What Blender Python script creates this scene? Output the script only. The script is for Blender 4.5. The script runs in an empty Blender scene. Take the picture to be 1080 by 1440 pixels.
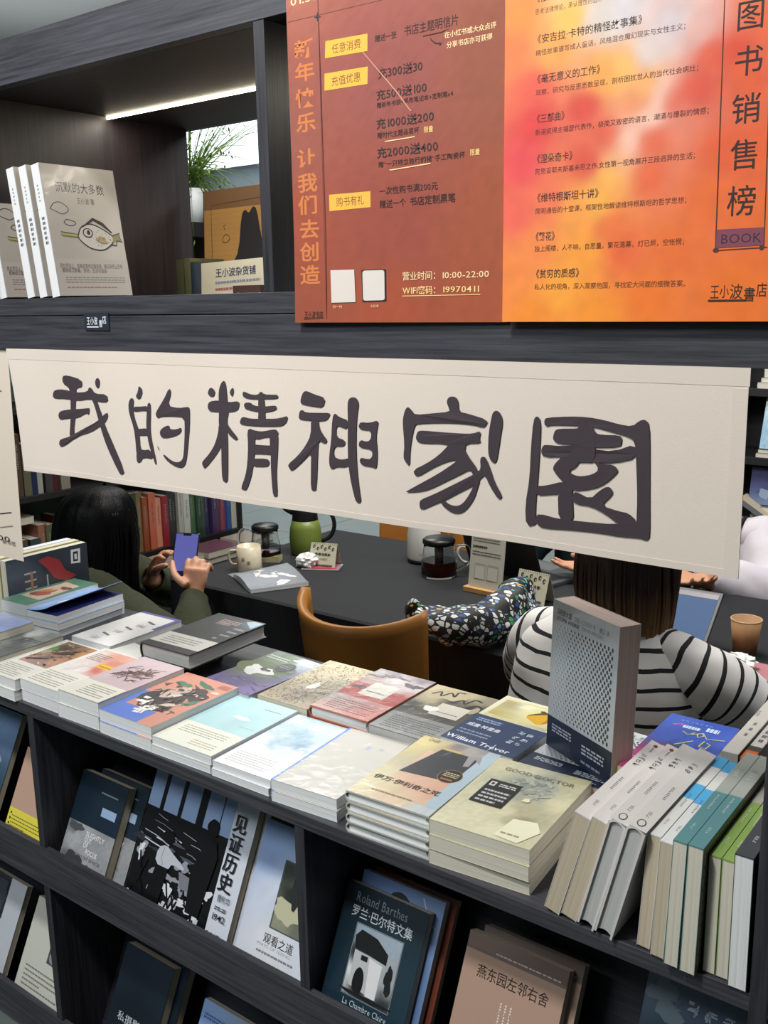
import bpy, bmesh, math, random
from mathutils import Vector, Matrix, noise

# ------------------------------------------------------------------ camera
SC = bpy.context.scene
COL = SC.collection
CAM_POS = Vector((0.0, 0.0, 1.55))
RT = Vector((0.79682445, 0.60397313, -0.01694863))      # image right, in the world
DN = Vector((0.11432699, -0.17825754, -0.97731959))     # image down
FW = Vector((-0.59329599, 0.77681446, -0.2110904))      # view direction
cam_d = bpy.data.cameras.new('camera')
cam = bpy.data.objects.new('camera', cam_d)
COL.objects.link(cam)
cam_d.sensor_fit = 'HORIZONTAL'
cam_d.sensor_width = 36.0
cam_d.lens = 1370.02 / 1080 * 36.0
cam_d.clip_end = 60
_m = Matrix((RT, -DN, -FW)).transposed().to_4x4()
_m.translation = CAM_POS
cam.matrix_world = _m
SC.camera = cam

# ------------------------------------------------------------------ world, lamps, exposure
SC.view_settings.view_transform = 'Standard'
SC.view_settings.look = 'None'
SC.view_settings.gamma = 1.0
SC.view_settings.use_curve_mapping = False
SC.view_settings.exposure = 0.0
W_ = bpy.data.worlds.new('world')
SC.world = W_
W_.use_nodes = True
W_.node_tree.nodes['Background'].inputs[0].default_value = (0.80, 0.88, 1.0, 1)
W_.node_tree.nodes['Background'].inputs[1].default_value = 0.60


def area(name, loc, size, power, color=(1, 1, 1), target=None, sy=None, spread=None):
    d = bpy.data.lights.new(name, 'AREA')
    d.energy = power
    d.color = color
    d.size = size
    if sy:
        d.shape = 'RECTANGLE'
        d.size_y = sy
    if spread:
        d.spread = math.radians(spread)
    o = bpy.data.objects.new(name, d)
    o.location = loc
    if target is not None:
        o.rotation_euler = (Vector(target) - Vector(loc)).to_track_quat('-Z', 'Y').to_euler()
    COL.objects.link(o)
    return o


area('aisle_lamp', (-1.0, -0.12, 3.1), 0.22, 50, (1.0, 0.985, 0.96), (-0.9, 1.1, 0.8))
area('aisle_panel_lamp', (-1.9, -1.0, 3.15), 1.6, 74, (0.92, 0.96, 1.0), (-1.6, 1.0, 0.9), 0.8)
area('table_lamp', (-1.3, 2.35, 3.1), 0.5, 38, (1.0, 0.96, 0.9), (-1.3, 1.9, 0.75))
area('back_lamp', (-3.4, 3.4, 3.1), 1.0, 40, (1.0, 0.95, 0.88), (-3.7, 2.8, 0.4))
area('right_lamp', (0.6, 3.0, 3.1), 1.0, 34, (0.98, 0.98, 1.0), (-0.4, 2.2, 0.8))
area('table_fill_light', (-1.3, 1.75, 3.12), 1.6, 34, (1.0, 0.98, 0.94), (-1.4, 2.5, 0.8), 0.4)  # added fill, no real fixture: brightens the upright sides of the table things
for lx_ in (-1.28, -0.60, -1.96):
    area('shelf_led_lamp', (lx_, 1.262, 1.897), 0.62, 1.4, (1.0, 0.93, 0.80), (lx_, 1.262, 1.5), 0.006)
area('ceiling_fill_light', (-4.9, 3.2, 2.55), 1.6, 9, (0.96, 0.98, 1.0), (-4.9, 3.2, 3.2))  # added unseen fill pointing up, lifts the dark ceiling
area('far_lamp', (-5.0, 6.2, 3.1), 1.4, 60, (0.93, 0.97, 1.0), (-5.0, 7.0, 0.0))


# ------------------------------------------------------------------ helpers
def lin(h):
    h = h.lstrip('#')
    out = []
    for i in (0, 2, 4):
        c = int(h[i:i + 2], 16) / 255
        out.append(c / 12.92 if c <= 0.04045 else ((c + 0.055) / 1.055) ** 2.4)
    return tuple(out)


def at(u, v, y):
    """point of the vertical plane y seen through photograph position (u, v)"""
    r = RT * (u - 540) + DN * (v - 720) + FW * 1370.02
    return CAM_POS + r * ((y - CAM_POS.y) / r.y)


def atz(u, v, z):
    r = RT * (u - 540) + DN * (v - 720) + FW * 1370.02
    return CAM_POS + r * ((z - CAM_POS.z) / r.z)


MATS = {}


def nodes_of(m):
    m.use_nodes = True
    nt = m.node_tree
    return nt, nt.nodes['Principled BSDF']


def flat(name, hexc, rough=0.6, coat=0.0, metal=0.0, bump=0.0, bscale=60, var=0.0, emit=None, estr=1.0, trans=0.0, ior=1.45, sheen=0.0, spec=None):
    if name in MATS:
        return MATS[name]
    m = bpy.data.materials.new(name)
    nt, p = nodes_of(m)
    c = lin(hexc)
    p.inputs['Base Color'].default_value = (*c, 1)
    p.inputs['Roughness'].default_value = rough
    p.inputs['Coat Weight'].default_value = coat
    p.inputs['Coat Roughness'].default_value = 0.08
    p.inputs['Metallic'].default_value = metal
    p.inputs['Transmission Weight'].default_value = trans
    p.inputs['IOR'].default_value = ior
    p.inputs['Sheen Weight'].default_value = sheen
    if spec is not None:
        p.inputs['Specular IOR Level'].default_value = spec
    if emit:
        p.inputs['Emission Color'].default_value = (*lin(emit), 1)
        p.inputs['Emission Strength'].default_value = estr
    if var or bump:
        tc = nt.nodes.new('ShaderNodeTexCoord')
        n = nt.nodes.new('ShaderNodeTexNoise')
        n.inputs['Scale'].default_value = bscale
        n.inputs['Detail'].default_value = 4
        nt.links.new(tc.outputs['Object'], n.inputs['Vector'])
        if bump:
            b = nt.nodes.new('ShaderNodeBump')
            b.inputs['Strength'].default_value = bump
            b.inputs['Distance'].default_value = 0.004
            nt.links.new(n.outputs['Fac'], b.inputs['Height'])
            nt.links.new(b.outputs['Normal'], p.inputs['Normal'])
        if var:
            r = nt.nodes.new('ShaderNodeValToRGB')
            r.color_ramp.elements[0].position = 0.3
            r.color_ramp.elements[1].position = 0.7
            r.color_ramp.elements[0].color = (*[x * (1 - var) for x in c], 1)
            r.color_ramp.elements[1].color = (*[min(1, x * (1 + var)) for x in c], 1)
            nt.links.new(n.outputs['Fac'], r.inputs['Fac'])
            nt.links.new(r.outputs['Color'], p.inputs['Base Color'])
    MATS[name] = m
    return m


def wood(name, lo, hi, axis, rough=0.45, sc=(3, 90, 160)):
    """dark laminate with fine grain running along one world axis"""
    if name in MATS:
        return MATS[name]
    m = bpy.data.materials.new(name)
    nt, p = nodes_of(m)
    tc = nt.nodes.new('ShaderNodeTexCoord')
    mp = nt.nodes.new('ShaderNodeMapping')
    s = [sc[1], sc[1], sc[1]]
    s[axis] = sc[0]
    mp.inputs['Scale'].default_value = s
    n = nt.nodes.new('ShaderNodeTexNoise')
    n.inputs['Scale'].default_value = 1.6
    n.inputs['Detail'].default_value = 6
    n.inputs['Roughness'].default_value = 0.65
    r = nt.nodes.new('ShaderNodeValToRGB')
    r.color_ramp.elements[0].position = 0.32
    r.color_ramp.elements[1].position = 0.72
    r.color_ramp.elements[0].color = (*lin(lo), 1)
    r.color_ramp.elements[1].color = (*lin(hi), 1)
    b = nt.nodes.new('ShaderNodeBump')
    b.inputs['Strength'].default_value = 0.25
    b.inputs['Distance'].default_value = 0.002
    nt.links.new(tc.outputs['Object'], mp.inputs['Vector'])
    nt.links.new(mp.outputs['Vector'], n.inputs['Vector'])
    nt.links.new(n.outputs['Fac'], r.inputs['Fac'])
    nt.links.new(r.outputs['Color'], p.inputs['Base Color'])
    nt.links.new(n.outputs['Fac'], b.inputs['Height'])
    nt.links.new(b.outputs['Normal'], p.inputs['Normal'])
    p.inputs['Roughness'].default_value = rough
    MATS[name] = m
    return m


def colmat(name, rough=0.5, coat=0.0):
    """ink: colour comes from the mesh's own colour attribute"""
    if name in MATS:
        return MATS[name]
    m = bpy.data.materials.new(name)
    nt, p = nodes_of(m)
    a = nt.nodes.new('ShaderNodeAttribute')
    a.attribute_name = 'Col'
    nt.links.new(a.outputs['Color'], p.inputs['Base Color'])
    p.inputs['Roughness'].default_value = rough
    p.inputs['Coat Weight'].default_value = coat
    p.inputs['Coat Roughness'].default_value = 0.1
    if coat:
        # loose wrapping film: long shallow wrinkles in the clear layer only
        tc = nt.nodes.new('ShaderNodeTexCoord')
        n = nt.nodes.new('ShaderNodeTexNoise')
        n.inputs['Scale'].default_value = 26
        n.inputs['Detail'].default_value = 3
        n.inputs['Distortion'].default_value = 1.4
        b = nt.nodes.new('ShaderNodeBump')
        b.inputs['Strength'].default_value = 0.4
        b.inputs['Distance'].default_value = 0.003
        nt.links.new(tc.outputs['Object'], n.inputs['Vector'])
        nt.links.new(n.outputs['Fac'], b.inputs['Height'])
        nt.links.new(b.outputs['Normal'], p.inputs['Coat Normal'])
    MATS[name] = m
    return m


def pagemat(name, hexc):
    """block of page edges: fine lines across the thickness (local z)"""
    if name in MATS:
        return MATS[name]
    m = bpy.data.materials.new(name)
    nt, p = nodes_of(m)
    tc = nt.nodes.new('ShaderNodeTexCoord')
    mp = nt.nodes.new('ShaderNodeMapping')
    mp.inputs['Scale'].default_value = (1.5, 1.5, 900)
    n = nt.nodes.new('ShaderNodeTexNoise')
    n.inputs['Scale'].default_value = 1
    n.inputs['Detail'].default_value = 3
    c = lin(hexc)
    r = nt.nodes.new('ShaderNodeValToRGB')
    r.color_ramp.elements[0].position = 0.3
    r.color_ramp.elements[1].position = 0.6
    r.color_ramp.elements[0].color = (*[x * 0.78 for x in c], 1)
    r.color_ramp.elements[1].color = (*c, 1)
    nt.links.new(tc.outputs['Object'], mp.inputs['Vector'])
    nt.links.new(mp.outputs['Vector'], n.inputs['Vector'])
    nt.links.new(n.outputs['Fac'], r.inputs['Fac'])
    nt.links.new(r.outputs['Color'], p.inputs['Base Color'])
    p.inputs['Roughness'].default_value = 0.7
    MATS[name] = m
    return m


def mk(name, bm, mat, parent=None, smooth=False, bevel=0.0):
    me = bpy.data.meshes.new(name)
    bmesh.ops.recalc_face_normals(bm, faces=bm.faces)
    bm.to_mesh(me)
    bm.free()
    if isinstance(mat, (list, tuple)):
        for x in mat:
            me.materials.append(x)
    else:
        me.materials.append(mat)
    if smooth:
        for f in me.polygons:
            f.use_smooth = True
    o = bpy.data.objects.new(name, me)
    COL.objects.link(o)
    if parent is not None:
        o.parent = parent
    if bevel:
        b = o.modifiers.new('bevel', 'BEVEL')
        b.width = bevel
        b.segments = 2
        b.limit_method = 'ANGLE'
    return o


def tag(o, label, cat, group=None):
    o['label'] = label
    o['category'] = cat
    if group:
        o['group'] = group
    return o


def thing(name, label, cat, M=None, group=None):
    o = bpy.data.objects.new(name, None)
    o.empty_display_size = 0.05
    COL.objects.link(o)
    if M is not None:
        o.matrix_world = M if isinstance(M, Matrix) else Matrix.Translation(Vector(M))
    return tag(o, label, cat, group)


def dup(root, M, label=None, group=None, dz=0.0):
    r = root.copy()
    COL.objects.link(r)
    r.matrix_world = M
    if label:
        r['label'] = label
    if group:
        r['group'] = group
    for ch in list(root.children):
        c = ch.copy()
        COL.objects.link(c)
        c.parent = r
        for g in list(ch.children):
            d = g.copy()
            COL.objects.link(d)
            d.parent = c
    return r


def frame(o, x, y, z=None):
    """matrix with given origin and local x / y directions"""
    x = Vector(x).normalized()
    y = Vector(y).normalized()
    z = x.cross(y).normalized()
    m = Matrix((x, y, z)).transposed().to_4x4()
    m.translation = Vector(o)
    return m


def rotm(o, deg):
    return Matrix.Translation(Vector(o)) @ Matrix.Rotation(math.radians(deg), 4, 'Z')


def box(bm, x0, x1, y0, y1, z0, z1):
    vs = [bm.verts.new(c) for c in ((x0, y0, z0), (x1, y0, z0), (x1, y1, z0), (x0, y1, z0),
                                    (x0, y0, z1), (x1, y0, z1), (x1, y1, z1), (x0, y1, z1))]
    for f in ((3, 2, 1, 0), (4, 5, 6, 7), (0, 1, 5, 4), (1, 2, 6, 5), (2, 3, 7, 6), (3, 0, 4, 7)):
        bm.faces.new([vs[i] for i in f])
    return vs


def bx(name, dims, mat, parent=None, bevel=0.0):
    bm = bmesh.new()
    box(bm, *dims)
    return mk(name, bm, mat, parent, bevel=bevel)


def prism(bm, pts, y0, y1):
    """profile in x/z extruded along y"""
    a = [bm.verts.new((p[0], y0, p[1])) for p in pts]
    b = [bm.verts.new((p[0], y1, p[1])) for p in pts]
    bm.faces.new(a)
    bm.faces.new(b[::-1])
    n = len(pts)
    for i in range(n):
        bm.faces.new((a[i], b[i], b[(i + 1) % n], a[(i + 1) % n]))


def xprism(bm, pts, x0, x1):
    """profile in y/z extruded along x"""
    a = [bm.verts.new((x0, p[0], p[1])) for p in pts]
    b = [bm.verts.new((x1, p[0], p[1])) for p in pts]
    bm.faces.new(a)
    bm.faces.new(b[::-1])
    n = len(pts)
    for i in range(n):
        bm.faces.new((a[i], b[i], b[(i + 1) % n], a[(i + 1) % n]))


def lathe(bm, prof, seg=32, c=(0, 0, 0), sx=1, sy=1):
    rings = []
    for r, z in prof:
        rings.append([bm.verts.new((c[0] + r * sx * math.cos(2 * math.pi * k / seg), c[1] + r * sy * math.sin(2 * math.pi * k / seg), c[2] + z)) for k in range(seg)])
    for a, b in zip(rings, rings[1:]):
        for k in range(seg):
            bm.faces.new((a[k], a[(k + 1) % seg], b[(k + 1) % seg], b[k]))
    return rings


def tube(bm, pts, rads, seg=10, cap=True, flat_=1.0, uvn=None, up=Vector((0, 0, 1))):
    """loft through pts; rads are radii or (ra, rb) pairs"""
    pts = [Vector(p) for p in pts]
    rings = []
    n = len(pts)
    prev = None
    for i, p in enumerate(pts):
        d = (pts[min(i + 1, n - 1)] - pts[max(i - 1, 0)]).normalized()
        if prev is None:
            u = up if abs(d.dot(up)) < 0.92 else Vector((1, 0, 0))
            a = (u - d * u.dot(d)).normalized()
        else:
            a = (prev - d * prev.dot(d)).normalized()
        prev = a
        b = d.cross(a)
        r = rads[i] if isinstance(rads, (list, tuple)) else rads
        ra, rb = r if isinstance(r, (list, tuple)) else (r, r * flat_)
        rings.append([bm.verts.new(p + a * ra * math.cos(2 * math.pi * k / seg) + b * rb * math.sin(2 * math.pi * k / seg)) for k in range(seg)])
    for x, y in zip(rings, rings[1:]):
        for k in range(seg):
            bm.faces.new((x[k], x[(k + 1) % seg], y[(k + 1) % seg], y[k]))
    if cap:
        bm.faces.new(rings[0][::-1])
        bm.faces.new(rings[-1])
    return rings


def smoothpath(pts, k=4):
    """Catmull-Rom through points (any dimension tuples)"""
    P = [tuple(p) for p in pts]
    out = []
    n = len(P)
    for i in range(n - 1):
        p0, p1, p2, p3 = P[max(i - 1, 0)], P[i], P[i + 1], P[min(i + 2, n - 1)]
        for j in range(k):
            t = j / k
            out.append(tuple(0.5 * ((2 * b) + (-a + c) * t + (2 * a - 5 * b + 4 * c - d) * t * t + (-a + 3 * b - 3 * c + d) * t ** 3)
                             for a, b, c, d in zip(p0, p1, p2, p3)))
    out.append(P[-1])
    return out


def chaikin(pts, k=1):
    for _ in range(k):
        q = []
        n = len(pts)
        for i in range(n):
            a, b = pts[i], pts[(i + 1) % n]
            q.append((a[0] * .75 + b[0] * .25, a[1] * .75 + b[1] * .25))
            q.append((a[0] * .25 + b[0] * .75, a[1] * .25 + b[1] * .75))
        pts = q
    return pts


# ------------------------------------------------------------------ lettering
GLYPH = {}


def glyph(ch, bold=0.0):
    key = (ch, bold)
    if key in GLYPH:
        return GLYPH[key]
    cu = bpy.data.curves.new('g', 'FONT')
    cu.body = ch
    cu.resolution_u = 2
    cu.fill_mode = 'FRONT'
    cu.offset = bold
    o = bpy.data.objects.new('g', cu)
    me = o.to_mesh()
    vs = [(v.co.x, v.co.y) for v in me.vertices]
    fs = [tuple(p.vertices) for p in me.polygons]
    o.to_mesh_clear()
    bpy.data.objects.remove(o)
    bpy.data.curves.remove(cu)
    wide = ord(ch) > 0x2E80
    if wide:
        adv = 1.0
    elif vs:
        adv = max(v[0] for v in vs) + 0.06
    else:
        adv = 0.3
    GLYPH[key] = (vs, fs, adv)
    return GLYPH[key]


class Ink:
    """flat print laid on a cover or sheet; u, v in metres; every layer a hair above the last"""

    def __init__(self, W, H, z=0.0, fold=None, step=0.00005, mat=None):
        self.W, self.H, self.z, self.step = W, H, z, step
        self.v, self.f, self.c, self.m = [], [], [], []
        self.fold = fold
        self.mat = mat
        self.rnd = random.Random(7)

    def up(self):
        self.z += self.step

    def add(self, pts, faces, col, z=None):
        z = self.z if z is None else z
        o = len(self.v)
        for p in pts:
            self.v.append((p[0], p[1], z))
        for k, f in enumerate(faces):
            self.f.append(tuple(i + o for i in f))
            self.c.append(col[k] if isinstance(col, list) else [col] * len(f))

    def poly(self, pts, col):
        self.up()
        self.add([(p[0] * self.W, p[1] * self.H) for p in pts], [tuple(range(len(pts)))], lin(col))

    def rect(self, u0, v0, u1, v1, col):
        self.poly([(u0, v0), (u1, v0), (u1, v1), (u0, v1)], col)

    def ell(self, u, v, ru, rv, col, n=20, rot=0.0):
        c, s = math.cos(rot), math.sin(rot)
        pts = []
        for k in range(n):
            a = 2 * math.pi * k / n
            x, y = ru * self.W * math.cos(a), rv * self.W * math.sin(a)
            pts.append(((u * self.W + x * c - y * s) / self.W, (v * self.H + x * s + y * c) / self.H))
        self.poly(pts, col)

    def line(self, pts, w, col):
        self.up()
        P = [Vector((p[0] * self.W, p[1] * self.H)) for p in pts]
        n = len(P)
        L, R = [], []
        for i in range(n):
            d = (P[min(i + 1, n - 1)] - P[max(i - 1, 0)])
            d = d.normalized() if d.length else Vector((1, 0))
            q = Vector((-d.y, d.x)) * (w[i] if isinstance(w, list) else w) * 0.5
            L.append(P[i] + q)
            R.append(P[i] - q)
        self.add([tuple(x) for x in L + R], [(i, i + 1, n + i + 1, n + i) for i in range(n - 1)], lin(col))

    def text(self, s, u, v, size, col, bold=0.0, vert=False, sx=1.0, align='l', fit=None, rot=0.0, gap=0.0, font=None):
        """size in metres; u, v is the baseline start in fractions of W, H"""
        self.up()
        col = lin(col)
        x = y = 0.0
        items = []
        for ch in s:
            if ch == ' ':
                if vert:
                    y -= 0.5
                else:
                    x += 0.33
                continue
            vs, fs, adv = glyph(ch, bold)
            items.append((x, y, vs, fs))
            if vert:
                y -= 1.04 + gap
            else:
                x += adv + gap
        tot = max(x - gap, 0.001)
        if fit:
            sx = fit / (tot * size)
        ox = u * self.W
        if align == 'c':
            ox -= tot * size * sx / 2 * (0 if vert else 1)
        oy = v * self.H
        c, sn = math.cos(rot), math.sin(rot)
        for gx, gy, vs, fs in items:
            pts = []
            for a, b in vs:
                X, Y = (a + gx) * size * sx, (b + gy) * size
                pts.append((ox + X * c - Y * sn, oy + X * sn + Y * c))
            self.add(pts, fs, col)

    def scrawl(self, u, v, size, col, seed=1, w=0.11, n=7):
        """one character too blurred to read in the photograph: a cell of short strokes; size in metres"""
        r = random.Random(seed)
        for i in range(n):
            self.z -= self.step
            if i % 2:
                x = r.uniform(.1, .9); y0 = r.uniform(.0, .5); y1 = y0 + r.uniform(.3, .5); x1 = x + r.uniform(-.15, .15)
            else:
                x = r.uniform(.0, .35); x1 = x + r.uniform(.35, .65); y0 = r.uniform(.05, .95); y1 = y0 + r.uniform(-.05, .08)
            self.line([(u + x * size / self.W, v + y0 * size / self.H), (u + x1 * size / self.W, v + y1 * size / self.H)], size * w, col)
        self.up()

    def greek(self, u0, v0, u1, v1, rows, col, fill=0.5, word=0.05, seed=1):
        """lines of print too small to read in the photograph"""
        self.up()
        r = random.Random(seed)
        h = (v1 - v0) / rows
        pts, fs = [], []
        for k in range(rows):
            y = v1 - (k + 1) * h
            x = u0
            end = u1 if k % 4 != 3 else u0 + (u1 - u0) * r.uniform(0.4, 0.9)
            while x < end:
                w = min(word * r.uniform(0.5, 1.3), end - x)
                j = len(pts)
                pts += [(x * self.W, y * self.H), ((x + w * 0.8) * self.W, y * self.H), ((x + w * 0.8) * self.W, (y + h * fill) * self.H), (x * self.W, (y + h * fill) * self.H)]
                fs.append((j, j + 1, j + 2, j + 3))
                x += w
        self.add(pts, fs, lin(col))

    def wash(self, samples, nx=20, ny=28, u0=0, v0=0, u1=1, v1=1, power=3.0, nz=0.0, nsc=6.0, seed=0.0):
        """painted ground: colours blended between sample points (u, v, hex)"""
        self.up()
        if nz:
            nx, ny = int(nx * 1.6), int(ny * 1.6)
        S = [(a, b, lin(c)) for a, b, c in samples]
        pts = [((u0 + (u1 - u0) * i / nx), (v0 + (v1 - v0) * j / ny)) for j in range(ny + 1) for i in range(nx + 1)]
        cols = []
        for (u, v) in pts:
            if nz > 0.001:
                q = Vector((u * nsc, v * nsc * self.H / self.W, seed))
                uu = u + nz * noise.noise(q)
                vv = v + nz * noise.noise(q + Vector((9, 4, 2)))
            else:
                uu, vv = u, v
            ws = 0
            c = [0, 0, 0]
            for a, b, cc in S:
                w = 1 / (((uu - a) ** 2 + ((vv - b) * self.H / self.W) ** 2) ** (power / 2) + 1e-5)
                ws += w
                for k in range(3):
                    c[k] += cc[k] * w
            q = Vector((u * 21, v * 21 * self.H / self.W, seed + 3.1))
            g = 1 + 0.10 * noise.noise(q) + (nz * 2.2) * noise.noise(q * 2.3)
            cols.append(tuple(min(1.0, max(0.0, x / ws * g)) for x in c))
        fs, fc = [], []
        for j in range(ny):
            for i in range(nx):
                a = j * (nx + 1) + i
                f = (a, a + 1, a + nx + 2, a + nx + 1)
                fs.append(f)
                fc.append([cols[q] for q in f])
        self.add([(p[0] * self.W, p[1] * self.H) for p in pts], fs, fc)

    def blot(self, u, v, ru, rv, col, seed=1, n=22, amp=0.35, rot=0.0):
        r = random.Random(seed)
        ph = [r.uniform(0, 6.28) for _ in range(4)]
        pts = []
        for k in range(n):
            a = 2 * math.pi * k / n
            q = 1 + amp * (0.5 * math.sin(2 * a + ph[0]) + 0.35 * math.sin(3 * a + ph[1]) + 0.3 * math.sin(5 * a + ph[2]) + 0.2 * math.sin(8 * a + ph[3]))
            x, y = ru * math.cos(a) * q, rv * math.sin(a) * q
            pts.append((u + x * math.cos(rot) - y * math.sin(rot), v + x * math.sin(rot) + y * math.cos(rot)))
        self.poly(pts, col)

    def build(self, name, parent, mat, M=None, warp=None):
        me = bpy.data.meshes.new(name)
        vs = self.v if warp is None else [warp(*p) for p in self.v]
        me.from_pydata(vs, [], self.f)
        ca = me.color_attributes.new('Col', 'FLOAT_COLOR', 'CORNER')
        flatc = []
        for f, cs in zip(self.f, self.c):
            for c in cs:
                flatc += [c[0], c[1], c[2], 1.0]
        ca.data.foreach_set('color', flatc)
        me.materials.append(mat)
        o = bpy.data.objects.new(name, me)
        COL.objects.link(o)
        o.parent = parent
        if M is not None:
            o.matrix_basis = M
        return o


INK = colmat('printing_ink', 0.5)
INKG = colmat('printing_ink_under_film', 0.36, 0.32)
INKM = colmat('printing_ink_matte', 0.75)

# ------------------------------------------------------------------ the room
def struct(name, bm, mat):
    o = mk(name, bm, mat)
    o['kind'] = 'structure'
    return o


RX0, RX1, RY0, RY1, RH = -10.0, 3.5, -3.0, 9.2, 3.25
FLOORM = flat('floor_tile', '#a0aaa6', 0.25, bump=0.03, bscale=3, var=0.06)
bm = bmesh.new(); box(bm, RX0, RX1, RY0, RY1, -0.1, 0.0)
floor_o = struct('floor', bm, flat('floor_joint', '#5e6863', 0.6))
# floor tiles as pieces with joints, in the part of the floor that can be seen behind the table
bmt = bmesh.new(); box(bmt, 0.004, 0.796, 0.004, 0.796, 0.0, 0.006)
first = mk('tile', bmt, FLOORM, floor_o, bevel=0.002)
first.location = (-6.0, 2.4, 0.0)
for i in range(8):
    for j in range(7):
        if i or j:
            c = first.copy(); COL.objects.link(c); c.location = (-6.0 + 0.8 * i, 2.4 + 0.8 * j, 0.0)
bm = bmesh.new(); box(bm, RX0, RX1, RY0, RY1, RH, RH + 0.1)
struct('ceiling', bm, flat('ceiling_paint', '#b4b7b5', 0.9, var=0.03, bscale=2))
WALLM = flat('wall_paint', '#9fabb0', 0.85, var=0.03, bscale=3)
bm = bmesh.new(); box(bm, RX0, RX1, RY1, RY1 + 0.1, 0, RH); struct('wall_back', bm, WALLM)
bm = bmesh.new(); box(bm, RX0 - 0.1, RX0, RY0, RY1, 0, RH); struct('wall_left', bm, WALLM)
bm = bmesh.new(); box(bm, RX1, RX1 + 0.1, RY0, RY1, 0, RH); struct('wall_right', bm, WALLM)
bm = bmesh.new(); box(bm, RX0, RX1, RY0 - 0.1, RY0, 0, RH); struct('wall_front', bm, WALLM)
bm = bmesh.new(); box(bm, RX0, RX1, RY1 - 0.02, RY1, 0, 0.1); struct('baseboard_back', bm, flat('baseboard_grey', '#4c5052', 0.5))

# ------------------------------------------------------------------ the bookcase
WH = wood('laminate_lengthwise', '#232327', '#4b4b52', 0, 0.42)
WV = wood('laminate_upright', '#1c1c20', '#3e3d44', 2, 0.42)
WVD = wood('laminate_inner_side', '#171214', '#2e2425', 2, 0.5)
WN = wood('laminate_sloping_back', '#181a22', '#35353b', 0, 0.4)
F0, B0 = 0.98, 1.46
XL, XR = -3.02, 1.2
DIVS = [-0.25, -0.938, -1.622]
case = thing('bookcase', 'tall dark wood-grain double-sided bookcase with display board, sloping racks and open middle', 'bookcase', (XL, F0, 0.0))


def cpart(name, dims, mat, bevel=0.0008):
    x0, x1, y0, y1, z0, z1 = dims
    return bx(name, (x0 - XL, x1 - XL, y0 - F0, y1 - F0, z0, z1), mat, case, bevel)


cpart('fascia', (XL, XR, F0, F0 + 0.02, 1.904, 1.973), WH)
cpart('top_panel', (XL, XR, F0 + 0.02, B0, 1.904, 1.925), WVD)
cpart('rear_fascia', (XL, XR, B0, B0 + 0.018, 1.904, 1.973), WH)
cpart('middle_shelf', (XL, XR, F0, B0, 1.537, 1.565), WH)
cpart('beam', (XL, XR, F0, B0, 1.480, 1.5355), WH)
cpart('display_board', (XL, XR, F0, B0 + 0.02, 0.777, 0.800), WH)
for x in DIVS[1:] + [-2.306]:
    cpart('upper_divider', (x - 0.0095, x + 0.0095, F0 + 0.001, B0, 1.565, 1.904), WV if x == DIVS[1] else WVD)
cpart('post', (-0.2545, -0.2345, F0 - 0.001, B0, 0.0, 1.904), WV)
cpart('post', (XL, XL + 0.02, F0 - 0.001, B0, 0.0, 1.904), WV)
for x in (-0.9215, -1.622, -2.31):
    cpart('lower_divider', (x - 0.0098, x + 0.0098, F0 + 0.001, B0, 0.0, 0.777), WV)
cpart('rear_panel', (XL + 0.02, -0.2545, B0 - 0.012, B0, 0.0, 0.777), WV)
for zr in (0.412, 0.020):
    cpart('ledge_rail', (XL + 0.02, -0.2545, F0 - 0.002, F0 + 0.010, zr, zr + (0.085 if zr > 0.3 else 0.080)), WH)
SL = math.radians(25.4)
SD = Vector((0, math.sin(SL), math.cos(SL)))         # up the slope
SN = Vector((0, math.cos(SL), -math.sin(SL)))        # into the rack
for a, b in ((-0.2545, -0.9117), (-0.9313, -1.6122), (-1.6318, -2.30)):
    for zb in (0.448, 0.055):
        p0 = Vector((0, 0.992, zb))
        back0 = p0 + SN * 0.082
        top = back0 + SD * ((0.777 - back0.z) / SD.z if zb > 0.3 else (0.41 - back0.z) / SD.z)
        bm = bmesh.new()
        pr = [back0, top, top + SN * 0.01, back0 + SN * 0.01]
        xprism(bm, [(p.y - F0, p.z) for p in pr], b - XL + 0.0004, a - XL - 0.0004)
        mk('sloping_back', bm, WN, case)
        bm = bmesh.new()
        pr = [p0, back0, back0 - SD * 0.008, p0 - SD * 0.008]
        xprism(bm, [(p.y - F0, p.z) for p in pr], b - XL + 0.0004, a - XL - 0.0004)
        mk('ledge', bm, WN, case)
LEDM = flat('led_strip', '#fff2d8', 0.4, emit='#fff0d4', estr=12)
for a, b in ((-1.6125, -0.9475), (-2.2965, -1.6315), (-0.9285, -0.2545)):
    cpart('led_strip', (a, b, 1.259, 1.265, 1.8995, 1.904), LEDM, 0)

# little name plate on the beam
plate = thing('name_plate', 'small dark shop name plate with white lettering on the beam below the middle shelf', 'sign', frame((-1.345, 0.9793, 1.513), (1, 0, 0), (0, 0, 1)))
bx('plate', (0, 0.062, 0, 0.027, -0.0006, 0.0012), flat('plate_navy', '#232833', 0.5), plate)
k = Ink(0.062, 0.027, 0.0013)
k.text('王小波', 0.10, 0.36, 0.0135, '#e8ebf0', fit=0.028)
k.text('書', 0.60, 0.22, 0.0125, '#e8ebf0', fit=0.009)
k.text('店', 0.74, 0.42, 0.0135, '#e8ebf0', fit=0.011)
k.rect(0.10, 0.17, 0.58, 0.23, '#dfe3ea')
k.build('lettering', plate, INK)

# ------------------------------------------------------------------ the banner
BY = 0.972
INKD = '#3a3036'
banner = thing('cloth_banner', 'long cream cloth banner with large black brushed characters hung below the beam', 'banner', (-1.555, BY, 1.486))


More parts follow.
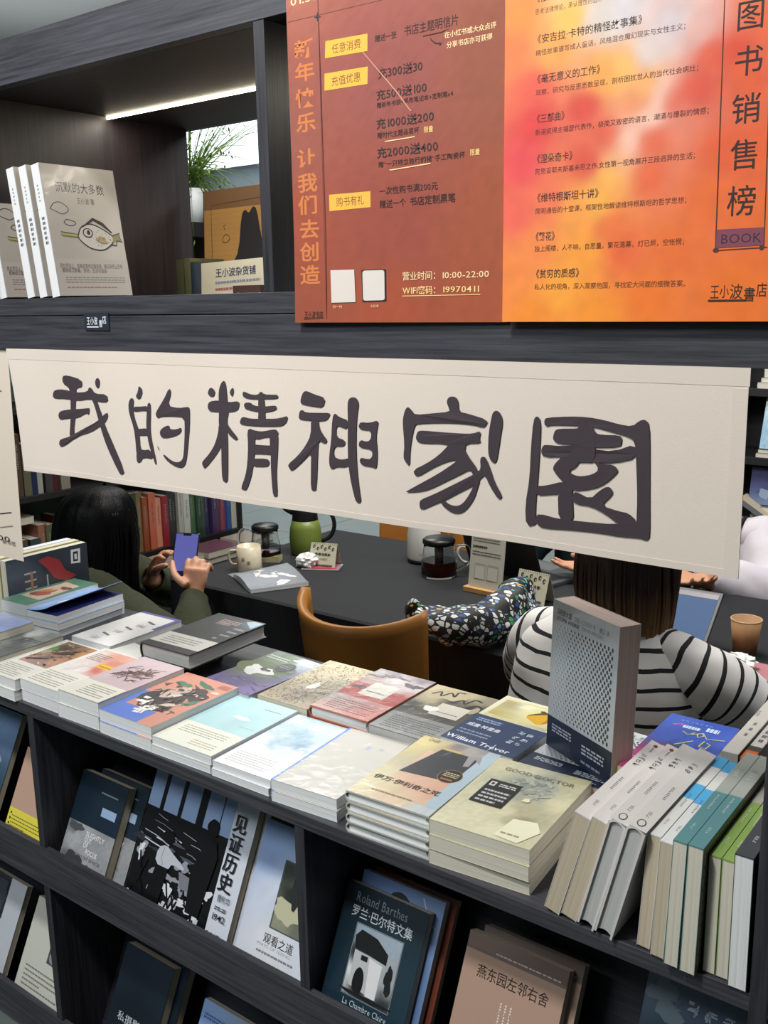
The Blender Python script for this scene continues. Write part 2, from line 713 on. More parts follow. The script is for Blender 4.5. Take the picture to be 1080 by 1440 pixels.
def warp_b(X, Z):
    """cloth surface in world terms: soft folds, fuller towards the hem"""
    t = (1.49 - Z) / 0.22
    return BY - 0.004 - 0.0035 * t * math.sin(7.0 * X + 2.0) - 0.0016 * math.sin(23 * X + 9 * Z) - 0.0025 * t * t * math.sin(3.1 * X)


def ban_edge(s, t):
    # corner points: top-left, top-right, bottom-left, bottom-right
    xl = -1.557 + 0.020 * t + 0.004 * math.sin(3 * t)
    xr = -0.292
    x = xl + (xr - xl) * s
    zt = 1.4815
    zb = 1.269 + 0.003 * math.sin(math.pi * s)
    return x, zt + (zb - zt) * t


def cloth(name, fn, nx, ny, mat, thick, parent, wf, O):
    bm = bmesh.new()
    A, B = [], []
    for j in range(ny + 1):
        for i in range(nx + 1):
            x, z = fn(i / nx, j / ny)
            y = wf(x, z)
            A.append(bm.verts.new(Vector((x, y, z)) - O))
            B.append(bm.verts.new(Vector((x, y + thick, z)) - O))
    w = nx + 1
    for j in range(ny):
        for i in range(nx):
            a = j * w + i
            bm.faces.new((A[a], A[a + w], A[a + w + 1], A[a + 1]))
            bm.faces.new((B[a], B[a + 1], B[a + w + 1], B[a + w]))
    for j in range(ny):
        a = j * w; b = a + nx
        bm.faces.new((A[a], B[a], B[a + w], A[a + w]))
        bm.faces.new((A[b], A[b + w], B[b + w], B[b]))
    for i in range(nx):
        a = i; b = ny * w + i
        bm.faces.new((A[a], A[a + 1], B[a + 1], B[a]))
        bm.faces.new((A[b], B[b], B[b + 1], A[b + 1]))
    o = mk(name, bm, mat, parent, smooth=True)
    e = o.modifiers.new('split', 'EDGE_SPLIT')
    e.split_angle = math.radians(40)
    return o


CLOTH = flat('banner_cloth', '#d6cabd', 0.85, bump=0.04, bscale=500, var=0.02)
BO = Vector(banner.location)
cloth('banner_cloth', ban_edge, 90, 14, CLOTH, 0.0012, banner, warp_b, BO)
# sewn hems along the right side and the bottom, and the tape the cloth hangs by
HEM = flat('banner_hem', '#d3c7ba', 0.85, bump=0.04, bscale=500)
cloth('hem', lambda s, t: (-0.3075 + 0.0155 * s, 1.4615 + (1.2695 - 1.4615) * t), 3, 14, HEM, 0.001, banner, lambda x, z: warp_b(x, z) - 0.0004, BO)
cloth('hem', lambda s, t: (-1.535 + 1.242 * s, 1.2770 + (1.2692 - 1.2770) * t + 0.003 * math.sin(math.pi * s)), 60, 2, HEM, 0.001, banner, lambda x, z: warp_b(x, z) - 0.0004, BO)
cloth('hanging_tape', lambda s, t: (-1.557 + 1.266 * s, 1.4815 + (1.4635 - 1.4815) * t), 60, 2, HEM, 0.0008, banner, lambda x, z: warp_b(x, z) - 0.0003, BO)

STROKES = [
 (4.696, 60, 510, [
  [(125,90),(160,82),(262,112),(266,162),(225,168),(222,200),(175,190),(170,165),(130,140)],
  [(62,200),(75,180),(130,175),(220,198),(300,192),(310,160),(330,170),(350,205),(430,208),(440,262),(380,262),(320,240),(230,255),(150,240),(75,240),(60,225)],
  [(180,225),(220,225),(215,300),(212,370),(200,450),(215,500),(168,505),(178,380),(180,300)],
  [(98,335),(115,318),(180,308),(250,305),(300,300),(314,300),(308,348),(290,332),(230,368),(160,370),(110,380),(97,360)],
  [(103,520),(115,505),(170,490),(260,440),(370,385),(430,322),(440,355),(415,400),(370,430),(320,460),(220,490),(125,562),(103,548)],
  [(320,225),(350,205),(375,285),(400,350),(420,420),(460,510),(552,722),(530,742),(510,728),(430,560),(395,460),(370,370),(345,280)],
  [(352,120),(365,97),(382,110),(384,145),(375,168),(362,165),(353,145)]]),
 (4.696, 60, 510, [
  [(632,148),(662,185),(642,248),(612,228),(628,190)],
  [(572,250),(588,230),(604,245),(600,300),(606,350),(622,400),(640,450),(645,500),(650,560),(665,580),(655,612),(625,610),(618,520),(605,430),(575,340),(568,290)],
  [(598,290),(650,290),(690,285),(700,322),(655,318),(603,327)],
  [(690,275),(702,263),(712,275),(714,340),(712,430),(720,500),(738,580),(758,668),(748,674),(735,635),(712,570),(695,500),(684,430),(686,330)],
  [(618,438),(700,432),(705,482),(625,482)],
  [(630,572),(650,565),(670,578),(715,572),(740,638),(668,625),(655,655),(630,662),(624,610)],
  [(835,165),(852,195),(825,285),(900,300),(965,290),(978,300),(977,420),(964,560),(952,660),(930,695),(885,690),(830,655),(797,615),(800,602),(850,645),(890,660),(925,645),(935,600),(942,450),(940,362),(860,355),(775,358),(760,370),(744,345),(750,320),(800,240)],
  [(772,455),(790,430),(835,410),(840,440),(890,440),(918,425),(920,458),(880,485),(800,502),(778,485)],
  [(756,542),(776,578),(765,572)]]),
 (7.58, 280, 520, [
  [(110,230),(140,180),(190,220),(180,280),(145,288),(115,265)],
  [(225,230),(245,150),(275,112),(298,130),(315,260),(322,340),(335,460),(322,520),(325,640),(333,800),(335,1150),(325,1190),(300,1197),(270,1165),(262,1000),(260,820),(230,580),(232,460),(228,330)],
  [(110,370),(130,335),(220,322),(330,345),(447,330),(442,400),(420,435),(340,452),(230,448),(140,445),(112,415)],
  [(232,570),(265,690),(262,810),(200,910),(80,1053),(60,1035),(45,1000),(50,975),(130,890),(190,790),(225,670)],
  [(315,550),(345,610),(440,725),(430,740),(405,747),(322,670)],
  [(342,235),(362,195),(382,190),(383,250),(368,285),(350,262)],
  [(478,240),(490,228),(560,262),(635,268),(662,225),(700,262),(790,265),(835,265),(848,290),(825,310),(700,312),(640,314),(560,312),(500,298),(476,275)],
  [(638,295),(700,300),(708,380),(714,460),(717,535),(640,535),(643,450),(640,390)],
  [(495,350),(560,346),(590,378),(680,392),(760,385),(820,380),(833,405),(820,430),(720,455),(640,450),(515,420),(495,395)],
  [(455,540),(480,493),(560,520),(720,520),(830,520),(900,505),(947,490),(942,545),(905,590),(850,605),(640,602),(480,585),(457,570)],
  [(532,650),(560,620),(610,650),(615,740),(615,900),(600,1030),(580,1150),(535,1277),(505,1274),(473,1260),(520,1130),(540,1000),(545,800)],
  [(545,620),(630,650),(700,655),(800,632),(840,640),(858,690),(775,735),(740,712),(620,745),(550,700)],
  [(800,635),(852,665),(850,900),(840,1100),(858,1335),(840,1347),(812,1342),(795,1200),(780,1000),(780,900),(768,800),(765,720)],
  [(590,790),(700,802),(790,805),(790,905),(700,895),(590,895)],
  [(585,942),(740,942),(768,970),(762,1010),(740,1030),(585,1027)]]),
 (6.75, 400, 530, [
  [(160,195),(180,145),(210,130),(290,165),(399,198),(372,292),(290,282),(170,262),(153,240)],
  [(140,360),(148,322),(175,312),(205,338),(320,340),(442,340),(437,365),(405,412),(330,420),(250,415),(150,405),(138,385)],
  [(255,400),(328,405),(335,480),(370,545),(414,600),(395,630),(375,627),(330,605),(322,680),(308,1070),(285,1080),(255,1070),(255,850),(258,715),(170,810),(78,895),(55,867),(40,830),(130,750),(200,660),(255,550)],
  [(485,338),(530,380),(625,412),(602,495),(550,475),(500,460),(500,570),(585,600),(582,640),(555,660),(490,655),(472,700),(480,760),(540,785),(600,775),(625,765),(625,838),(570,857),(500,852),(448,880),(428,830),(430,740),(450,600),(462,390)],
  [(610,250),(625,205),(660,188),(700,200),(720,250),(705,340),(695,450),(690,700),(700,900),(718,1080),(735,1192),(685,1194),(660,1110),(620,910),(608,700),(614,420)],
  [(718,455),(735,426),(820,435),(904,408),(895,470),(880,560),(892,680),(892,780),(880,872),(840,852),(750,840),(720,800),(735,762),(790,778),(830,775),(847,740),(840,688),(720,667),(715,625),(740,595),(780,612),(820,605),(837,560),(827,505),(740,500),(716,475)]]),
 (6.0, 550, 540, [
  [(463,150),(480,112),(520,103),(560,125),(568,235),(640,250),(814,305),(790,355),(765,368),(680,345),(540,332),(400,328),(220,335),(200,350),(180,440),(163,560),(160,700),(120,650),(108,610),(118,520),(103,330),(105,290),(120,220),(145,188),(180,225),(205,260),(340,248),(492,235),(480,200)],
  [(890,222),(925,250),(940,320),(920,430),(900,550),(880,655),(855,672),(825,645),(808,580),(815,420),(845,270),(860,235)],
  [(212,440),(225,400),(260,391),(400,405),(600,420),(680,420),(754,396),(735,460),(752,500),(620,505),(618,550),(600,565),(480,530),(440,504),(290,502),(230,492),(212,465)],
  [(490,505),(570,500),(565,640),(480,650),(380,690),(290,742),(240,772),(205,777),(188,725),(300,670),(400,600)],
  [(560,500),(607,505),(620,580),(735,745),(715,870),(680,770),(655,722),(560,770),(440,830),(320,890),(230,910),(132,913),(130,905),(230,850),(390,760),(480,700),(560,640)],
  [(680,768),(740,735),(775,765),(735,810),(680,860),(560,920),(440,985),(350,1020),(248,1067),(236,1010),(250,975),(350,935),(500,860)],
  [(712,740),(737,810),(715,880),(690,960),(640,1040),(590,1087),(540,1098),(490,1082),(440,1042),(408,1000),(445,985),(480,1018),(540,1035),(590,1015),(640,950),(680,870),(690,800)],
  [(740,630),(765,613),(792,625),(830,730),(860,830),(920,940),(912,972),(885,974),(820,870),(780,770),(735,800),(715,745),(745,720)]]),
 (4.909, 720, 560, [
  [(150,150),(175,118),(203,150),(195,320),(170,600),(157,700),(150,815),(162,872),(83,892),(80,740),(115,560),(130,330)],
  [(225,150),(245,132),(400,125),(520,128),(640,150),(740,180),(830,195),(880,155),(915,146),(947,175),(950,410),(850,415),(848,300),(800,265),(700,235),(560,195),(450,187),(280,182),(230,195)],
  [(845,200),(947,170),(950,400),(947,700),(947,950),(930,982),(905,980),(858,960),(855,850),(862,700),(858,500)],
  [(150,830),(175,798),(310,835),(430,848),(730,875),(870,845),(915,980),(870,967),(740,957),(600,932),(400,912),(200,902),(160,877)],
  [(285,265),(300,220),(330,209),(460,208),(560,195),(580,240),(620,252),(750,256),(760,285),(747,337),(560,339),(430,316),(320,313),(288,292)],
  [(450,180),(562,185),(575,260),(575,445),(480,440),(420,450),(380,400),(440,320)],
  [(198,365),(215,325),(240,321),(340,330),(440,320),(560,350),(700,368),(855,315),(860,412),(700,447),(560,442),(360,403),(213,405)],
  [(365,395),(470,425),(445,472),(388,502),(430,532),(480,540),(560,525),(602,492),(565,435),(640,455),(700,460),(732,490),(720,520),(640,590),(560,625),(410,642),(350,580),(285,505),(283,470),(320,425)],
  [(160,608),(230,605),(355,573),(415,600),(415,660),(300,662),(150,674)],
  [(312,630),(408,620),(415,700),(418,860),(314,860)],
  [(408,690),(420,655),(445,646),(540,697),(600,640),(660,606),(692,630),(692,665),(610,740),(740,783),(800,793),(860,850),(850,885),(730,872),(640,800),(540,745),(428,730)]]),
]
k = Ink(1, 1, 0)
for sc_, ox, oy, polys in STROKES:
    for pl in polys:
        pp = []
        for (a, b) in chaikin(pl, 1):
            w = at(ox + a / sc_, oy + b / sc_, BY - 0.004)
            pp.append((w.x, w.z))
        k.poly(pp, INKD)
k.build('brushed_characters', banner, INKM, warp=lambda x, y, z: tuple(Vector((x, warp_b(x, y) - 0.0007 - z * 0.3, y)) - BO))

# cream sheet hung at the left end
lp = thing('hanging_sheet', 'cream printed sheet hung below the beam at the left end beside the banner', 'poster', (-1.90, 0.985, 1.129))
OO = Vector(lp.location)
cloth('paper', lambda s, t: (-1.90 + (0.318 - 0.014 * t) * s, 1.4795 - 0.39 * t), 6, 10, flat('sheet_paper', '#d3c6b6', 0.8), 0.0006, lp, lambda x, z: 0.985, OO)
k = Ink(1, 1, 0)


def pix(k, quad, col, y, f=None):
    k.poly([(lambda w: (w.x, w.z))(at(a, b, y)) for a, b in quad], col)


yy = 0.9842
pix(k, [(0, 549), (2, 549), (2, 550.5), (0, 550.5)], '#2c2826', yy)
pix(k, [(0, 721.5), (16, 720), (16, 721.2), (0, 723)], '#2c2826', yy)
pix(k, [(0, 741), (18, 739), (18, 740), (0, 742)], '#8a7a60', yy)
w = at(-12, 756, yy); w2 = at(14, 752, yy)
k.text('200', w.x, w.z, 0.0135, '#2c2826', fit=w2.x - w.x)
w = at(2, 763, yy); w2 = at(22, 761, yy)
k.text('·新书签', w.x, w.z, 0.009, '#3c3230', fit=w2.x - w.x)
k.build('lettering', lp, INKM, warp=lambda x, y, z: tuple(Vector((x, yy - z, y)) - OO))

# ------------------------------------------------------------------ the two posters
def poster(name, label, X0, X1, Z0, Z1, Y, curl):
    p = thing(name, label, 'poster', (X0, Y, Z0), 'posters hanging over the upper shelf')
    O_ = Vector(p.location)

    def wy(x, z):
        s = (x - X0) / (X1 - X0)
        t = max(0.0, 1 - (z - Z0) / 0.16)
        return Y + curl(s, t)
    cloth('paper', lambda s, t: (X0 + (X1 - X0) * s + (0.008 * math.sin(t * 2.4) * (1 - s) if name_left[0] else 0), Z1 + (Z0 - Z1) * t), 24, 24,
          flat('poster_edge', '#c9b7a8', 0.7), 0.0004, p, wy, O_)
    return p, wy, O_


name_left = [True]
P1Y, P2Y = 0.975, 0.969
p1, w1, O1 = poster('poster', 'brown-red shop offers poster with yellow tabs, left of the two posters', -0.883, -0.566, 1.525, 1.99, P1Y, lambda s, t: -0.004 * t * t * (1 - s))
name_left = [False]
p2, w2_, O2 = poster('poster', 'orange and red book sales ranking poster, right of the two posters', -0.5675, -0.252, 1.5255, 1.99, P2Y, lambda s, t: -0.001 * t * t)


def pposter(p, wf, O_, k, nm):
    k.build(nm, p, INKM, warp=lambda x, y, z: tuple(Vector((x, wf(x, y) - 0.0005 - z * 0.13, y)) - O_))


def ptext(k, s, x0, y0, x1, y1, hpx, col, Y, bold=0.0):
    """text from photograph position (x0,y0) to (x1,y1), height in photograph pixels"""
    a, b = at(x0, y0, Y), at(x1, y1, Y)
    c = at(x0, y0 - hpx, Y)
    k.text(s, a.x, a.z, (c.z - a.z) * 1.08, col, bold=bold, fit=b.x - a.x)


# brown poster: ground, then type
k = Ink(1, 1, 0, step=0.00008)
X0, X1, Z0, Z1 = -0.883, -0.566, 1.525, 1.99
nx, ny = 30, 44
smp = [(0, 1, '#a4604d'), (.5, 1, '#9c5a4a'), (1, 1, '#94553f'), (0, .5, '#8e4d3f'), (.5, .6, '#8c4840'), (1, .6, '#8a4a33'), (0, 0, '#8b4228'), (.5, .25, '#8c4030'), (1, .2, '#96482a'), (.5, 0, '#9a4425'), (1, 0, '#9c4a28'), (0, .25, '#93432c')]
kk = Ink(X1 - X0, Z1 - Z0, 0)
kk.wash(smp, nx, ny, nz=0.05, nsc=5)
for q in kk.v:
    pass
off = len(k.v)
k.v += [(x + X0, y + Z0, z) for x, y, z in kk.v]
k.f += [tuple(i + off for i in f) for f in kk.f]
k.c += kk.c
k.z = 0.0003


def z2(a, b, s=3.131, ox=400, oy=0):
    return (ox + a / s, oy + b / s)


DK, YL, OR, CR = '#33201f', '#e3ab3e', '#c5733c', '#f0cf9c'
def pq(k, pts, col, Y):
    k.poly([(lambda w: (w.x, w.z))(at(*z2(*q), Y)) for q in pts], col)
pq(k, [(145, -60), (148, -60), (196, 1405), (193, 1405)], '#5a2a22', P1Y)
pq(k, [(15, 101), (15, 98), (560, -32), (560, -29)], '#5a2a22', P1Y)
pq(k, [(147, 52), (152, 70), (165, 75), (152, 80), (147, 98), (142, 82), (130, 77), (142, 71)], '#2b2a30', P1Y)
for ch, yc in zip('新年快乐让我们去创造', (258, 358, 472, 580, 735, 843, 940, 1045, 1145, 1245)):
    xa = 38 + yc * 0.026
    if yc > 1000:
        xa += 4
    a_, b_ = z2(xa, yc), z2(xa + 88, yc - 22)
    ptext(k, ch, *a_, *b_, 26, OR, P1Y, 0.02)
ptext(k, '01.31', *z2(28, 28), *z2(140, -4), 15, CR, P1Y, 0.01)
for q, s in (([(182, 182), (367, 148), (367, 225), (180, 257)], '任意消费'), ([(178, 325), (369, 293), (367, 370), (178, 400)], '充值优惠'), ([(198, 858), (380, 842), (381, 912), (200, 930)], '购书有礼')):
    pq(k, q, YL, P1Y)
    d = q[3][1]
    ptext(k, s, *z2(q[3][0] + 30, d - 22), *z2(q[2][0] - 28, q[2][1] - 24), 13.5, '#6a3222', P1Y)
T = [('赠送一张', (400, 185), (495, 167), 10, DK, 0), ('书店主题明信片', (527, 157), (770, 112), 15, DK, 0.0),
     ('在小红书或大众点评', (705, 168), (935, 138), 9, CR, 0.012), ('分享书店亦可获得', (715, 212), (918, 188), 9, CR, 0.012),
     ('充300送30', (412, 345), (612, 306), 15, DK, 0.008), ('充500送100', (405, 440), (630, 402), 15, DK, 0.008),
     ('赠新年书袋+帆布笔记本+定制笔x4', (408, 476), (745, 424), 8, DK, 0), ('充1000送200', (405, 567), (662, 530), 15, DK, 0.008),
     ('赠时代主题品茗杯', (410, 609), (595, 586), 8.5, DK, 0), ('限量', (615, 584), (657, 578), 9, '#e9c47a', 0.01),
     ('充2000送400', (408, 695), (680, 664), 15, DK, 0.008), ('赠“一只特立独行的猪”手工陶瓷杯', (415, 737), (797, 688), 8.5, DK, 0),
     ('限量', (818, 684), (863, 677), 9, '#e9c47a', 0.01), ('一次性购书满200元', (418, 857), (678, 836), 11, DK, 0),
     ('赠送一个', (420, 915), (538, 905), 11.5, DK, 0), ('书店定制黑笔', (552, 903), (755, 882), 12.5, DK, 0.006),
     ('营业时间：', (522, 1232), (690, 1226), 12, CR, 0.004), ('10:00-22:00', (692, 1226), (905, 1216), 11.5, CR, 0.006),
     ('WIFI密码：', (525, 1294), (690, 1289), 11.5, '#f1cf86', 0.008), ('19970411', (695, 1288), (862, 1284), 11, '#f1cf86', 0.008),
     ('王小波书店', (97, 1396), (180, 1388), 9, '#35201c', 0)]
for s, a_, b_, h, c_, bo in T:
    ptext(k, s, *z2(*a_), *z2(*b_), h, c_, P1Y, bo)
pq(k, [(523, 1302), (865, 1295), (865, 1298), (523, 1305)], '#f1cf86', P1Y)
pq(k, [(440, 622), (575, 600), (578, 604), (450, 625)], CR, P1Y)
pq(k, [(462, 748), (645, 717), (645, 722), (470, 751)], CR, P1Y)
pq(k, [(608, 158), (690, 140), (735, 122), (692, 144), (612, 161)], '#5a2a22', P1Y)
pq(k, [(643, 160), (650, 175), (668, 188), (685, 190), (685, 194), (664, 192), (646, 178)], '#3b2320', P1Y)
pq(k, [(684, 184), (694, 192), (683, 199)], '#3b2320', P1Y)
pq(k, [(345, 230), (350, 230), (500, 405), (562, 490), (556, 490), (495, 408)], '#c08a72', P1Y)  # highlight along a paper crease, painted in as a pale line
k.z += .002
pq(k, [(208, 1190), (312, 1187), (320, 1330), (215, 1333)], '#cfc6bd', P1Y)
pq(k, [(343, 1188), (450, 1185), (453, 1325), (350, 1328)], '#2a2224', P1Y)
k.z += .001
pq(k, chaikin([(349, 1215), (349, 1192), (375, 1191), (420, 1190), (444, 1189), (445, 1212), (447, 1298), (448, 1321), (424, 1322), (378, 1323), (354, 1324), (353, 1300)], 2), '#cfc8c0', P1Y)
ptext(k, '扫一扫', *z2(222, 1356), *z2(262, 1354), 4, CR, P1Y)
ptext(k, '小红书', *z2(385, 1353), *z2(422, 1351), 4, CR, P1Y)
pq(k, [(95, 1401), (180, 1395), (180, 1398), (95, 1404)], '#35201c', P1Y)
pposter(p1, w1, O1, k, 'printing')

# orange poster
k = Ink(1, 1, 0, step=0.00008)
X0, X1, Z0, Z1 = -0.5675, -0.252, 1.5255, 1.99
S2 = [(60, -100, '#e08048'), (300, -100, '#e8c8a0'), (500, -100, '#cfc3c2'), (800, -100, '#d9b6aa'), (1050, -100, '#d8703a'),
      (100, 60, '#de8840'), (60, 200, '#e07845'), (300, 60, '#e9b254'), (230, 200, '#e79a4c'), (420, 60, '#cdc2b8'), (500, 40, '#c9c2c4'), (700, 100, '#c9bcbe'), (620, 200, '#cfc0ba'),
      (800, 120, '#d3a49a'), (850, 230, '#cf5236'), (950, 200, '#cc4028'), (1000, 300, '#d4562c'), (1060, 100, '#d86038'), (800, 350, '#cc4530'), (700, 400, '#cf4c32'),
      (150, 350, '#d95846'), (150, 500, '#cf3b3a'), (350, 430, '#cc3f36'), (420, 300, '#e79a48'), (500, 280, '#eaae58'), (600, 330, '#e5a052'), (560, 420, '#dd8048'),
      (660, 370, '#e6c2ae'), (600, 460, '#e8c4b2'), (530, 560, '#e6b8a4'), (480, 640, '#e5a478'), (430, 540, '#d25038'), (620, 560, '#d4542e'), (450, 700, '#eaa848'),
      (350, 640, '#cf4838'), (100, 660, '#d6454a'), (200, 800, '#df6a48'), (300, 850, '#e5923f'), (80, 850, '#dc5c4a'), (400, 820, '#e9a440'), (450, 900, '#dd6a35'),
      (600, 700, '#d95c34'), (900, 600, '#d4552a'), (850, 800, '#da6428'), (700, 1000, '#dc6828'), (500, 1000, '#dc6030'), (350, 1000, '#ea9530'), (150, 1000, '#e58040'), (60, 1100, '#e5803a'),
      (250, 1150, '#ec9a30'), (400, 1250, '#ea8a22'), (600, 1200, '#e2701e'), (950, 1150, '#e06c1c'), (1050, 900, '#db6426'), (1050, 600, '#d85a28'), (150, 1270, '#e78524')]
smp = []
for a, b, c_ in S2:
    w = at(700 + a / 2.842, b / 2.842, P2Y)
    smp.append(((w.x - X0) / (X1 - X0), (w.z - Z0) / (Z1 - Z0), c_))
kk = Ink(X1 - X0, Z1 - Z0, 0)
kk.wash(smp, 44, 64, power=3.4, nz=0.012, nsc=9)
off = len(k.v)
k.v += [(x + X0, y + Z0, z) for x, y, z in kk.v]
k.f += [tuple(i + off for i in f) for f in kk.f]
k.c += kk.c
k.z = 0.0003


def z3(a, b):
    return z2(a, b, 2.842, 700, 0)


D3 = '#3a2422'
T = [('《怪诞故事》', (145, 12), (300, -20), 12, D3, .006), ('思考法律悖论，承认理性的边界', (150, 60), (420, 5), 8.5, '#6b4a3c', 0),
     ('《安吉拉·卡特的精怪故事集》', (143, 176), (597, 92), 12.5, D3, .006), ('精怪故事谱写成人童话，风格混合魔幻现实与女性主义；', (152, 224), (768, 110), 8.5, '#4c3838', 0),
     ('《毫无意义的工作》', (143, 335), (427, 290), 12.5, D3, .006), ('观察、研究与反思悉数呈现，剖析困扰世人的当代社会病灶；', (152, 382), (820, 272), 8.5, '#4c2a28', 0),
     ('《三部曲》', (143, 493), (282, 475), 12.5, D3, .006), ('新诺奖得主福瑟代表作，极简又致密的语言，潮涌与爆裂的情感；', (150, 541), (862, 443), 8.5, '#4c2428', 0),
     ('《涅朵奇卡》', (143, 653), (315, 634), 12.5, D3, .006), ('陀思妥耶夫斯基未尽之作,女性第一视角展开三段迥异的生活；', (150, 697), (806, 625), 8.5, '#4c2a28', 0),
     ('《维特根斯坦十讲》', (143, 808), (420, 782), 12.5, D3, .006), ('简明通俗的十堂课，框架性地解读维特根斯坦的哲学思想；', (150, 855), (772, 800), 8.5, '#5a3424', 0),
     ('《繁花》', (140, 962), (242, 952), 12.5, D3, .006), ('独上阁楼，人不响，自思量。繁花落幕，灯已烬，空怅惘；', (148, 1005), (762, 972), 8.5, '#5a3018', 0),
     ('《贫穷的质感》', (140, 1110), (342, 1098), 12.5, D3, .006), ('私人化的视角，深入观察他国，寻找宏大问题的细微答案。', (148, 1157), (768, 1135), 8.5, '#6a3c18', 0),
     ('王', (848, 1190), (886, 1186), 20, '#2d1a14', 0), ('小', (886, 1186), (925, 1183), 18, '#2d1a14', 0), ('波', (926, 1190), (980, 1186), 21, '#2d1a14', 0),
     ('書', (982, 1200), (1030, 1196), 20, '#2d1a14', 0.008), ('店', (1032, 1182), (1078, 1178), 20, '#2d1a14', 0)]
for s, a_, b_, h, c_, bo in T:
    ptext(k, s, *z3(*a_), *z3(*b_), h, c_, P2Y, bo)
for ch, (x, y) in zip('图书销售榜', ((948, 118), (940, 300), (930, 490), (924, 672), (912, 855))):
    ptext(k, ch, *z3(x, y), *z3(x + 122, y - 16), 42, '#2b1c1a', P2Y)


def pq3(pts, col):
    k.poly([(lambda w: (w.x, w.z))(at(*z3(*q), P2Y)) for q in pts], col)


pq3([(908, -60), (911, -60), (873, 990), (869, 990)], '#4a2a22')
pq3([(1098, -60), (1101, -60), (1066, 985), (1063, 985)], '#4a2a22')
pq3([(876, 918), (1066, 908), (1063, 980), (873, 992)], '#7a3c4c')
ptext(k, 'BOOK', *z3(890, 975), *z3(1058, 966), 17.5, '#241c2c', P2Y, 0.0)
pq3([(860, 1000), (1078, 986), (1078, 990), (860, 1004)], '#4a2a22')
pq3(chaikin([(862, 992), (884, 990), (884, 1008), (862, 1010)], 2), '#4a2a22')
pq3(chaikin([(1046, 982), (1064, 980), (1064, 998), (1046, 1000)], 2), '#4a2a22')
pq3([(842, 1198), (990, 1196), (990, 1204), (842, 1206)], '#2d1a14')
pposter(p2, w2_, O2, k, 'printing')

# ------------------------------------------------------------------ books
PG_W = pagemat('pages_white', '#e2e4e3')
PG_C = pagemat('pages_cream', '#d2cdbb')
PG_Y = pagemat('pages_beige', '#c2b59c')
PG_G = pagemat('pages_grey', '#b9b9b6')
PG_P = pagemat('pages_rosy', '#c0aaa0')
COVERS = {}


def cmat(hexc, film=True):
    key = 'cover_%s_%s' % (hexc.strip('#'), 'film' if film else 'plain')
    return flat(key, hexc, 0.3 if film else 0.55, coat=0.5 if film else 0.0)


def book(name, label, M, W, H, T, cover='#dddddd', pages=PG_W, art=None, spine=None, back=None, hard=False, group=None, film=True, band=None, cat='book', tail_tint=None):
    """x runs from the spine to the fore-edge, y from tail to head, z towards the front cover"""
    r = thing(name, label, cat, M, group)
    t = 0.0026 if hard else 0.0005
    ov = 0.003 if hard else 0.0
    b = 0.004 if hard else 0.0008
    prof = [(W, 0)] + [(0, 0)]
    for i in range(1, 6):
        a = i / 6
        prof.append((-b * math.sin(math.pi * a), T * a))
    prof += [(0, T), (W, T), (W, T - t), (t, T - t)]
    if hard:
        for i in range(5, 0, -1):
            a = i / 6
            prof.append((t * 0.6 - b * math.sin(math.pi * a), t + (T - 2 * t) * a))
    prof += [(t, t), (W, t)]
    bm = bmesh.new()
    prism(bm, prof, 0, H)
    cm = cmat(cover, film)
    mk('cover', bm, cm, r)
    bm = bmesh.new()
    if hard:
        cc = 0.0035       # hollow fore-edge and rounded back of a bound block
        pr = []
        for i in range(7):
            a = i / 6
            pr.append((W - ov - cc * math.sin(math.pi * a), t + (T - 2 * t) * a))
        for i in range(6, -1, -1):
            a = i / 6
            pr.append((t - b * 0.6 * math.sin(math.pi * a), t + (T - 2 * t) * a))
        prism(bm, pr, ov, H - ov)
    else:
        box(bm, t, W - 0.0006, 0.0004, H - 0.0004, t, T - t)
    mk('pages', bm, pages, r)
    if art:
        k = Ink(W, H, T)
        k.z = T + 0.00012
        art(k)
        k.build('cover_print', r, INKG if film else INK)
    if spine:
        k = Ink(T, H, 0)
        spine(k)
        # spine plane faces -x: print u runs along the thickness
        k.build('spine_print', r, INKG if film else INK, Matrix(((0, 0, -1, -b - 0.0002), (0, 1, 0, 0), (1, 0, 0, 0), (0, 0, 0, 1))))
    if back:
        k = Ink(W, H, 0)
        back(k)
        k.build('back_print', r, INKG, Matrix(((-1, 0, 0, W), (0, 1, 0, 0), (0, 0, -1, -0.0002), (0, 0, 0, 1))))
    if band:
        c, v0, v1 = band
        bm = bmesh.new()
        e = 0.0007
        pr = [(W + e, -e), (-b - e, -e), (-b - e, T + e), (W + e, T + e), (W + e, T + e * .4), (-b - e * .4, T + e * .4), (-b - e * .4, -e * .4), (W + e, -e * .4)]
        prism(bm, pr, v0 * H, v1 * H)
        mk('paper_band', bm, cmat(c, film), r)
    return r


R = random.Random(3)


def stack(root, M, n, T, label_fn, group=None, jit=0.0025, rj=1.4, seed=0):
    """lower copies under a book already made; root is moved to the top"""
    r = random.Random(seed)
    for i in range(n - 1):
        J = Matrix.Translation((r.uniform(-jit, jit), r.uniform(-jit, jit * 0.4), -(n - 1 - i) * (T + 0.0006))) @ Matrix.Rotation(math.radians(r.uniform(-rj, rj)), 4, 'Z')
        dup(root, M @ J, label_fn(i), group)


BZ = 0.8003


def flatbook(name, label, x, y, deg, W, H, T, n=1, z0=BZ, lower='', **kw):
    top = z0 + (n - 1) * (T + 0.0006)
    M = rotm((x, y, top), deg)
    r = book(name, label, M, W, H, T, **kw)
    words = ['lowest', 'second lowest', 'third lowest']
    if n > 1:
        if n == 2:
            f = lambda i: 'lower copy of two, under the ' + lower
        else:
            f = lambda i: '%s copy in the stack of %s under the %s' % (words[i], {3: 'three', 4: 'four'}[n], lower)
        stack(r, M, n, T, f, seed=int(abs(x) * 1000))
    return r


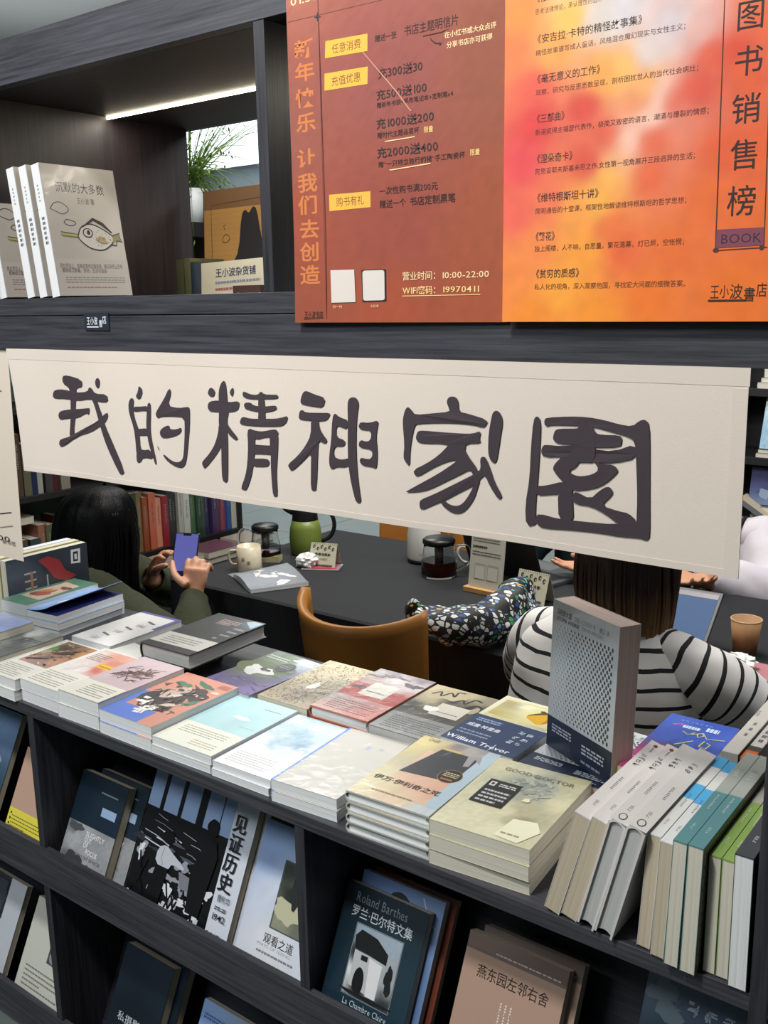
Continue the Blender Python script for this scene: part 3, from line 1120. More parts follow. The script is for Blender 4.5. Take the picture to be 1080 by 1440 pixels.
def A_deer(k):
    k.rect(0, 0, 1, 1, '#dedbd0')
    k.greek(0.03, 0.05, 0.06, 0.95, 40, '#77726a')
    k.wash([(.2, .4, '#b8948a'), (.3, .55, '#9d7a70'), (.5, .6, '#6f625a'), (.7, .75, '#8a6a58'), (.8, .5, '#b58a70'), (.9, .8, '#b98a5a'), (.4, .8, '#5e5348'), (.15, .7, '#93a06a'), (.6, .45, '#9a8580'), (.95, .95, '#a77c5c')], 14, 16, .14, .36, .98, .97, nz=.08, nsc=14)
    r = random.Random(9)
    for i in range(60):
        k.z -= k.step * .7
        k.blot(r.uniform(.18, .94), r.uniform(.4, .94), r.uniform(.02, .07), r.uniform(.008, .02), r.choice(['#6f5c52', '#a8867a', '#c4a494', '#5a5048', '#8c7468', '#b58a6a', '#d2b8a6', '#4b443e']), i, amp=.6, rot=r.uniform(-.6, 1))
    k.blot(.25, .75, .08, .05, '#6e9a52', 3)
    k.blot(.62, .72, .2, .035, '#51463f', 5, rot=.3)
    k.blot(.4, .48, .16, .025, '#4b4542', 8, rot=.3)
    k.rect(.1, 0, 1, .34, '#dddad0')
    k.greek(.14, .05, .85, .3, 7, '#8a857c', fill=.35, seed=4)


def A_scarf(k):
    k.rect(0, 0, 1, 1, '#e0dcd2')
    k.wash([(.2, .8, '#dcd4cc'), (.5, .85, '#d69a86'), (.7, .75, '#d08a78'), (.9, .9, '#dba796'), (.4, .6, '#ddd2cc'), (.7, .55, '#c96e60'), (.95, .6, '#dcb0a0'), (.1, .5, '#dedad4'), (.5, .45, '#e2dcd8')], 16, 18, .08, .40, 1, .97, nz=.06, nsc=9)
    k.rect(.56, .60, .93, .69, '#e2b53a')
    k.greek(.6, .625, .9, .665, 1, '#a8702a', seed=2)
    k.greek(.12, .70, .5, .88, 5, '#8d7f78', seed=6)
    k.rect(0, 0, 1, .38, '#e2ded2')
    k.greek(.08, .05, .8, .33, 7, '#8f8a82', fill=.35, seed=9)
    k.line([(.25, .35), (.45, .6), (.5, .95)], .0012, '#c8b8b2')


def A_flower(k):
    k.rect(0, 0, 1, 1, '#c9b6b9')
    k.wash([(.1, .5, '#c8b4b6'), (.5, .9, '#cbb7ba'), (.9, .4, '#c6b0b2'), (.5, .5, '#c4b0b2')], 6, 6)
    for i, (a, b, s) in enumerate(((.35, .62, .14), (.5, .66, .16), (.62, .6, .12), (.72, .72, .1), (.45, .56, .1))):
        k.blot(a, b, s, .035 + .01 * (i % 2), ('#7c6464', '#6a5352', '#8a7070', '#755c5c', '#947c7a')[i], i + 3, amp=.7, rot=.3)
    r = random.Random(3)
    for i in range(44):
        a, b = r.uniform(.24, .84), r.uniform(.5, .78)
        k.z -= k.step * .7
        k.line([(a, b), (a + r.uniform(-.1, .1), b + r.uniform(-.05, .05)), (a + r.uniform(-.14, .14), b + r.uniform(-.07, .07))], .0016, r.choice(['#5f4a4a', '#8c7272', '#4c3c3c', '#a58c8c']))
    k.line([(.15, .5), (.3, .58), (.5, .62), (.8, .7), (.9, .66)], .0012, '#6a5452')
    k.line([(.55, .6), (.7, .8), (.9, .84)], .001, '#7b6463')
    k.rect(0, 0, 1, .32, '#ddd9cb')
    k.greek(.3, .06, .9, .28, 6, '#77736a', fill=.35, seed=12)


def A_girl(k):
    k.rect(0, 0, 1, 1, '#cb8b78')
    k.rect(0, 0, .72, .22, '#5b78c4')
    k.rect(0, .22, .12, .5, '#5b78c4')
    k.blot(.45, .42, .36, .2, '#3c3336', 5, amp=.2)
    k.blot(.72, .66, .2, .13, '#43383a', 9, amp=.25)
    k.blot(.42, .6, .17, .11, '#c3ab9f', 2, amp=.2, rot=.5)
    k.blot(.5, .55, .07, .04, '#dcc8ba', 4, rot=.5)
    k.blot(.3, .78, .13, .045, '#4f7a5c', 7)
    k.blot(.6, .86, .16, .04, '#3f6f55', 8, rot=-.2)
    k.blot(.85, .5, .12, .04, '#4c7c60', 6, rot=.6)
    k.blot(.66, .38, .1, .035, '#cdb9a6', 12, rot=.4)
    k.blot(.9, .78, .06, .03, '#d8c6a8', 13)
    k.scrawl(.16, .24, .036, '#e6e2da', 3, w=.13, n=10)
    k.scrawl(.36, .12, .038, '#e6e2da', 5, w=.13, n=10)
    k.scrawl(.50, .22, .024, '#e6e2da', 9, w=.13, n=8)
    r = random.Random(6)
    for i in range(46):
        a, b = r.uniform(.1, .92), r.uniform(.25, .8)
        k.z -= k.step * .6
        k.blot(a, b, r.uniform(.02, .05), r.uniform(.008, .02), r.choice(['#55494a', '#8a7a72', '#b7a698', '#3a5f4c', '#2c2729', '#c9b7a6']), i, amp=.6, rot=r.uniform(-1, 1))
    k.greek(.78, .88, .97, .96, 3, '#b06a5c', seed=4)


def A_aqua(k):
    k.rect(0, 0, 1, 1, '#a9cdd0')
    k.wash([(0, 1, '#a6ccd2'), (1, 1, '#aed2d6'), (.5, .5, '#a4c8cc'), (1, .4, '#acd0d2')], 5, 5)
    k.poly([(.42, .62), (.6, .6), (.72, .63), (.62, .66), (.46, .66)], '#dfe9e6')
    k.greek(.62, .86, .9, .9, 1, '#6e9098', fill=.4, seed=3)
    k.greek(.7, .5, .95, .53, 1, '#86a6aa', fill=.3, seed=3)
    k.rect(0, 0, 1, .37, '#dcdccd')
    k.greek(.12, .2, .85, .33, 4, '#8f8f84', fill=.35, seed=7)
    k.greek(.5, .06, .9, .16, 3, '#a39c86', fill=.35, seed=8)


def A_water(k):
    k.rect(0, 0, 1, 1, '#d3dde4')
    k.wash([(0, 1, '#c9dbe4'), (.3, .95, '#b9d0da'), (.6, .9, '#c6d8df'), (1, .95, '#d5dde2'), (.2, .7, '#a9c2cf'), (.5, .7, '#8fafc0'), (.8, .75, '#b7ccd6'), (.35, .5, '#9db8c6'), (.7, .52, '#7c9fb4'), (.95, .6, '#c3d2da'), (.1, .42, '#dde0e2'), (.6, .42, '#c2d0d8'), (.4, .32, '#e0e1e2'), (.9, .35, '#e0e2e4'), (0, .55, '#d2dbe0')], 22, 22, 0, .3, 1, 1, nz=.09, nsc=7)
    k.poly([(.12, .86), (.2, .96), (.22, .88), (.32, .86)], '#dde8ea')
    k.poly([(.4, .83), (.5, .9), (.6, .84), (.5, .82)], '#cfdfe4')
    k.rect(0, 0, 1, .3, '#dcdcdc')
    k.greek(.1, .07, .8, .26, 6, '#a3a6aa', fill=.3, seed=3)


def A_gray(k):
    k.rect(0, 0, 1, 1, '#bdbab2')
    k.rect(0, 0, .035, 1, '#5a86d8')
    k.greek(.55, .74, .62, .86, 1, '#9fa4c0', seed=2)
    k.greek(.72, .78, .8, .82, 2, '#9a9cb4', seed=3)


def A_ivan(k):
    k.rect(0, 0, 1, 1, '#cfc49a')
    k.wash([(0, .2, '#d3cba4'), (.1, .9, '#cfc08a'), (.3, 1, '#bcae84'), (.5, .96, '#7e7470'), (.65, .97, '#a09a96'), (.8, 1, '#8e8a88'), (1, .9, '#a8b4b8'), (1, .5, '#a9bcc4'), (.95, .1, '#b2bcbc'), (.5, .05, '#cfb89a')], 16, 14, 0, 0, 1, 1, nz=.03, nsc=8)
    k.rect(.24, .1, .84, .8, '#cfae98')
    k.wash([(.3, .2, '#cfc09c'), (.5, .3, '#d0a890'), (.8, .3, '#cc9e86'), (.5, .1, '#cdb89a')], 8, 6, .22, .1, .84, .45)
    k.poly([(.22, .42), (.84, .46), (.84, .86), (.36, .86)], '#2f3036')
    k.rect(.84, .1, 1, 1, '#a4b6c0')
    k.rect(.36, .86, .6, .89, '#b9a46a')
    k.text('CAEB', .1, .93, .014, '#6a5c3c', fit=.02)
    k.poly([(.7, .86), (.76, .7), (.82, .72), (.8, .84), (.9, .78), (.84, .9)], '#8f8c8e')
    k.ell(.76, .53, .135, .150, '#b08a3c', 26)
    k.ell(.76, .53, .130, .145, '#141416', 26)
    k.greek(.67, .52, .85, .59, 3, '#c7b98c', fill=.45, word=.03, seed=5)
    k.greek(.69, .47, .83, .50, 1, '#c2702c', fill=.6, word=.03, seed=6)
    k.text('伊万·伊利奇之死', .06, .25, .0145, '#26221f', bold=.012, fit=.112)
    k.greek(.2, .1, .7, .14, 1, '#8c7c5c', fill=.4, seed=9)


def A_gd(k):
    k.rect(0, 0, 1, 1, '#c0bd9a')
    k.wash([(0, 0, '#cfcbac'), (.1, .5, '#c3c0a0'), (.1, .9, '#bfb99a'), (.4, .95, '#b4b298'), (.5, .7, '#79827a'), (.6, .8, '#8b9088'), (.7, .6, '#98998a'), (.45, .55, '#939686'), (.9, .9, '#b9b490'), (.9, .6, '#bfb894'), (.7, .4, '#a59e80'), (.5, .35, '#c8c2a2'), (.3, .2, '#cfcaaa'), (.75, .25, '#8f8a70'), (.95, .1, '#c2bd9e'), (.6, .1, '#d3ceae')], 22, 26, nz=.06, nsc=8)
    r = random.Random(12)
    for i in range(46):
        an = r.uniform(0, 6.28); q = r.random() ** .6
        a, b = .56 + q * .24 * math.cos(an), .70 + q * .17 * math.sin(an)
        k.z -= k.step * .6
        k.blot(a, b, r.uniform(.02, .05), r.uniform(.012, .03), r.choice(['#8c9086', '#9a9c8e', '#848a82', '#a3a292', '#7d847e']), i, amp=.5, rot=r.uniform(-1, 1))
    k.poly([(.62, .04), (.86, .02), (.97, .2), (.88, .3), (.66, .27)], '#dcd9bc')
    k.poly([(.14, .34), (.48, .34), (.48, .68), (.14, .68)], '#1d1d20')
    k.rect(.17, .59, .23, .65, '#c8c8c2')
    k.rect(.185, .605, .215, .635, '#1d1d20')
    k.greek(.18, .37, .45, .56, 4, '#b9b9b4', fill=.45, word=.05, seed=4)
    k.greek(.27, .6, .45, .65, 2, '#c9c9c4', fill=.5, word=.05, seed=8)
    k.text('GOOD DOCTOR', .16, .84, .014, '#6c6a56', fit=.11)
    k.blot(.62, .52, .03, .03, '#d6cfa8', 3)
    k.greek(.66, .08, .84, .11, 1, '#8d8a70', seed=2)


def A_trevor(k):
    k.rect(0, 0, 1, 1, '#d9d6bb')
    k.wash([(.1, .75, '#d8d4b2'), (.4, .9, '#d4cc9c'), (.6, .8, '#cfc48c'), (.9, .9, '#d9d5b8'), (.3, .7, '#cbbf80'), (.5, .65, '#d6cf9e'), (.9, .7, '#a9a896')], 12, 8, .06, .55, .94, .96, nz=.05, nsc=9)
    k.rect(.08, .60, .92, .93, '#d3cd9c')
    k.wash([(.1, .65, '#b9ab6c'), (.4, .9, '#dedcbc'), (.6, .8, '#d6cf98'), (.9, .9, '#e0ddbe'), (.2, .85, '#a9a078'), (.8, .62, '#d2ca92')], 8, 6, .08, .60, .92, .93, nz=.04, nsc=9)
    k.poly(chaikin([(.50, .72), (.62, .84), (.74, .88), (.86, .80), (.84, .68), (.76, .62), (.66, .66)], 2), '#cf9e1e')
    k.poly(chaikin([(.76, .87), (.86, .80), (.84, .68), (.78, .64), (.80, .76)], 2), '#b5762a')
    k.poly(chaikin([(.50, .72), (.62, .84), (.74, .90), (.78, .87), (.64, .80)], 1), '#5c4a20')
    k.blot(.66, .87, .05, .02, '#4c4420', 9)
    k.rect(0, 0, 1, .54, '#2c3d60')
    k.greek(.08, .43, .42, .5, 2, '#9fb0cc', fill=.5, seed=3)
    k.text('威廉·特雷弗', .06, .31, .0135, '#dfe6f0', bold=.014, fit=.062)
    k.greek(.06, .16, .5, .26, 2, '#8fa0bd', fill=.4, seed=5)
    k.text('William Trevor', .03, .04, .0165, '#e6ebf2', bold=.02, fit=.118)
    for i, (a, b) in enumerate(((.70, .38), (.70, .29), (.70, .20), (.82, .38), (.82, .29), (.82, .20))):
        k.scrawl(a, b, .013, '#cdd8e6', i + 3, n=8)
    k.line([(.66, .0), (.67, .06), (.665, .12)], .0012, '#cdd8e6')


def A_cats(k):
    k.rect(0, 0, 1, 1, '#33312f')
    k.wash([(0, .95, '#c8bc98'), (.3, .9, '#c2b58e'), (.6, .95, '#b6ab88'), (.9, .9, '#8a8370'), (.2, .7, '#a99d7c'), (.5, .75, '#4a4640'), (.9, .7, '#2b2a2a'), (.1, .5, '#35322f'), (.6, .5, '#302e2d')], 14, 14, 0, .3, 1, 1, nz=.08, nsc=10)
    k.poly(chaikin([(.05, .74), (.2, .70), (.35, .78), (.5, .74), (.66, .86), (.55, .96), (.3, .97), (.1, .9)], 2), '#b5a988')
    k.line(smoothpath([(.12, .80), (.2, .88), (.27, .80), (.34, .90), (.44, .84), (.42, .94), (.52, .95)], 4), .0042, '#1c1b1b')
    k.line(smoothpath([(.5, .72), (.6, .82), (.68, .76), (.74, .88), (.86, .86)], 4), .0046, '#232222')
    k.poly(chaikin([(.80, .62), (.9, .78), (.97, .70), (.92, .6)], 2), '#a89c84')
    k.line(smoothpath([(.74, .66), (.84, .78), (.95, .76)], 4), .004, '#1b1a1a')
    k.rect(.42, .44, .86, .68, '#cfcabc')
    k.blot(.38, .53, .09, .06, '#e9e9e6', 8)
    k.greek(.5, .5, .82, .56, 1, '#8a867c', fill=.3, seed=4)
    k.rect(0, 0, 1, .34, '#8d8d8b')
    k.greek(.1, .05, .88, .3, 7, '#4b4b4a', fill=.35, seed=6)


def A_red(k):
    k.rect(0, 0, 1, 1, '#b8b0ae')
    k.wash([(0, .9, '#a8a09c'), (.3, .95, '#8c8486'), (.5, .85, '#cfc8c6'), (.8, .95, '#8a8085'), (.9, .8, '#c6bdbd'), (.2, .7, '#a88a84'), (.6, .7, '#c2b8b6'), (.1, .5, '#8c2a22'), (.9, .5, '#a83024'), (.5, .45, '#b04030')], 16, 16, 0, .3, 1, 1, nz=.06, nsc=10)
    k.poly([(0, .38), (1, .34), (1, .56), (.5, .6), (0, .66)], '#a8372c')
    k.blot(.2, .55, .12, .05, '#57302e', 3)
    k.rect(.28, .42, .72, .7, '#d3cfc4')
    k.line([(.1, .74), (.5, .78), (.9, .7)], .003, '#c9c2c0')
    k.line([(.2, .9), (.35, .86), (.45, .93), (.6, .88)], .003, '#4a4246')
    k.blot(.82, .80, .12, .05, '#5a5054', 8, amp=.6)
    k.blot(.45, .90, .2, .02, '#7c7274', 11, amp=.6)
    k.blot(.15, .84, .12, .03, '#6f6668', 14, amp=.5)
    k.greek(.34, .5, .66, .56, 1, '#8a867c', fill=.3, seed=4)
    k.rect(0, 0, 1, .34, '#c88078')
    k.wash([(0, .3, '#a8a09e'), (.5, .3, '#b88c86'), (.9, .1, '#cb7f76'), (.1, .05, '#c59a92')], 6, 4, 0, 0, 1, .34)
    k.greek(.14, .06, .9, .28, 6, '#6f4743', fill=.35, seed=4)


def A_map(k):
    k.rect(0, 0, 1, 1, '#b3a684')
    k.wash([(.1, .9, '#bfb088'), (.5, .95, '#c9ba8c'), (.9, .9, '#b8aa84'), (.3, .6, '#c2b48c'), (.8, .5, '#9a8e70'), (.1, .2, '#a8987c'), (.6, .2, '#8e816c'), (.9, .1, '#a2947a')], 10, 12, nz=.05, nsc=8)
    r = random.Random(5)
    k.up()
    for i in range(430):
        a, b = r.uniform(.04, .94), r.uniform(.03, .96)
        an = math.sin(a * 7 + b * 4) * 2 + r.uniform(-.6, .6)
        L = r.uniform(.015, .045)
        k.z -= k.step
        k.line([(a, b), (a + L * math.cos(an) * .6, b + L * math.sin(an) * .45), (a + L * math.cos(an + .7), b + L * math.sin(an + .7) * .7)], .0017, r.choice(['#4e4636', '#5f5542', '#3f382c']))
    k.up()
    k.line([(.55, .62), (.62, .4), (.97, .5), (.92, .74)], .0016, '#42392c')
    k.line([(.6, .12), (.63, .3), (.9, .36)], .0016, '#42392c')
    k.blot(.5, .42, .06, .1, '#e8e4da', 4, rot=-.5)


def A_purple(k):
    k.rect(0, 0, 1, 1, '#5c4a80')
    k.wash([(0, .1, '#54467a'), (.9, .1, '#6b5a90'), (.5, .2, '#4d3f70'), (.1, .5, '#4f5f48'), (.3, .7, '#5f7048'), (.5, .9, '#66784c'), (.2, .95, '#5a6a5a'), (.8, .5, '#5f5a88'), (.9, .9, '#aab6c8'), (.7, .95, '#c6d2dc'), (.6, .5, '#4c5a44')], 18, 20, nz=.07, nsc=12)
    k.blot(.40, .56, .40, .22, '#5b6a46', 21, amp=.3)
    k.blot(.66, .60, .22, .16, '#4f5f42', 25, amp=.4)
    k.blot(.38, .50, .22, .11, '#dcdcda', 4, amp=.45)
    k.blot(.30, .42, .10, .06, '#d2d4ce', 34, amp=.5)
    k.blot(.45, .54, .1, .035, '#32383a', 7)
    k.blot(.74, .9, .2, .06, '#cbd8e2', 12)
    k.ell(.64, .70, .15, .17, '#20282a', 24)
    k.greek(.54, .68, .74, .75, 2, '#7d8c8a', fill=.4, seed=2)
    k.greek(.05, .8, .5, .9, 2, '#b8c0b0', fill=.6, seed=5)
    r = random.Random(2)
    k.up()
    for i in range(30):
        a = r.uniform(0, .95); b = r.uniform(.02, .25)
        k.z -= k.step
        k.rect(a, b, a + r.uniform(.02, .06), b + .012, r.choice(['#3a2c5c', '#7c6aa4', '#45366a']))
    k.up()


def A_black(k):
    k.rect(0, 0, 1, 1, '#2c2c2e')
    k.rect(.2, .42, 1, .98, '#232429')
    k.wash([(.4, .6, '#26272b'), (.6, .7, '#34363c'), (.9, .95, '#5a6a78'), (.5, .9, '#2a2c30'), (.9, .6, '#202226')], 8, 8, .2, .42, 1, .98, nz=.05)
    k.rect(0, .1, 1, .36, '#cfcdc6')
    k.greek(.15, .14, .8, .32, 4, '#7b7870', fill=.4, seed=5)
    k.blot(.45, .78, .12, .04, '#7a6a66', 3)
    k.greek(.3, .8, .7, .9, 3, '#b09a96', fill=.5, seed=9)
    k.greek(.75, .42, .95, .8, 4, '#8f9094', fill=.4, seed=11)
    k.poly([(.7, .93), (.96, .8), (.98, .97), (.8, .98)], '#9fb4c2')


def A_white(k):
    k.rect(0, 0, 1, 1, '#dfdfdd')
    k.rect(0, .95, 1, 1, '#5c5aa0')
    k.rect(.92, .6, 1, 1, '#5c5aa0')
    for a, b in ((.3, .25), (.42, .5), (.55, .75)):
        k.poly([(a, b), (a + .22, b - .04), (a + .24, b - .01), (a + .02, b + .03)], '#6e6e70')
        k.line([(a + .12, b), (a + .14, b - .14)], .001, '#9a9a9a')
        k.line([(a - .05, b - .12), (a + .05, b - .08), (a + .1, b - .15), (a + .22, b - .12)], .0008, '#8a8c96')
        k.greek(a, b - .17, a + .2, b - .1, 2, '#a5a6ac', fill=.4, seed=int(a * 100))


def A_greytop(k):
    k.rect(0, 0, 1, 1, '#6f6e6a')
    k.rect(0, 0, 1, .32, '#d2d2cc')


def A_green(k):
    k.rect(0, 0, 1, 1, '#4c7560')
    k.wash([(0, 0, '#567f68'), (1, 0, '#4f7a66'), (0, 1, '#47705c'), (1, 1, '#4b7662')], 4, 4)
    k.poly([(.12, .22), (.9, .2), (.8, .8), (.2, .84)], '#b9a996')
    k.blot(.45, .42, .26, .13, '#9a5544', 5, rot=.3)
    k.blot(.4, .5, .13, .08, '#b87a52', 3, rot=.5)
    k.blot(.66, .66, .16, .06, '#6d4440', 8)
    k.blot(.5, .58, .08, .05, '#c4a27c', 2)
    k.blot(.3, .33, .1, .04, '#7c4a3c', 6)


def A_mount(k):
    k.rect(0, 0, 1, 1, '#9aa4cf')
    k.wash([(.1, .9, '#a8b2d8'), (.8, .9, '#9aa6d0'), (.5, .5, '#8494c8'), (.2, .4, '#5c70b4'), (.9, .3, '#aab2d4'), (.5, .15, '#8e9ccc')], 10, 10, nz=.07, nsc=8)
    k.poly([(.3, .45), (.55, .66), (.75, .5), (1, .6), (1, .4), (.3, .38)], '#46549c')
    k.poly([(.2, .3), (.5, .42), (.9, .3), (.9, .24), (.2, .24)], '#c4a4a8')


def A_bw(k):
    k.rect(0, 0, 1, 1, '#9b9d98')
    k.wash([(.2, .95, '#a8aca8'), (.8, .95, '#7c827c'), (.5, .85, '#b9bdb9'), (.2, .7, '#5c625e'), (.6, .65, '#4c504c'), (.9, .7, '#8e928e'), (.3, .5, '#787c78'), (.8, .45, '#5a5e5a'), (.3, .3, '#8a8c88'), (.8, .2, '#66686a')], 18, 22, nz=.12, nsc=12)
    for i in range(7):
        k.line([(.05 + .02 * i, .35 + .05 * i), (.5, .4 + .055 * i), (.95, .5 + .04 * i)], .002, '#3a3e3c')


def A_utopia(k, full=True):
    k.rect(0, 0, 1, 1, '#c7ccd0')
    k.wash([(0, 1, '#c2c8cc'), (1, 1, '#ccd2d6'), (.3, .7, '#bccad4'), (.7, .6, '#c8d2d8'), (.2, .4, '#c2c6cc'), (.9, .4, '#d2d6d8')], 8, 10)
    r = random.Random(1)
    rows, cols = 25, 16
    k.up()
    for j in range(rows):
        for i in range(cols):
            v = .245 + j * .0248
            u = .08 + (i + (.5 if j % 2 else 0)) * .056
            if u > .93:
                continue
            s = .28 + .72 * min(1, max(0, (u * .8 + .1)))
            dark = 0.9 if u > .25 else .55
            if v > .845:
                continue
            c = '#3f464c' if dark > .8 else '#8a9298'
            k.z -= k.step
            k.ell(u - .012, v - .004, .026 * s, .030 * s, '#dfe3e6', 8)
            k.z += k.step
            k.ell(u, v, .0185 * s, .026 * s, c, 8)
            k.z -= k.step * 2
    k.up()
    k.text('乌托邦大道', .07, .915, .0105, '#3a3f46', bold=.014, fit=.036)
    k.text('[英国] 大卫·米切尔 著', .34, .915, .0085, '#8d949a', fit=.05)
    k.text('唐江 译', .72, .915, .0085, '#70777d', fit=.022)
    k.text('UTOPIA AVENUE', .07, .875, .0088, '#30353b', bold=.014, fit=.055)
    k.text('DAVID MITCHELL', .47, .875, .0088, '#9aa1a6', fit=.052)
    k.rect(0, 0, 1, .215, '#232c3e')
    k.wash([(.1, .2, '#263045'), (.7, .2, '#1f2738'), (.5, .05, '#2a3448')], 4, 3, 0, 0, 1, .215)
    k.greek(.08, .12, .4, .18, 3, '#c3cad6', fill=.5, word=.08, seed=4)
    k.greek(.56, .09, .9, .16, 3, '#c3cad6', fill=.5, word=.07, seed=5)
    k.greek(.56, .03, .85, .06, 1, '#9aa3b4', fill=.5, word=.07, seed=6)


def A_blue(k):
    k.rect(0, 0, 1, 1, '#3450a8')
    k.wash([(0, .05, '#c8487c'), (.12, .25, '#b44a80'), (.3, .35, '#8a4270'), (.6, .12, '#34406a'), (.5, .3, '#2c3858'), (.9, .2, '#2f3a60'), (.2, .6, '#4460b8'), (.5, .6, '#3a58b0'), (.5, .45, '#2e4048'), (.8, .5, '#32489c'), (.2, .9, '#4a68c4'), (.7, .9, '#3c58b8'), (.95, .8, '#4460bc'), (.8, .1, '#5a4a70')], 20, 24, nz=.06, nsc=8)
    k.rect(0, 0, .35, .17, '#d0508a')
    k.line([(.15, .82), (.25, .86), (.36, .8)], .004, '#d85aa8')
    for i in range(7):
        k.scrawl(.2 + .07 * i, .905, .006, '#a9b8e2', i, n=5)
    k.greek(.3, .8, .55, .86, 1, '#cfe0f4', fill=.8, word=.06, seed=4)
    k.greek(.62, .82, .8, .9, 1, '#cfe0f4', fill=.8, word=.05, seed=5)
    k.line([(.35, .74), (.45, .7), (.52, .76), (.48, .72)], .0022, '#b8c46a')
    k.line([(.5, .72), (.62, .78), (.72, .7), (.95, .74)], .0022, '#c3cc8a')
    k.line([(.56, .74), (.6, .69), (.66, .74), (.6, .77), (.56, .74)], .0022, '#c6cf8a')
    k.line([(.4, .5), (.58, .62)], .0025, '#c7c45a')
    k.line([(.72, .66), (.7, .56), (.8, .54), (.82, .62), (.76, .64)], .0022, '#b9c06a')
    k.line([(.84, .5), (.88, .42), (.95, .45)], .0018, '#a8c0d0')
    k.line([(.16, .34), (.3, .26), (.33, .38), (.22, .3), (.3, .44)], .0032, '#d8c830')
    k.rect(.04, .18, .42, .186, '#e4d6e0')


# the row along the front edge of the display board
flatbook('book', 'white book with deer painting, left end of the front row of flat books', -1.772, 0.975, 1.0, 0.117, 0.205, 0.021, 2, cover='#d8d6cc', pages=PG_W, art=A_deer, lower='white book with deer painting')
flatbook('book', 'pale book with salmon scarf picture and yellow tab on its cover', -1.6535, 0.988, 0.6, 0.126, 0.203, 0.0222, 2, cover='#dcdce0', art=A_scarf, lower='salmon scarf book with yellow tab')
flatbook('book', 'mauve book with dried flowers above a cream text band', -1.5245, 0.985, 1.0, 0.117, 0.206, 0.0263, 2, cover='#d2d6d8', art=A_flower, lower='mauve book with dried flowers')
flatbook('book', 'salmon and blue book with a woman in dark hair and green leaves', -1.4045, 0.986, 1.0, 0.1395, 0.212, 0.0218, 2, cover='#d6dcdc', art=A_girl, lower='salmon and blue book with dark haired woman')
flatbook('book', 'pale aqua book with cream lower third and a white sliver', -1.261, 0.987, 1.4, 0.142, 0.216, 0.0152, 2, cover='#cfdcdc', art=A_aqua, lower='pale aqua book')
flatbook('book', 'white book with pale blue watercolour clouds', -1.1155, 0.990, 2.0, 0.125, 0.216, 0.0125, 2, cover='#d8dee2', art=A_water, lower='pale blue watercolour book')
flatbook('book', 'plain warm grey book with a bright blue stripe along its spine edge', -0.981, 0.986, 4.5, 0.124, 0.213, 0.0172, 2, cover='#c8ccd0', art=A_gray, lower='plain grey book with blue stripe')
flatbook('hardcover_book', 'yellow and pink hardcover with a black sheet and round black sticker', -0.826, 0.982, 3.0, 0.138, 0.214, 0.0160, 4, cover='#b9bbb6', pages=PG_W, art=A_ivan, hard=True, lower='hardcover with round black sticker')
flatbook('book', 'olive-grey cloudy book with a black text square, beside the standing row', -0.6845, 0.985, 4.0, 0.148, 0.212, 0.0216, 3, cover='#c6c3aa', pages=PG_C, art=A_gd, lower='olive-grey cloudy book')

# second row and back of the board
flatbook('book', 'purple and green book with white figure and dark oval sticker', -1.372, 1.205, -4.0, 0.134, 0.200, 0.0180, 2, cover='#4c4468', pages=PG_G, art=A_purple, lower='purple and green book')
flatbook('book', 'tan book covered in fine brown engraving lines', -1.228, 1.209, 1.0, 0.121, 0.214, 0.0180, 2, cover='#a89a7c', pages=PG_C, art=A_map, lower='tan engraved book')
flatbook('hardcover_book', 'red and grey book with a cream title square and orange spine', -1.101, 1.214, 1.0, 0.129, 0.214, 0.0225, 2, cover='#b8653c', pages=PG_W, art=A_red, hard=True, lower='red and grey book')
flatbook('book', 'black book with cat drawings and a grey text band', -0.962, 1.206, 1.0, 0.134, 0.214, 0.0235, 2, cover='#8a8a88', pages=PG_G, art=A_cats, lower='book with cat drawings')
flatbook('book', 'cream book with yellow boat picture over a navy band lettered in white', -0.8195, 1.212, -1.5, 0.136, 0.205, 0.0310, 2, cover='#c9c9be', pages=PG_W, art=A_trevor, lower='cream book with navy band')
flatbook('book', 'thick dark-patterned book lying flat under the tall standing book', -0.676, 1.212, -3.0, 0.150, 0.205, 0.0290, 2, cover='#1e2533', pages=PG_P, art=A_utopia, lower='flat book with dotted cover')
flatbook('book', 'white cover with three small signpost drawings and a violet corner', -1.786, 1.200, 2.0, 0.128, 0.205, 0.0215, 2, cover='#d8d8d6', pages=PG_W, art=A_white, lower='white book with signpost drawings')
flatbook('book', 'grey-topped book half hidden under the thick black book', -1.650, 1.190, -8.0, 0.130, 0.205, 0.0200, 2, cover='#b8b8b2', pages=PG_W, art=A_greytop, lower='grey-topped book')
flatbook('hardcover_book', 'thick black hardcover with a white paper band, lying across the back of the display', -1.556, 1.206, 2.0, 0.142, 0.226, 0.0320, 1, z0=0.8425, cover='#262628', pages=PG_G, art=A_black, hard=True)
flatbook('book', 'green book with orange-brown bird painting at the left', -2.125, 1.240, 3.0, 0.100, 0.214, 0.0290, 2, cover='#b9ccc6', pages=PG_W, art=A_green, lower='green book with bird painting')
flatbook('book', 'black and white landscape book at the left end under the blue mountain book', -1.925, 0.985, 2.0, 0.125, 0.204, 0.0205, 2, cover='#8e8e88', pages=PG_C, art=A_bw, lower='black and white landscape book')
flatbook('book', 'blue and lilac mountain book at the left edge', -2.010, 0.975, 2.0, 0.122, 0.200, 0.0180, 1, z0=0.843, cover='#a4a8c4', pages=PG_C, art=A_mount)

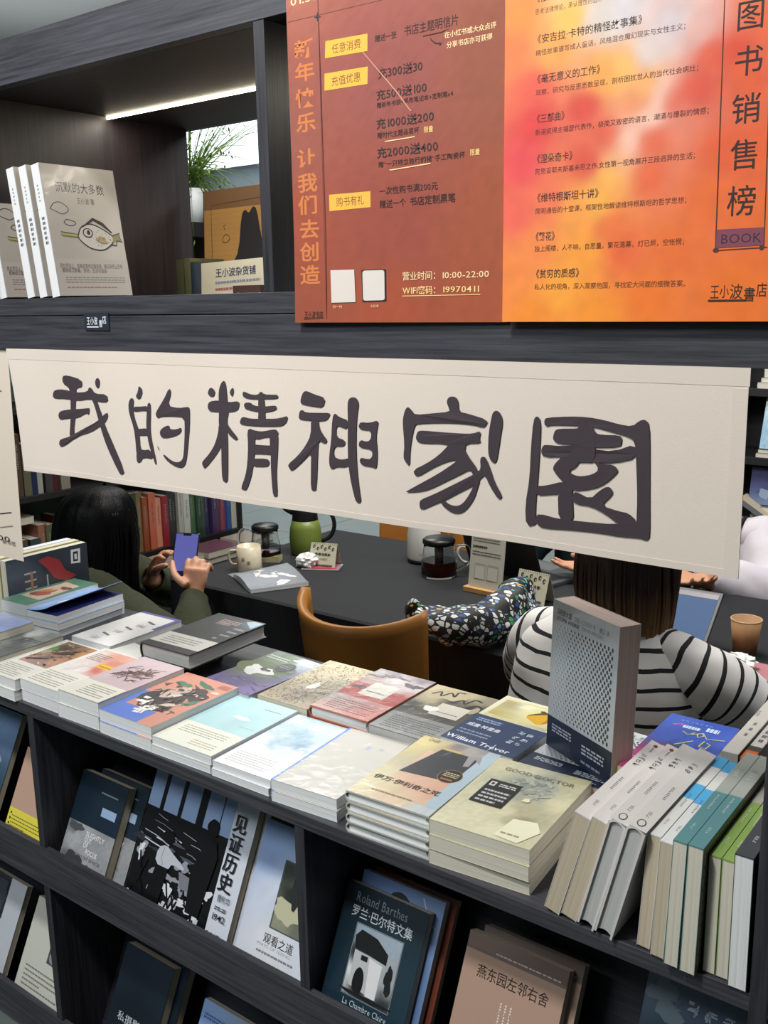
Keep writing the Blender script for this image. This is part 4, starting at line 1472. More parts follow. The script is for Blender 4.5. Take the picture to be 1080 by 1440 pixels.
# three blue books, the top one with its cover lifted
T = 0.0168
M = rotm((-2.019, 1.240, BZ + 2 * (T + .0006)), 6.0)
ob = thing('open_book', 'blue book with lifted pale blue cover on top of a stack of three', 'book', M)
bx('pages', (0.0006, 0.108, 0, 0.204, 0.0005, T - 0.001), PG_W, ob)
bx('back_cover', (0, 0.109, -0.0003, 0.205, 0, 0.0005), cmat('#c6d2e2'), ob)
bx('spine', (-0.0005, 0.0005, -0.0003, 0.205, 0, T), cmat('#b8cbe4'), ob)
bx('flyleaf', (0.002, 0.1075, 0.0005, 0.2035, T - 0.001, T - 0.0004), flat('flyleaf_navy', '#1d2158', 0.4), ob)
bm = bmesh.new()
nx_, ny_ = 10, 8
g = {}
for i in range(nx_ + 1):
    for j in range(ny_ + 1):
        s, t_ = i / nx_, j / ny_
        x = 0.110 * s * (0.80 + 0.17 * t_)
        z = T + 0.026 * s * s * (0.25 + .75 * s) * (0.62 + 0.38 * t_) + 0.004 * s
        g[i, j, 0] = bm.verts.new((x, 0.206 * t_, z))
        g[i, j, 1] = bm.verts.new((x - 0.0003, 0.206 * t_, z + 0.0007))
for i in range(nx_):
    for j in range(ny_):
        for q in (0, 1):
            f = (g[i, j, q], g[i + 1, j, q], g[i + 1, j + 1, q], g[i, j + 1, q])
            bm.faces.new(f if q else f[::-1])
for i in range(nx_):
    for j in (0, ny_):
        bm.faces.new((g[i, j, 0], g[i + 1, j, 0], g[i + 1, j, 1], g[i, j, 1]))
for j in range(ny_):
    for i in (0, nx_):
        bm.faces.new((g[i, j, 0], g[i, j + 1, 0], g[i, j + 1, 1], g[i, j, 1]))
mk('front_cover', bm, flat('cover_sky', '#8fb0e0', 0.35, coat=0.4, var=0.14, bscale=22), ob, smooth=True)
k = Ink(1, 1, 0)
for (a, b, ra, rb) in ((.45, .35, .10, .05), (.5, .42, .06, .03), (.6, .8, .04, .02)):
    pts = []
    for q in range(18):
        an = q * math.pi / 9
        s, t_ = a + ra * math.cos(an), b + rb * 1.2 * math.sin(an)
        pts.append((0.110 * s * (0.80 + 0.17 * t_), 0.206 * t_, T + 0.026 * s * s * (0.25 + .75 * s) * (0.62 + 0.38 * t_) + 0.004 * s + 0.0013))
    o_ = len(k.v)
    k.v += pts
    k.f.append(tuple(range(o_, o_ + 18)))
    k.c.append([lin('#dfe8f0')] * 18)
k.build('cover_print', ob, INK)
lowb = book('book', 'lowest of the three blue books at the left of the display', rotm((-2.019, 1.240, BZ), 6.0), 0.109, 0.205, T, cover='#a9bfe0', pages=PG_W)
dup(lowb, rotm((-2.016, 1.238, BZ + T + .0006), 5.0), 'middle of the three blue books at the left of the display')

# books standing on their long edge behind them
for i, (c, top) in enumerate((('#20242c', 0.146), ('#c9c07c', 0.148), ('#7c9cc8', 0.147))):
    def A_K(k):
        k.rect(0, 0, 1, 1, '#262b33')
        k.wash([(.2, .8, '#2c3a52'), (.8, .8, '#2e343c'), (.5, .4, '#23282e'), (.9, .2, '#343a42')], 8, 8, nz=.05)
        k.poly([(.88, .62), (.92, .5), (.8, .36), (.6, .3), (.45, .16), (.4, .3), (.5, .44), (.7, .52)], '#8c2f30')
        k.poly([(.66, .1), (.92, .09), (.93, .21), (.68, .22)], '#c9ccc8')
        k.poly([(.70, .13), (.88, .12), (.885, .185), (.71, .19)], '#262b33')
        k.rect(.74, .14, .84, .17, '#c9ccc8')
        for a in (.42, .55, .68):
            k.rect(a, .66, a + .03, .80, '#a8a49a')
        k.rect(.3, .7, .72, .73, '#8f6a50')
        k.rect(.36, .52, .6, .535, '#a8aaa8')
    x0 = -2.130 - 0.030 * i
    book('book', ('dark book in clear film standing on its long edge behind the green book', 'cream-topped book standing behind the dark film-wrapped one', 'blue-topped book standing third from the front at the left end')[i],
         frame((x0 - 0.024, 1.500 + 0.0 * i, BZ), (0, 0, 1), (0, -1, 0)), top, 0.235, 0.024, cover=c, pages=(PG_C, PG_C, PG_W)[i], art=A_K if i == 0 else None)

# tall standing book with the dotted cover
ut_x = Vector((0.139, -0.069, 0.0)).normalized()
tilt = math.radians(2.0)
z_n = ut_x.cross(Vector((0, 0, 1)))
up_ = (Vector((0, 0, 1)) * math.cos(tilt) - z_n * math.sin(tilt)).normalized()
Mf = frame((-0.668, 1.283, 0.8602), ut_x, up_)
Mf.translation = Vector((-0.668, 1.288, 0.8612)) - ut_x.cross(up_).normalized() * 0.038
book('book', 'tall thick book standing upright with grey dotted cover and navy lower band', Mf, 0.155, 0.239, 0.038, cover='#b9bcc0', pages=PG_P, art=A_utopia)

# the blue and pink novel behind the standing row
flatbook('book', 'blue and pink novel with yellow scribbles, lying behind the standing row', -0.5210, 1.224, 1.0, 0.108, 0.218, 0.0465, 2, cover='#c7c25a', pages=PG_C, art=A_blue, lower='blue and pink novel')
BLZ = BZ + 0.045

# the row standing on its fore-edges, spines up
def spine_art(title, base, bands=(), mark=None, tc='#3a3634', ring=False):
    def f(k):
        k.rect(0, 0, 1, 1, base)
        for v0, v1, c in bands:
            k.rect(0, v0, 1, v1, c)
        W_, H_ = k.W, k.H
        sz = W_ * 0.42
        # title runs down the spine
        v = 0.83
        for q in range(title):
            v -= (sz * 1.15) / H_
            k.scrawl(0.26, v, sz, tc, seed=q + len(base) + int(W_ * 1e5) % 7, n=8)
        k.greek(.42, .34, .58, .50, 9, tc, fill=.4, word=.1, seed=2)
        k.greek(.40, .13, .60, .19, 5, tc, fill=.35, word=.1, seed=5)
        if mark:
            k.ell(.5, .95, .14, .2, mark, 12)
            k.greek(.44, .86, .56, .925, 4, mark, fill=.5, word=.06, seed=3)
        elif ring:
            k.ell(.5, .06, .22, .35, tc, 14)
            k.ell(.5, .06, .17, .27, base, 14)
    return f


rows = [  # tail top-left x, top z, bottom-left x, width of thickness, y front
    ('book', 'leftmost leaning white-spined book of the standing row, red mark on spine', -0.4695, .943, -0.508, .0215, .981, '#d8d2cc', PG_Y, (4, '#d9d3ce', (), '#8a3a34'), False),
    ('book', 'second leaning white-spined book from the left, red mark on spine', -0.4470, .944, -0.4845, .0215, .981, '#d8d2cc', PG_Y, (4, '#d9d3ce', (), '#8a3a34'), False),
    ('hardcover_book', 'third leaning white hardcover, grey page edges and ring emblem at its foot', -0.4245, .949, -0.4610, .0225, .977, '#cfcac6', PG_G, (3, '#d7d2cd', (), None), True),
    ('hardcover_book', 'fourth leaning white hardcover resting on the blue-banded books', -0.4010, .950, -0.4370, .0235, .974, '#cfcac6', PG_G, (3, '#d7d2cd', (), None), True),
    ('book', 'white-spined book with bright blue bands, left of the blue-banded pair', -0.3790, .948, -0.3870, .0160, .984, '#d3d2cf', PG_Y, (0, '#dbdad6', ((.86, 1, '#4fa8dc'), (.44, .62, '#58aede')), None), False),
    ('book', 'white-spined book with bright blue bands, right of the blue-banded pair', -0.3620, .948, -0.3675, .0160, .977, '#d3d2cf', PG_Y, (0, '#dbdad6', ((.86, 1, '#4fa8dc'), (.44, .62, '#58aede')), None), False),
    ('book', 'teal-spined book with grey top, left of the teal pair', -0.3450, .958, -0.3490, .0165, .971, '#5f8a8a', PG_C, (4, '#5f8b8e', ((.52, 1, '#a5aaa2'),), None), False),
    ('book', 'teal-spined book with grey top and patterned side, right of the teal pair', -0.3275, .959, -0.3300, .0175, .970, '#5f8a8a', PG_C, (4, '#5f8b8e', ((.52, 1, '#a5aaa2'),), None), False),
    ('book', 'olive-green-spined book, left of the green pair', -0.3085, .946, -0.3085, .0135, .985, '#86a058', PG_C, (1, '#86a258', ((.55, 1, '#a8a69c'),), None), False),
    ('book', 'olive-green-spined book, right of the green pair', -0.2945, .946, -0.2940, .0140, .985, '#86a058', PG_C, (1, '#86a258', ((.55, 1, '#a8a69c'),), None), False),
    ('book', 'dark grey-spined book at the right end of the standing row', -0.2792, .962, -0.2780, .0205, .977, '#4a4a4e', PG_W, (0, '#4a4a4e', (), None), False),
]
for i, (nm, lb, xt, zt, xb, th, yf, cov, pgm, sp, hard) in enumerate(rows):
    xd = Vector((xb - xt, 0, BZ - zt))
    Wd = xd.length
    xd.normalize()
    base = Vector((xt, yf, zt))
    z_ = xd.cross(Vector((0, 1, 0)))
    low = min(0.0, (z_ * th).z)        # the corner that would dip into the board
    ys = Vector((0, 1, 0))
    M = frame(base + Vector((0, 0, -low + 0.0004)), xd, ys)
    tc = '#c9d4d2' if i in (6, 7, 8, 9, 10) else '#4a4643'
    ba = None
    if i == 7:
        def ba(k):
            k.rect(0, 0, 1, 1, '#55544f')
            k.greek(.03, .02, .97, .98, 30, '#8f8c80', fill=.5, word=.12, seed=3)
    book(nm, lb, M, Wd - 0.0006 + (0.003 if False else 0), 0.236 if i < 6 else 0.262, th - 0.0004, cover=cov, pages=pgm, spine=spine_art(*sp[:3], sp[3], tc, ring=hard), hard=hard, art=ba if i == 7 else None)

# a book lying tilted over the row, spine towards the viewer
def sp_z(k):
    k.rect(0, 0, 1, 1, '#cfcbc2')
    k.text('ZEN', .25, .66, .011, '#4a4540', rot=math.pi / 2)
    k.greek(.4, .3, .6, .6, 3, '#7c766c', seed=2)
def A_en(k):
    k.rect(0, 0, 1, 1, '#8f8c84')
    k.wash([(.2, .2, '#6c6a64'), (.5, .5, '#9a968c'), (.8, .2, '#5f5c58'), (.3, .8, '#a5a196'), (.8, .8, '#77746c')], 16, 20, nz=.25, nsc=14)
book('book', 'grey-white book standing spine up behind the blue-banded books', frame((-0.3800, 1.2395, 0.949), (0, 0, -1), (0, 1, 0)), 0.148, 0.21, 0.0215, cover='#c9c5bc', pages=PG_G, art=A_en, spine=sp_z)
def sp_or(k):
    k.rect(0, 0, 1, 1, '#cfcbc4')
    k.rect(0, .0, 1, .14, '#d8682c')
    k.rect(0, .14, 1, .22, '#4a4642')
    k.greek(.3, .3, .7, .8, 6, '#5a544e', fill=.6, word=.25, seed=4)
book('book', 'white-spined book with an orange foot, standing behind the teal pair', frame((-0.3565, 1.2420, 0.945), (0, 0, -1), (0, 1, 0)), 0.144, 0.20, 0.0165, cover='#c9c2b8', pages=PG_G, spine=sp_or)

# ------------------------------------------------------------------ books leaning in the sloping racks
def rackbook(name, label, x, W, H, T, zb, d=0.0, gap=0.0, dx=0.0, **kw):
    """x: left side, zb: height of the ledge foot, d: distance into the rack of the front face"""
    p0 = Vector((x, 0.993, zb + 0.001)) + SN * (d + T)
    M = frame(p0 + SD * 0.0005, (1, 0, 0), SD)
    return book(name, label, M, W, H, T, **kw)


Z1_, Z2_ = 0.468, 0.075


def A_slight(k):
    k.rect(0, 0, 1, 1, '#10202e')
    k.wash([(.2, .8, '#11202d'), (.8, .9, '#1c2a34'), (.7, .6, '#182836')], 4, 4, 0, .47, 1, 1)
    k.wash([(.1, .42, '#6e7072'), (.4, .44, '#9a9c9e'), (.8, .45, '#85878a'), (.2, .3, '#a4a6a8'), (.6, .3, '#8c8e90'), (.9, .35, '#96989a'), (.5, .15, '#9c9ea0'), (.9, .1, '#8e9092'), (.2, .08, '#5c5e62')], 16, 14, 0, 0, 1, .47, nz=.07, nsc=9)
    k.blot(.18, .42, .14, .05, '#4c4e50', 4)
    k.blot(.3, .1, .16, .08, '#3c3e42', 7)
    k.blot(.62, .05, .07, .05, '#4a4c50', 9)
    k.rect(.6, .62, .9, .71, '#8fa6c4')
    k.greek(.5, .84, .85, .87, 1, '#7c8a96', fill=.5, seed=3)
    for s, u, v in (('SLIGHTLY', .42, .37), ('OUT', .42, .31), ('OF', .42, .255), ('FOCUS', .5, .20)):
        k.text(s, u, v, .0135, '#e4e4e2', bold=.012, fit=.013 * len(s) * .55)
    k.text('SLIGHTLY OUT OF FOCUS', .25, .14, .009, '#4a4c50', fit=.085)


def A_witness(k):
    k.rect(0, 0, 1, 1, '#c9ced8')
    k.rect(0, 0, .80, 1, '#0d0d10')
    for x in (0, .16, .34, .55):
        k.rect(x, .72, x + (.14 if x else .12), 1, '#8fa6cc')
    k.rect(.7, .72, .80, 1, '#8fa6cc')
    r = random.Random(4)
    for i in range(16):
        a, v = r.uniform(.0, .5), r.uniform(.40, .70)
        L = r.uniform(.1, .25)
        k.line([(a, v), (a + L * .5, v - r.uniform(.0, .02)), (a + L, v - r.uniform(.01, .05))], r.uniform(.0008, .0022), r.choice(['#9a9ea8', '#6c7078', '#c4c8d0']))
    for i in range(8):
        a, v = r.uniform(.0, .5), r.uniform(.42, .68)
        k.blot(a, v, r.uniform(.04, .09), .014, r.choice(['#2c2f36', '#4a4e56', '#1c1e24']), i + 40, amp=.4)
    for i in range(26):
        k.z -= k.step * .5
        k.blot(r.uniform(.03, .74), r.uniform(.03, .42), r.uniform(.02, .07), r.uniform(.015, .05), r.choice(['#cfd2d8', '#b9bcc4', '#dcdfe4', '#8c8f96']), i, amp=.6)
    for i in range(20):
        k.z -= k.step * .5
        a, b = r.uniform(.05, .7), r.uniform(.05, .4)
        k.line([(a, b), (a + r.uniform(-.08, .08), b - r.uniform(.08, .2))], .004, '#0b0b0d')
    # boy at a desk with a standing figure
    k.poly(chaikin([(.22, .34), (.22, .46), (.29, .50), (.36, .46), (.50, .40), (.50, .37), (.38, .39), (.36, .33)], 1), '#b4b8c0')
    k.line([(.28, .48), (.27, .40), (.30, .35)], .0012, '#70747c')
    k.blot(.29, .555, .058, .05, '#08080a', 3, amp=.12)
    k.poly([(.46, .36), (.70, .34), (.68, .26), (.50, .25)], '#75787f')
    k.poly([(.20, .04), (.24, .34), (.36, .34), (.34, .04)], '#0a0a0c')
    k.poly([(.60, .12), (.56, .40), (.60, .56), (.64, .66), (.72, .66), (.76, .56), (.74, .36), (.72, .12)], '#0c0c0f')
    k.blot(.66, .75, .055, .06, '#08080a', 5, amp=.12)
    k.poly([(.72, .0), (.80, .0), (.80, .14), (.74, .16)], '#0c0c0f')
    for ch, v in zip('见证历史', (.80, .66, .52, .38)):
        k.text(ch, .815, v, .034, '#16161a', bold=.012)
    k.text('曹利华', .84, .30, .013, '#2c2c32', fit=.032)
    k.greek(.84, .24, .95, .27, 2, '#4a4a52', seed=2)
    k.text('1942', .83, .17, .015, '#1c1c22', bold=.01, fit=.034)
    k.text('2015', .82, .04, .015, '#1c1c22', bold=.01, fit=.034)


def A_look(k):
    k.rect(0, 0, 1, 1, '#c3cbd8')
    k.wash([(0, 1, '#7c98c8'), (.6, 1, '#8ba4cc'), (.2, .75, '#8ea6cf'), (1, .8, '#93a8cc'), (.3, .55, '#c6cedc'), (.5, .2, '#d6d8dc'), (.9, .4, '#ccd2dc')], 10, 12)
    k.rect(.40, .3, .98, .78, '#4e544f')
    k.wash([(.4, .7, '#3a4038'), (.8, .7, '#5c6260'), (.5, .4, '#8c8f78'), (.9, .4, '#6a6c60'), (.6, .55, '#2c302c')], 10, 12, .42, .31, .98, .77, nz=.08)
    k.blot(.62, .45, .2, .09, '#b9b89a', 4)
    k.blot(.66, .6, .1, .1, '#2a2d2c', 6)
    k.text('观看之道', .36, .20, .0175, '#25262c', bold=.006, fit=.066)
    k.greek(.3, .12, .85, .15, 1, '#7a7d86', seed=3)
    k.greek(.3, .06, .75, .09, 1, '#7a7d86', seed=4)
    k.text('WAYS OF SEEING', .28, .165, .007, '#a4a7b0', fit=.075)


def A_barthes(k):
    k.rect(0, 0, 1, 1, '#0f2330')
    k.wash([(.2, .9, '#13232c'), (.9, .9, '#1c2c34'), (.1, .3, '#142a36'), (.9, .4, '#1d3440'), (.5, .05, '#16303e')], 6, 8)
    k.text('Roland Barthes', .14, .87, .021, '#7d8c92', fit=.10)
    k.text('罗兰·巴尔特文集', .12, .76, .0185, '#c3ccd0', bold=.004, fit=.118)
    k.rect(.22, .17, .80, .72, '#8f9598')
    k.rect(.225, .174, .795, .716, '#3a4248')
    k.wash([(.3, .68, '#8ea0b0'), (.7, .68, '#97a6b4'), (.3, .5, '#2a2c30'), (.5, .4, '#c6c8c8'), (.7, .4, '#9ea2a4'), (.4, .25, '#1c1e22'), (.7, .2, '#2c2e32'), (.28, .35, '#d2d4d4')], 14, 16, .23, .178, .79, .712, nz=.05, nsc=9)
    k.poly([(.24, .62), (.30, .68), (.50, .66), (.66, .58), (.66, .5), (.26, .53)], '#17181b')
    k.poly([(.27, .52), (.62, .5), (.60, .22), (.28, .25)], '#b4b7b8')
    k.poly(chaikin([(.32, .22), (.32, .36), (.38, .42), (.45, .36), (.45, .2)], 2), '#101114')
    k.poly([(.46, .5), (.62, .48), (.62, .22), (.5, .22)], '#d6d7d6')
    k.rect(.36, .46, .44, .5, '#1a1b1e')
    k.blot(.72, .4, .05, .1, '#1c1e20', 5)
    k.blot(.5, .2, .26, .02, '#17181a', 8)
    k.text('La Chambre Claire', .26, .10, .013, '#b9c2c6', fit=.085)
    k.text('明室', .42, .03, .012, '#8f9aa0', fit=.024)


def A_bluearch(k):
    k.rect(0, 0, 1, 1, '#5f7fb6')
    k.wash([(.1, .9, '#6d8cc0'), (.9, .9, '#7c93ba'), (.5, .5, '#56749f')], 5, 6)
    k.poly(chaikin([(.3, .7), (.34, .9), (.5, .96), (.66, .88), (.72, .7)], 2), '#23262e')
    k.line([(.75, .97), (.85, .85), (.95, .8)], .002, '#c3cfdd')


def A_yan(k):
    k.rect(0, 0, 1, 1, '#a88a78')
    k.rect(0, .88, 1, 1, '#6f5e56')
    k.wash([(0, .98, '#77655c'), (1, .98, '#5f4f48')], 4, 2, 0, .9, 1, 1)
    k.greek(.3, .905, .95, .925, 1, '#b8aaa2', fill=.5, seed=3)
    k.text('燕东园左邻右舍', .15, .72, .0195, '#2c211c', bold=.004, fit=.115)
    for i, u in enumerate((.44, .49, .54)):
        k.greek(u, .3, u + .02, .62, 16, '#e0d0c2', fill=.6, word=.04, seed=i)


def A_yellow(k):
    k.rect(0, 0, 1, 1, '#b79684')
    k.rect(0, 0, 1, .30, '#d9cd4a')
    k.greek(.1, .06, .9, .25, 5, '#5a5430', fill=.3, seed=4)
    for v in (.04, .10, .16, .22):
        k.ell(.07, v + .02, .02, .02, '#2c2a20', 8)
    k.greek(.8, .5, .9, .62, 2, '#6a4438', seed=3)


def A_navy(k):
    k.rect(0, 0, 1, 1, '#121c28')
    k.wash([(.1, .9, '#162230'), (.9, .95, '#1a2836'), (.5, .5, '#0f1924')], 4, 4)
    k.text('私摄影论', .18, .34, .019, '#c9d0d6', fit=.09)
    k.text('饭泽耕太郎', .22, .17, .012, '#a8b0b8', fit=.08)


def A_ltblue(k):
    k.rect(0, 0, 1, 1, '#8faad6')
    k.wash([(0, 1, '#86a4d4'), (1, 1, '#7c9acc'), (.9, .9, '#93a0b0'), (.5, .5, '#9cb4dc')], 6, 6)
    k.greek(.06, .84, .55, .90, 2, '#3c64a8', fill=.6, seed=3)
    k.poly([(.7, .98), (1, .9), (1, .96)], '#b58a5c')


def A_scratch(k):
    k.rect(0, 0, 1, 1, '#26384c')
    k.wash([(.2, .9, '#7c94b4'), (.7, .9, '#6c86a8'), (.5, .5, '#20303f'), (.8, .2, '#2c4454')], 8, 8)
    r = random.Random(8)
    for i in range(26):
        a, b = r.uniform(.2, .95), r.uniform(.1, .9)
        k.line([(a, b), (a + r.uniform(-.2, .2), b + r.uniform(-.25, .1))], .0012, r.choice(['#9fb4c4', '#c3d2dc', '#5f788c']))


def A_grey2(k):
    k.rect(0, 0, 1, 1, '#b9bec4')
    k.rect(0, .55, .62, 1, '#2c3138')
    r = random.Random(3)
    for i in range(24):
        k.z -= k.step * .4
        k.rect(r.uniform(0, .5), r.uniform(.57, .97), r.uniform(.5, .6), r.uniform(.57, .97) , r.choice(['#3c424a', '#22262c']))
    k.rect(.62, 0, 1, 1, '#bcc1c8')


def A_draw(k):
    k.rect(0, 0, 1, 1, '#c9c9bd')
    k.rect(.5, .42, 1, .78, '#4b4e50')
    for i in range(6):
        k.ell(.6 + .06 * i, .5 + .035 * (i % 3), .07, .08, ('#8e9092', '#5a5d60')[i % 2], 14)
    k.greek(.12, .1, .9, .34, 5, '#7c7c72', fill=.35, seed=4)


def A_slate(k):
    k.rect(0, 0, 1, 1, '#45586c')
    k.wash([(0, 1, '#5a6c7e'), (.5, 1, '#4c6076'), (1, 1, '#44586e'), (.2, .6, '#2f4050'), (.9, .6, '#3c5066')], 8, 8, nz=.04)
    for i in range(4):
        k.scrawl(.22 + .15 * i, .82, .018, '#b9c6d2', i + 2, n=9)
    k.blot(.18, .85, .16, .08, '#6c7c86', 5, amp=.7)


rackbook('book', 'dark navy photo book with grey landscape lower half, upper rack left', -1.594, 0.143, 0.185, 0.020, Z1_, 0.0, cover='#3b3a34', pages=PG_Y, art=A_slight)
rackbook('book', 'second dark navy photo book tucked behind its twin in the upper rack', -1.566, 0.148, 0.195, 0.018, Z1_, 0.0225, cover='#33332f', pages=PG_Y, art=A_slight)
rackbook('photo_book', 'large square black and white photo book facing out of the upper rack', -1.391, 0.272, 0.242, 0.016, Z1_, 0.0, cover='#3a3026', pages=PG_Y, art=A_witness)
rackbook('photo_book', 'second large photo book with brown edge behind the black and white one', -1.383, 0.276, 0.244, 0.016, Z1_, 0.018, cover='#4a3c30', pages=PG_Y, art=A_witness)
rackbook('book', 'white and blue art book at the right of the upper left rack', -1.098, 0.150, 0.234, 0.014, Z1_, 0.0, cover='#c9ccd2', pages=PG_C, art=A_look)
rackbook('book', 'art book hidden behind the white and blue one, brown edge showing', -1.094, 0.150, 0.242, 0.014, Z1_, 0.016, cover='#5a4232', pages=PG_Y)
rackbook('book', 'dark teal essay collection with arched gateway photo in the upper right rack', -0.905, 0.157, 0.194, 0.016, Z1_, 0.0, cover='#152a36', pages=PG_Y, art=A_barthes)
rackbook('book', 'blue book with dark arch behind the dark teal essay collection', -0.893, 0.158, 0.214, 0.014, Z1_, 0.018, cover='#5a789f', pages=PG_C, art=A_bluearch)
rackbook('book', 'reddish-brown book hindmost behind the dark teal essay collection', -0.884, 0.160, 0.220, 0.012, Z1_, 0.034, cover='#6a3426', pages=PG_Y)
rackbook('book', 'tan-brown book with pale vertical text in the upper right rack', -0.6765, 0.160, 0.198, 0.017, Z1_, 0.0, cover='#8c7462', pages=PG_Y, art=A_yan)
rackbook('book', 'second tan-brown book behind its twin in the upper right rack', -0.664, 0.160, 0.208, 0.018, Z1_, 0.019, cover='#7c6656', pages=PG_Y, art=A_yan)
rackbook('book', 'slate blue book at the right end of the upper right rack', -0.412, 0.148, 0.252, 0.014, Z1_, 0.0, cover='#4a5f74', pages=PG_C, art=A_slate)
rackbook('book', 'beige book with yellow lower band at the left of the upper racks', -1.787, 0.135, 0.180, 0.014, Z1_, 0.0, cover='#a88a78', pages=PG_Y, art=A_yellow)
rackbook('photo_book', 'blue scratched-pattern book at the left edge of the upper racks', -2.06, 0.226, 0.236, 0.014, Z1_, 0.0, cover='#3c5064', pages=PG_Y, art=A_scratch)
rackbook('book', 'black book with white lettering in the lower rack', -1.512, 0.143, 0.212, 0.022, Z2_, 0.0, cover='#1a2028', pages=PG_Y, art=A_navy)
rackbook('book', 'second black book behind its twin in the lower rack', -1.500, 0.150, 0.218, 0.020, Z2_, 0.024, cover='#22262c', pages=PG_Y, art=A_navy)
rackbook('book', 'light blue book at the right of the lower rack', -1.273, 0.140, 0.195, 0.014, Z2_, 0.0, cover='#7c9ac8', pages=PG_Y, art=A_ltblue)
rackbook('book', 'grey and black book at the left edge of the lower racks', -2.02, 0.156, 0.205, 0.014, Z2_, 0.0, cover='#a8adb4', pages=PG_Y, art=A_grey2)
rackbook('book', 'cream book with dark drawing beside the left lower divider', -1.817, 0.165, 0.202, 0.014, Z2_, 0.0, cover='#b9b9ad', pages=PG_Y, art=A_draw)

# ------------------------------------------------------------------ upper shelf
def A_majority(k):
    k.rect(0, 0, 1, 1, '#b9b2a9')
    k.wash([(0, 1, '#a8a096'), (.5, .9, '#b2aaa0'), (1, 1, '#bcb4aa'), (0, .5, '#aaa39a'), (.9, .5, '#bab2a8')], 5, 6)
    k.text('沉默的大多数', .16, .80, .0185, '#2b2724', fit=.098)
    k.text('王小波 著', .42, .715, .011, '#4c4742', fit=.036)
    cl = [(.05, .66), (.1, .70), (.17, .715), (.24, .70), (.29, .665), (.26, .64), (.2, .625), (.13, .64), (.05, .66)]
    k.line(smoothpath(cl, 4), .0013, '#2c2826')
    cl2 = [(.2, .56), (.24, .585), (.3, .58), (.36, .565), (.33, .545), (.26, .54), (.2, .56)]
    k.line(smoothpath(cl2, 4), .0013, '#2c2826')
    body = smoothpath([(.36, .46), (.42, .53), (.55, .56), (.7, .53), (.84, .475), (.86, .45), (.8, .40), (.68, .36), (.52, .37), (.4, .42), (.36, .46)], 4)
    k.poly(body[:-1], '#c3bdb4')
    k.line(body, .0022, '#2a2523')
    k.poly([(.36, .47), (.34, .45), (.16, .455), (.13, .475), (.18, .48), (.34, .475)], '#a39a5c')
    k.line([(.36, .475), (.14, .49), (.14, .465), (.36, .45)], .001, '#3b362a')
    k.poly([(.84, .475), (.95, .50), (.94, .47), (.97, .43), (.9, .44), (.84, .42)], '#8b8256')
    k.line([(.84, .475), (.95, .50), (.94, .47), (.97, .43), (.9, .44), (.88, .40), (.80, .405)], .0018, '#2a2523')
    k.line([(.44, .535), (.6, .60), (.72, .565), (.84, .50)], [.002, .005, .006, .002], '#2e2826')
    k.ell(.5, .49, .07, .055, '#2a2523', 18)
    k.ell(.5, .49, .055, .043, '#c3bdb4', 18)
    k.ell(.51, .492, .024, .028, '#2a2523', 14)
    k.blot(.68, .44, .08, .025, '#a09468', 5)
    r = random.Random(1)
    k.up()
    for i in range(24):
        k.z -= k.step
        k.ell(r.uniform(.6, .82), r.uniform(.39, .52), .006, .006, '#4a443e', 6)
    k.up()
    k.rect(0, 0, 1, .285, '#b3aba3')
    k.text('我在荒岛上，或者寂寞地活着或者，都没有停止思考', .05, .215, .0085, '#4a443f', fit=.128)
    k.text('都继续沉默着。你好，生活与自由', .07, .18, .0085, '#4a443f', fit=.09)
    k.greek(.1, .10, .93, .155, 3, '#8a827a', fill=.4, seed=5)
    k.greek(.1, .06, .8, .08, 1, '#a06a5c', fill=.4, seed=6)


def sp_maj(k):
    k.rect(0, 0, 1, 1, '#d8d8d8')
    k.greek(.35, .72, .6, .86, 5, '#8a8a8c', fill=.5, word=.2, seed=2)
    k.greek(.3, .4, .7, .62, 6, '#55565a', fill=.6, word=.25, seed=3)


lean = math.radians(8.0)
mj = None
for i, x in enumerate((-1.4335, -1.4695, -1.5055, -1.590)):
    upv = Vector((-math.sin(lean), 0, math.cos(lean)))
    yv = Vector((0, 1, 0))
    n_ = yv.cross(upv)            # cover normal, towards +x
    Tm = 0.021
    M = frame(Vector((x, 1.0, 1.5654)) - n_ * Tm + Vector((0, 0, n_.z * Tm + 0.0002)), yv, upv)
    lb = ('white book with a bird drawing on its cover, rightmost on the upper shelf',
          'second white bird-cover book from the right on the upper shelf',
          'third white bird-cover book from the right on the upper shelf',
          'white bird-cover book at the left edge of the upper shelf')[i]
    if mj is None:
        mj = book('book', lb, M, 0.148, 0.216, Tm, cover='#cfcfcf', pages=PG_W, art=A_majority, spine=sp_maj)
    else:
        dup(mj, M, lb)

# ------------------------------------------------------------------ card and boxed book at the back of the upper shelf
sh = 1.5654
bk = thing('picture_board', 'brown kraft board with drawn dark coat and red legs on the upper shelf', 'board', frame((-1.560, 1.440, sh), Vector((0.94, -0.05, 0)), (0.0, 0.05, 1)))
bx('panel', (0, 0.19, 0, 0.212, -0.010, 0.0), flat('kraft', '#a8794a', 0.7, var=0.08, bscale=40), bk, 0.001)
bx('dark_edge', (-0.004, 0.0, 0, 0.212, -0.010, -0.001), flat('dark_edge', '#2c211b', 0.6), bk)
k = Ink(0.19, 0.212, 0.0004)
k.rect(0, .82, 1, 1, '#7c5c40')
k.rect(0, 0, 1, .82, '#b58a50')
k.up()
for i in range(16):
    k.z -= k.step
    k.rect(.02, .03 + i * .05, .98, .034 + i * .05, '#a87c44')
k.up()
k.line([(.13, .1), (.12, .86), (.98, .89)], .0012, '#2c2520')
k.poly(chaikin([(.45, .30), (.56, .42), (.60, .74), (.66, .80), (.72, .75), (.78, .82), (.84, .79), (.90, .55), (.98, .36), (.8, .27), (.6, .26)], 1), '#28262a')
k.poly([(.60, .27), (.56, .0), (.68, .0), (.73, .25)], '#8f2230')
